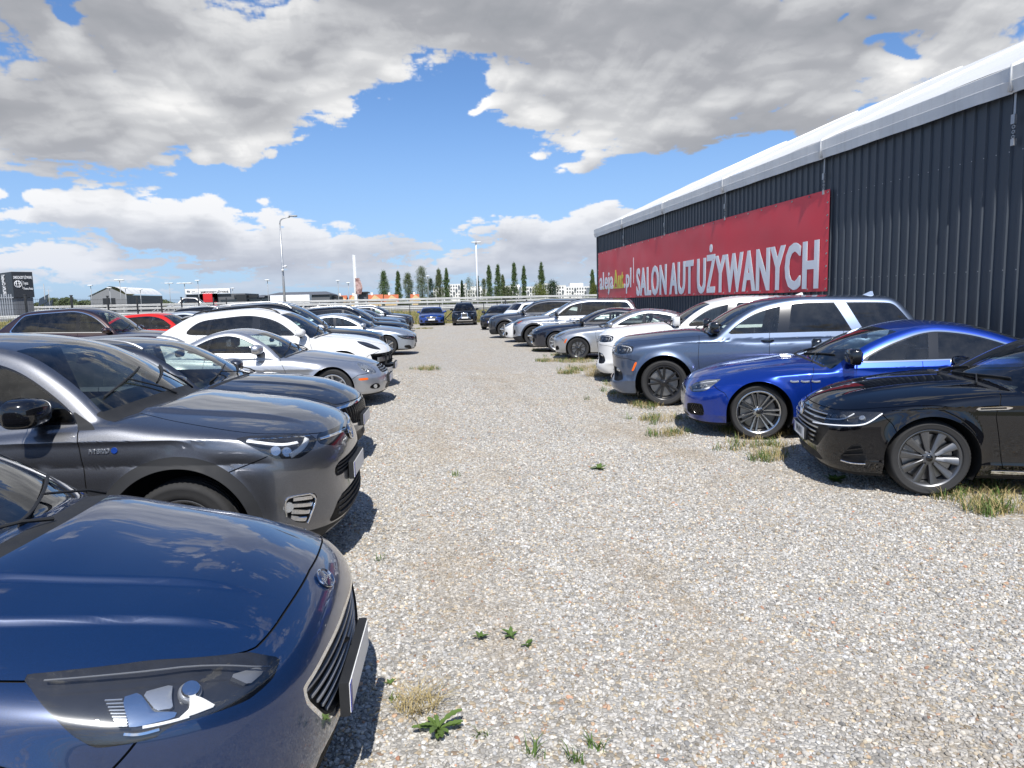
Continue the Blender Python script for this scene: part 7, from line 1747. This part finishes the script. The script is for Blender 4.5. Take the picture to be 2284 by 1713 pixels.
def sedan(L=4.75, W=1.84, H=1.45, **o):
    d = dict(hi=1, Ra=.37, plate=.48, clear=0, rim=RIM['silver10'],
        wrapreg=[('headlight', [(.54, .66), (.58, .74), (.92, .785), (1.22, .80), (1.16, .74), (.96, .67), (.74, .635)], (2, .14)), ('grille', [(-.3, .50), (-.3, .74), (.42, .74), (.50, .68), (.40, .52)], (2, .14)), ('lower_grille', [(-.3, .22), (-.3, .40), (.55, .40), (.65, .25)], (2, .1)), ('side_intake', [(.76, .28), (.80, .44), (1.04, .46), (1.1, .32)], (2, .15))],
        extra=lamps2([(.70, .70), (.86, .715)], .036, None, 'reflector'))
    d.update(o); return gen(L, W, .88, L*.60, .335, .24, .76, .85, (1.30, .99), (2.15, H-.075), (2.7, H), (3.4, H-.08), (L-.42, 1.09), 1.07, (.96, 1.02), **d)
def hatch(L=4.35, W=1.80, H=1.47, **o):
    d = dict(hi=1, Ra=.37, plate=.48, clear=0, rim=RIM['silver10'], wrapreg=sedan()['wrapreg'], extra=lamps2([(.70, .70), (.86, .715)], .036, None, 'reflector'))
    d.update(o); return gen(L, W, .88, L*.60, .325, .235, .78, .87, (1.12, 1.02), (1.9, H-.075), (2.4, H), (3.4, H-.06), (L-.2, 1.08), 1.06, (.98, 1.05), **d)
def wagon(**o): return hatch(4.75, 1.84, 1.48, rails=(2.0, 4.0, 'chrome', .035), **o)
SPEC = dict(accord=accord, atlas=atlas, bmw5=bmw5, a8=a8, explorer=explorer, lexus_nx=lexus_nx, bmw6=bmw6, suv=suv, sedan=sedan, hatch=hatch, wagon=wagon, arteon=arteon, ghibli=ghibli, durango=durango, slk=slk, rav4=rav4, focus=focus, octavia=octavia, macan=macan)
# ============================================================ paints and parked cars
paint('paint_navy', (.003, .020, .075), metal=.25, rough=.3, flake=.25, dust=.03); paint('paint_graphite', (.175, .18, .195), metal=.92, rough=.36, flake=.35, dust=.03); paint('paint_anthracite', (.075, .08, .092), metal=.85, rough=.34, flake=.3, dust=.03)
paint('paint_silver', (.46, .47, .485), metal=.8, rough=.36, flake=.2, dust=.03); paint('paint_white', (.68, .68, .67), rough=.35, dust=.04); paint('paint_grey_blue', (.33, .37, .42), metal=.6, rough=.36, flake=.15, dust=.04); paint('paint_black', (.002, .002, .003), rough=.25, flake=.3, dust=.012)
paint('paint_dark_blue', (.006, .008, .018), metal=.3, rough=.3, dust=.02); paint('paint_slate', (.095, .125, .19), metal=.75, rough=.36, flake=.25, dust=.03); paint('paint_blue', (.002, .034, .30), metal=.6, rough=.32, flake=.3, dust=.015); paint('paint_brown', (.032, .014, .012), metal=.5, rough=.34, flake=.3, dust=.04); paint('paint_red', (.50, .018, .010), rough=.3, dust=.03)
paint('paint_mid_blue', (.010, .050, .26), metal=.4, rough=.3, flake=.2, dust=.04); paint('paint_light_silver', (.56, .56, .55), metal=.5, rough=.36, dust=.05)
YR, YL = math.radians(180-19.5), math.radians(-3.5)
def put(name, spec, label, xy, yaw, pt, cat='car', lift=None, **o):
    c = SPEC[spec](**o) if o and spec in ('suv', 'sedan', 'hatch', 'wagon') else SPEC[spec]()
    if o and spec not in ('suv', 'sedan', 'hatch', 'wagon'): c.update(o)
    z = float(gz(xy[0]-(.9 if abs(yaw) < 1 else 0), xy[1])) if lift is None else lift
    return Car(name, c, label, cat, (xy[0], xy[1], z), yaw, M[pt], 'cars parked on the gravel lot')
# right row, near to far
put('sedan_car', 'arteon', 'glossy black fastback sedan with dark grey ten-spoke wheels, nearest on the right', (3.95, 6.80), YR, 'paint_black')
put('sedan_car', 'ghibli', 'bright blue sports sedan with three chrome vents behind the front wheel', (3.72, 9.55), YR, 'paint_blue')
put('suv_car', 'durango', 'large slate blue off-roader with black five-spoke wheels before the banner', (3.54, 12.55), YR, 'paint_slate')
put('suv_car', 'durango', 'white off-roader with a white mirror right behind the slate blue one', (4.1, 15.7), YR, 'paint_white', mirror=(1.78, 1.29, 'box', 'paint', .17), hi=1)
put('sedan_car', 'bmw5', 'silver sedan with black ten-spoke wheels and an orange side marker', (4.35, 21.75), YR, 'paint_silver')
put('sedan_car', 'a8', 'black limousine with silver wheels between the silver sedan and silver off-roader', (4.2, 24.9), YR, 'paint_dark_blue')
put('suv_car', 'atlas', 'silver off-roader with black wheel arch trim and black roof rails', (3.97, 27.9), YR, 'paint_silver')
put('sedan_car', 'sedan', 'dark car with a white nose half hidden by the silver off-roader', (4.0, 30.8), YR, 'paint_white', hi=0, hoodmat=M['paint_black'])
put('suv_car', 'explorer', 'matt dark grey off-roader with tinted windows in the right row', (3.75, 34.6), YR, 'paint_anthracite')
put('suv_car', 'suv', 'white car seen from behind beside the dark grey off-roader', (9.4, 40.5), math.radians(20), 'paint_white', hi=0, L=4.5, H=1.66)
put('sedan_car', 'hatch', 'small black car facing the aisle with a blue bonnet sheen', (4.7, 42.6), math.radians(-112), 'paint_dark_blue', hi=1)
put('sedan_car', 'sedan', 'silver car parked at an angle at the far end next to the black one', (5.9, 51.5), math.radians(-118), 'paint_light_silver', hi=0)
# at the far end, facing the camera
put('coupe_car', 'bmw6', 'blue coupe facing the camera at the far end of the aisle', (1.36, 53.0), math.radians(-93), 'paint_mid_blue')
put('suv_car', 'lexus_nx', 'black off-roader with a chrome hourglass grille facing down the aisle', (3.72, 51.6), math.radians(-94), 'paint_black')
# left row, near to far
put('hatchback_car', 'focus', 'dark blue hatchback filling the lower left corner', (-.30, 2.78), YL, 'paint_navy', lift=0)
put('suv_car', 'rav4', 'graphite grey hybrid off-roader with plastic wheel arch trim', (-.48, 5.52), YL, 'paint_graphite', lift=.03)
put('estate_car', 'octavia', 'dark grey estate with a black ribbed grille behind the graphite off-roader', (-.60, 8.25), YL, 'paint_anthracite')
put('coupe_car', 'slk', 'small silver hardtop roadster with an orange side marker', (-.43, 12.3), YL, 'paint_silver')
put('suv_car', 'macan', 'white off-roader with its front bumper insert missing', (-.40, 14.65), YL, 'paint_white')
put('suv_car', 'suv', 'black off-roader with silver roof rails between the white and grey-blue cars', (-.66, 17.6), YL, 'paint_black', H=1.74)
put('sedan_car', 'accord', 'grey-blue sedan with black and silver wheels', (.12, 25.0), YL, 'paint_grey_blue', lift=.06)
put('suv_car', 'suv', 'black estate-like car right behind the grey-blue sedan', (-.08, 28.0), YL, 'paint_black', lift=.02, H=1.70, L=4.9)
put('suv_car', 'suv', 'dark car with roof rails third before the end of the left row', (-.5, 34.5), YL, 'paint_dark_blue', lift=.02, hi=0, H=1.64)
put('sedan_car', 'sedan', 'dark brown-black sedan second before the end of the left row', (-.3, 41.0), YL, 'paint_dark_blue', lift=.02)
put('suv_car', 'suv', 'dark grey off-roader last in the left row with a light window frame', (.05, 44.5), YL, 'paint_anthracite', lift=.02, H=1.62)
put('sedan_car', 'sedan', 'white car peeping out behind the last dark off-roader', (.0, 47.8), YL, 'paint_white', lift=.02, hi=0)
# second row at the left, behind the first
put('estate_car', 'wagon', 'silver estate roof with a chrome rail at the left edge', (-6.6, 12.6), YL, 'paint_light_silver', lift=.16, hi=1)
put('coupe_car', 'slk', 'white coupe roof in front of the brown off-roader', (-6.4, 16.2), YL, 'paint_white', lift=.10, hi=1)
put('suv_car', 'suv', 'dark brown off-roader with a chrome window frame in the second row', (-6.0, 20.2), YL, 'paint_brown', lift=.16, H=1.74, hi=1, rails=None, dlo=dict(front=[(1.53, .9), (1.85, 1.4)], rear=[(4.15, 1.1), (3.8, 1.6)], chrome=.018, pillars=[(2.44, 2.48, 1.08, 1.65, .05), (3.45, 3.40, 1.08, 1.65, .02)]))
put('hatchback_car', 'hatch', 'bright red hatchback beyond the brown off-roader', (-6.2, 25.5), YL, 'paint_red', lift=.12, hi=1, H=1.56)
put('hatchback_car', 'hatch', 'grey hatchback behind the bright red one', (-6.0, 28.6), YL, 'paint_grey_blue', lift=.12, hi=0, H=1.56)
put('suv_car', 'suv', 'black off-roader with roof rails in the far second row', (-6.2, 33.0), YL, 'paint_black', lift=.12, hi=0, H=1.72)
put('suv_car', 'suv', 'white off-roader with a dark roof in the far second row', (-6.2, 37.0), YL, 'paint_white', lift=.12, hi=0, H=1.70)
# beyond the road
van = put('minivan', 'suv', 'silver minivan driving on the road beyond the barrier', (float(at_y(373, 670, 104.)[0]), 104., 0), math.radians(180), 'paint_light_silver', 'van', lift=1.15, hi=0, L=5.0, H=1.95, rails=None)
far0 = put('van', 'suv', 'plain white van in the row of parked vans by the treeline', (float(at_y(96, 677, 150.)[0]), 150., 0), math.radians(-80), 'paint_white', 'van', lift=.2, hi=0, L=4.9, H=2.2, rails=None)
far0.root['group'] = 'white vans by the treeline'
def copy_tree(o, parent=None):
    c = o.copy(); COL.objects.link(c); c.parent = parent
    for ch in o.children: copy_tree(ch, c)
    return c
VL = ['second white van of the row by the treeline', 'third white van of the row by the treeline', 'fourth white van of the row by the treeline', 'fifth white van of the row by the treeline', 'last white van of the row, next to the distant hall']
for u, lab in zip((114, 130, 146, 165, 186), VL):
    c = copy_tree(far0.root); c.location.x = float(at_y(u, 677, 150.)[0]); c['label'] = lab
fc = put('hatchback_car', 'hatch', 'pale car parked behind the barrier left of the trailer', (float(at_y(655, 675, 112.)[0]), 112., 0), math.radians(175), 'paint_light_silver', lift=.25, hi=0, H=1.6); fc.root['group'] = 'cars parked beyond the road'
FL = ['pale car parked behind the barrier under the trailer', 'light car parked behind the barrier below the warehouse end', 'light car glimpsed through the barrier left of the showroom', 'light car glimpsed through the barrier below the white sign', 'light car glimpsed through the barrier below the red portal', 'light car glimpsed through the barrier right of the showroom', 'pale car behind the barrier at the dark kiosk', 'pale car behind the barrier near the minivan']
for u, lab in zip((690, 715, 320, 470, 500, 540, 575, 345), FL):
    c = copy_tree(fc.root); c.location.x = float(at_y(u, 675, 112.)[0])+1.5; c.location.y = 113+2*random.random(); c['label'] = lab
# ============================================================ loose gravel, weeds
def gravel():
    rs = np.random.RandomState(11); col = bpy.data.collections.new('stone_kinds')
    for i in range(9):
        b = bmesh.new(); bmesh.ops.create_icosphere(b, subdivisions=1 if i % 3 else 2, radius=1.)
        ax = rs.uniform(.75, 1.15, 3)*np.array([1., .85, .62]); pl = rs.normal(0, 1, (7, 3)); pl /= np.linalg.norm(pl, axis=1, keepdims=True); dd = rs.uniform(.55, .9, 7)
        for v in b.verts:
            p = np.array(v.co)
            for n_, d_ in zip(pl, dd):
                k = p @ n_-d_
                if k > 0: p = p-n_*k*.9
            v.co = (p*ax*(1+rs.uniform(-.06, .06))).tolist()
        me = bpy.data.meshes.new('stone'); b.to_mesh(me); b.free(); me.materials.append(M['stone'])
        if i % 3 == 0: me.polygons.foreach_set('use_smooth', np.ones(len(me.polygons), bool)); me.set_sharp_from_angle(angle=.7)
        o = bpy.data.objects.new('stone', me); col.objects.link(o)
    def patch(name, x0, x1, y0, y1, dens, smin_, smax_, seed):
        nx, ny = max(2, int((x1-x0)/.5)), max(2, int((y1-y0)/.5)); X, Y = np.meshgrid(np.linspace(x0, x1, nx), np.linspace(y0, y1, ny), indexing='ij')
        Z = gz(X, Y)+.012*value_noise(X*.7, Y*.7, 0*X+.5, 3)+.006*value_noise(X*2.1, Y*2.1, 0*X+.5, 4)-.010
        g = Geo(); g.add(np.stack([X, Y, Z+.002], -1).reshape(-1, 3), [f[::-1] for f in quads_grid(nx, ny)]); me = g.mesh(name, M['gravel'])
        o = link(name, me); o['kind'] = 'stuff'
        ng = bpy.data.node_groups.new(name, 'GeometryNodeTree'); ng.interface.new_socket('Geometry', in_out='INPUT', socket_type='NodeSocketGeometry'); ng.interface.new_socket('Geometry', in_out='OUTPUT', socket_type='NodeSocketGeometry')
        N = ng.nodes; Lk = ng.links.new; gi = N.new('NodeGroupInput'); go = N.new('NodeGroupOutput')
        ds = N.new('GeometryNodeDistributePointsOnFaces'); ds.inputs['Density'].default_value = dens; ds.inputs['Seed'].default_value = seed; Lk(gi.outputs[0], ds.inputs['Mesh'])
        ci = N.new('GeometryNodeCollectionInfo'); ci.inputs['Collection'].default_value = col; ci.inputs['Separate Children'].default_value = True; ci.inputs['Reset Children'].default_value = True
        ip = N.new('GeometryNodeInstanceOnPoints'); ip.inputs['Pick Instance'].default_value = True; Lk(ds.outputs['Points'], ip.inputs['Points']); Lk(ci.outputs[0], ip.inputs['Instance'])
        rv = N.new('FunctionNodeRandomValue'); rv.data_type = 'FLOAT_VECTOR'; rv.inputs[0].default_value = (-.5, -.5, 0); rv.inputs[1].default_value = (.5, .5, 6.283); Lk(rv.outputs[0], ip.inputs['Rotation'])
        r2 = N.new('FunctionNodeRandomValue'); r2.data_type = 'FLOAT'; r2.inputs[2].default_value = 0.; r2.inputs[3].default_value = 1.; r2.inputs['Seed'].default_value = 5
        mp = N.new('ShaderNodeMath'); mp.operation = 'POWER'; mp.inputs[1].default_value = 2.2; Lk(r2.outputs[1], mp.inputs[0])
        mr = N.new('ShaderNodeMapRange'); mr.inputs[3].default_value = smin_; mr.inputs[4].default_value = smax_; Lk(mp.outputs[0], mr.inputs[0]); Lk(mr.outputs[0], ip.inputs['Scale'])
        jn = N.new('GeometryNodeJoinGeometry'); Lk(ip.outputs[0], jn.inputs[0]); Lk(jn.outputs[0], go.inputs[0])
        md = o.modifiers.new('scatter', 'NODES'); md.node_group = ng
    patch('loose_gravel', -3.4, 4.6, .9, 5.2, 3000, .0065, .0180, 1)
    patch('loose_gravel', -2.6, 7.2, 5.2, 9.0, 1900, .0080, .0185, 2)
    patch('loose_gravel', -2.2, 6.6, 9.0, 13., 850, .0085, .018, 3)
    patch('loose_gravel', -1.8, 5.6, 13., 18., 380, .0085, .018, 4)
gravel()
def blades(g, n, r, h, rs, droop=.4, w=.004, m=0, c=(0, 0)):
    for i in range(n):
        th = rs.uniform(0, 6.28); d = r*math.sqrt(rs.uniform(0, 1)); b = np.array([c[0]+d*math.cos(th), c[1]+d*math.sin(th), -.01]); a = rs.uniform(0, 6.28); l = h*rs.uniform(.45, 1.1); out = np.array([math.cos(a), math.sin(a), 0])*l*droop*rs.uniform(.3, 1.3); s = np.array([-math.sin(a), math.cos(a), 0])*w*rs.uniform(.7, 1.4)
        p1 = b+out*.35+np.array([0, 0, l*.6]); p2 = b+out+np.array([0, 0, l*rs.uniform(.75, 1.)])
        g.add([b-s, b+s, p1+s*.8, p1-s*.8, p2], [(0, 1, 2, 3), (3, 2, 4)], m)
def leafy(g, n, h, rs, w=.012, c=(0, 0), m=0):
    for i in range(n):
        a = rs.uniform(0, 6.28); l = h*rs.uniform(.5, 1.1); d = np.array([math.cos(a), math.sin(a), 0]); s = np.array([-d[1], d[0], 0]); e = rs.uniform(.3, 1.1); b = np.array([c[0], c[1], 0.])
        q = [0, .3, .62, 1.]; ww = [.25, .9, 1., .05]; V = []
        for t, k in zip(q, ww): p = b+d*l*t*math.cos(e*(1-.5*t))+np.array([0, 0, l*t*math.sin(e)*(1-.45*t)]); V += [p-s*w*k, p+np.array([0, 0, -.15*w*k]), p+s*w*k]
        g.add(V, quads_grid(4, 3), m)
def plant(name, lab, cat, u, v, kind, seed, sc=1., group=None):
    rs = np.random.RandomState(seed); p = on_z(u, v); o = thing(name, lab, cat, (float(p[0]), float(p[1]), float(gz(p[0], p[1]))-.004), 0, group)
    if kind == 'tuft': g = Geo(); blades(g, int(16*sc+5), .045*sc, .075*sc, rs, 1.0, .003); link('blades', g.mesh('blades', M['weed'], False, fix=False), o)
    elif kind == 'dry': g = Geo(); blades(g, int(190*sc), .09*sc, .095*sc, rs, 2.2, .0014); link('blades', g.mesh('blades', M['dry_grass'], False, fix=False), o)
    elif kind == 'mixed':
        g = Geo(); blades(g, int(230*sc), .30*sc, .13, rs, 1.2, .0024); link('dry_blades', g.mesh('dry_blades', M['dry_grass'], False, fix=False), o)
        g = Geo(); [blades(g, 18, .07, .13, rs, .9, .0034, 0, (rs.normal(0, .18*sc), rs.normal(0, .15*sc))) for q in range(int(7*sc+3))]; link('green_blades', g.mesh('green_blades', M['weed'], False, fix=False), o)
    else:
        g = Geo(); leafy(g, int(9*sc+3), .07*sc, rs, .010*sc); link('leaves', g.mesh('leaves', M['weed'], True, fix=False), o)
    return o
def rosette():
    rs = np.random.RandomState(3); p = on_z(978, 1630); o = thing('dandelion_plant', 'leafy green dandelion rosette in the gravel at the bottom edge', 'weed', (float(p[0]), float(p[1]), .0))
    for i in range(16):
        a = 2*math.pi*i/16+rs.uniform(-.45, .45); l = rs.uniform(.05, .135); e = rs.uniform(.15, 1.25); d = np.array([math.cos(a), math.sin(a), 0]); s = np.array([-d[1], d[0], 0]); n = 11; V = []
        for q in range(n):
            t = q/(n-1); w = l*.17*(t**.8)*(1-t**5)*(1+.28*(1 if q % 2 else -1))+.003; pt = d*l*t*math.cos(e*(1-t*.7))+np.array([0, 0, l*math.sin(e)*t*(1-.55*t)+.004]); V += [pt-s*w+np.array([0, 0, .006]), pt, pt+s*w+np.array([0, 0, .006])]
        g = Geo(); g.add(V, quads_grid(n, 3)); link('leaf', g.mesh('leaf', M['weed'], True, fix=False), o)
rosette()
PL = [('grass_tuft', 'dry straw tuft beside the green rosette at the bottom', 'weed', 930, 1575, 'dry', 1.1), ('weed_plant', 'small flat weed left of the twin weeds on the gravel', 'weed', 1072, 1422, 'leaf', .9), ('weed_plant', 'upright small weed in the middle of the near gravel', 'weed', 1140, 1418, 'leaf', 1.0), ('weed_plant', 'small weed right of the upright one', 'weed', 1176, 1437, 'leaf', .8), ('grass_tuft', 'thin grass tuft at the bottom right of the rosette', 'grass', 1195, 1680, 'tuft', 1.), ('grass_tuft', 'sparse grass blades at the bottom edge centre', 'grass', 1290, 1690, 'tuft', 1.), ('grass_tuft', 'grass blades right of the bottom centre', 'grass', 1330, 1668, 'tuft', .9), ('grass_tuft', 'low grass tuft just right of the rosette', 'grass', 1075, 1640, 'tuft', .7),
    ('grass_tuft', 'long dry grass strip at the foot of the slate off-roader', 'grass', 1400, 880, 'mixed', 1.4), ('grass_tuft', 'ragged grass in the shade under the slate off-roader nose', 'grass', 1385, 858, 'mixed', 1.2), ('grass_tuft', 'dry stalks between the white off-roader and the silver sedan', 'grass', 1335, 838, 'dry', 3.2), ('grass_tuft', 'thin grass left of the blue sedan nose', 'grass', 1492, 968, 'mixed', .8), ('grass_tuft', 'scattered blades below the wide grass patch', 'grass', 1715, 1022, 'mixed', .7), ('grass_tuft', 'grass behind the black sedan front wheel', 'grass', 2235, 1092, 'mixed', .8), ('grass_tuft', 'dry stalks in front of the silver sedan', 'grass', 1255, 792, 'mixed', 1.2), ('grass_tuft', 'grass before the black limousine', 'grass', 1205, 782, 'mixed', 1.0),
    ('weed_plant', 'lone green weed on the bare gravel towards the blue sedan', 'weed', 1336, 1046, 'leaf', 1.6), ('grass_tuft', 'sparse tuft in the centre of the aisle', 'grass', 1018, 1068, 'tuft', 1.1), ('weed_plant', 'weed in the shade of the black sedan', 'weed', 1862, 1073, 'leaf', 2.2), ('grass_tuft', 'wide green and dry grass patch before the black sedan', 'grass', 1690, 998, 'mixed', 1.5), ('grass_tuft', 'grass patch under the nose of the blue sedan', 'grass', 1475, 935, 'mixed', 1.2), ('grass_tuft', 'orange dry tuft at the blue sedan front tyre', 'grass', 1670, 972, 'dry', 1.4), ('grass_tuft', 'dry tuft right of the blue sedan front tyre', 'grass', 1745, 968, 'dry', 1.4), ('grass_tuft', 'grass patch between the blue sedan and the black sedan', 'grass', 1640, 962, 'mixed', 1.), ('grass_tuft', 'green tuft below the slate off-roader tyre', 'grass', 1440, 905, 'mixed', 1.), ('grass_tuft', 'dry yellow grass patch before the white off-roader', 'grass', 1310, 822, 'mixed', 2.0), ('grass_tuft', 'second dry grass patch left of the white off-roader', 'grass', 1285, 806, 'mixed', 1.6), ('grass_tuft', 'thin grass patch before the silver sedan', 'grass', 1225, 805, 'mixed', 1.3), ('grass_tuft', 'small green tuft in the aisle before the white off-roader', 'grass', 1268, 832, 'mixed', 1.0), ('grass_tuft', 'grass patch beside the black sedan rear shade', 'grass', 2150, 1112, 'mixed', .9), ('grass_tuft', 'grass at the right edge near the black sedan', 'grass', 2262, 1128, 'mixed', 1.0), ('grass_tuft', 'tuft under the right edge car', 'grass', 2195, 1138, 'mixed', .6), ('grass_tuft', 'faint grass in the aisle before the silver roadster', 'grass', 950, 832, 'mixed', 1.0), ('grass_tuft', 'grass tuft near the hatchback bumper shade', 'grass', 845, 1250, 'tuft', .8), ('weed_plant', 'tiny weed left of the dry straw tuft', 'weed', 870, 1525, 'leaf', .7), ('grass_tuft', 'tuft at the bottom left next to the blue bumper', 'grass', 880, 1560, 'tuft', .6), ('grass_tuft', 'grass strip in front of the far blue coupe', 'grass', 945, 733, 'mixed', 2.2)]
for i, (nm, lab, cat, u, v, kd, sc) in enumerate(PL): plant(nm, lab, cat, u, v, kd, 300+i, sc, 'weeds in the gravel')
def verge_grass():
    rs = np.random.RandomState(8); n = 42000; X = rs.uniform(-34, 24, n); Y = 57.6+8.2*rs.uniform(0, 1, n)**1.2; Z = np.interp(Y, [57.3, 58.5, 61, 64, 65.6], [-.12, -.02, .10, .55, .86])-.003*X*(Y-57)/9; h = rs.uniform(.12, .5, n)*(.55+.9*(value_noise(X*.35, Y*.35, 0*X, 61)+.5)); a = rs.uniform(0, 6.28, n)
    B = np.stack([X, Y, Z-.03], -1); s = np.stack([np.cos(a), np.sin(a), 0*a], -1)*.022; tip = B+np.stack([rs.normal(0, .25, n)*h, rs.normal(0, .25, n)*h, h], -1); V = np.stack([B-s, B+s, tip], 1).reshape(-1, 3)
    for nm, k, m in (('verge_grass', 0, 'dry_grass'), ('verge_grass', 1, 'weed')):
        q = V.reshape(-1, 3, 3)[(np.arange(n) % 5 < 2) == bool(k)].reshape(-1, 3); me = mesh_from(nm, q, np.arange(len(q)).reshape(-1, 3), None, [M[m]]); stuff(nm, me)
verge_grass()
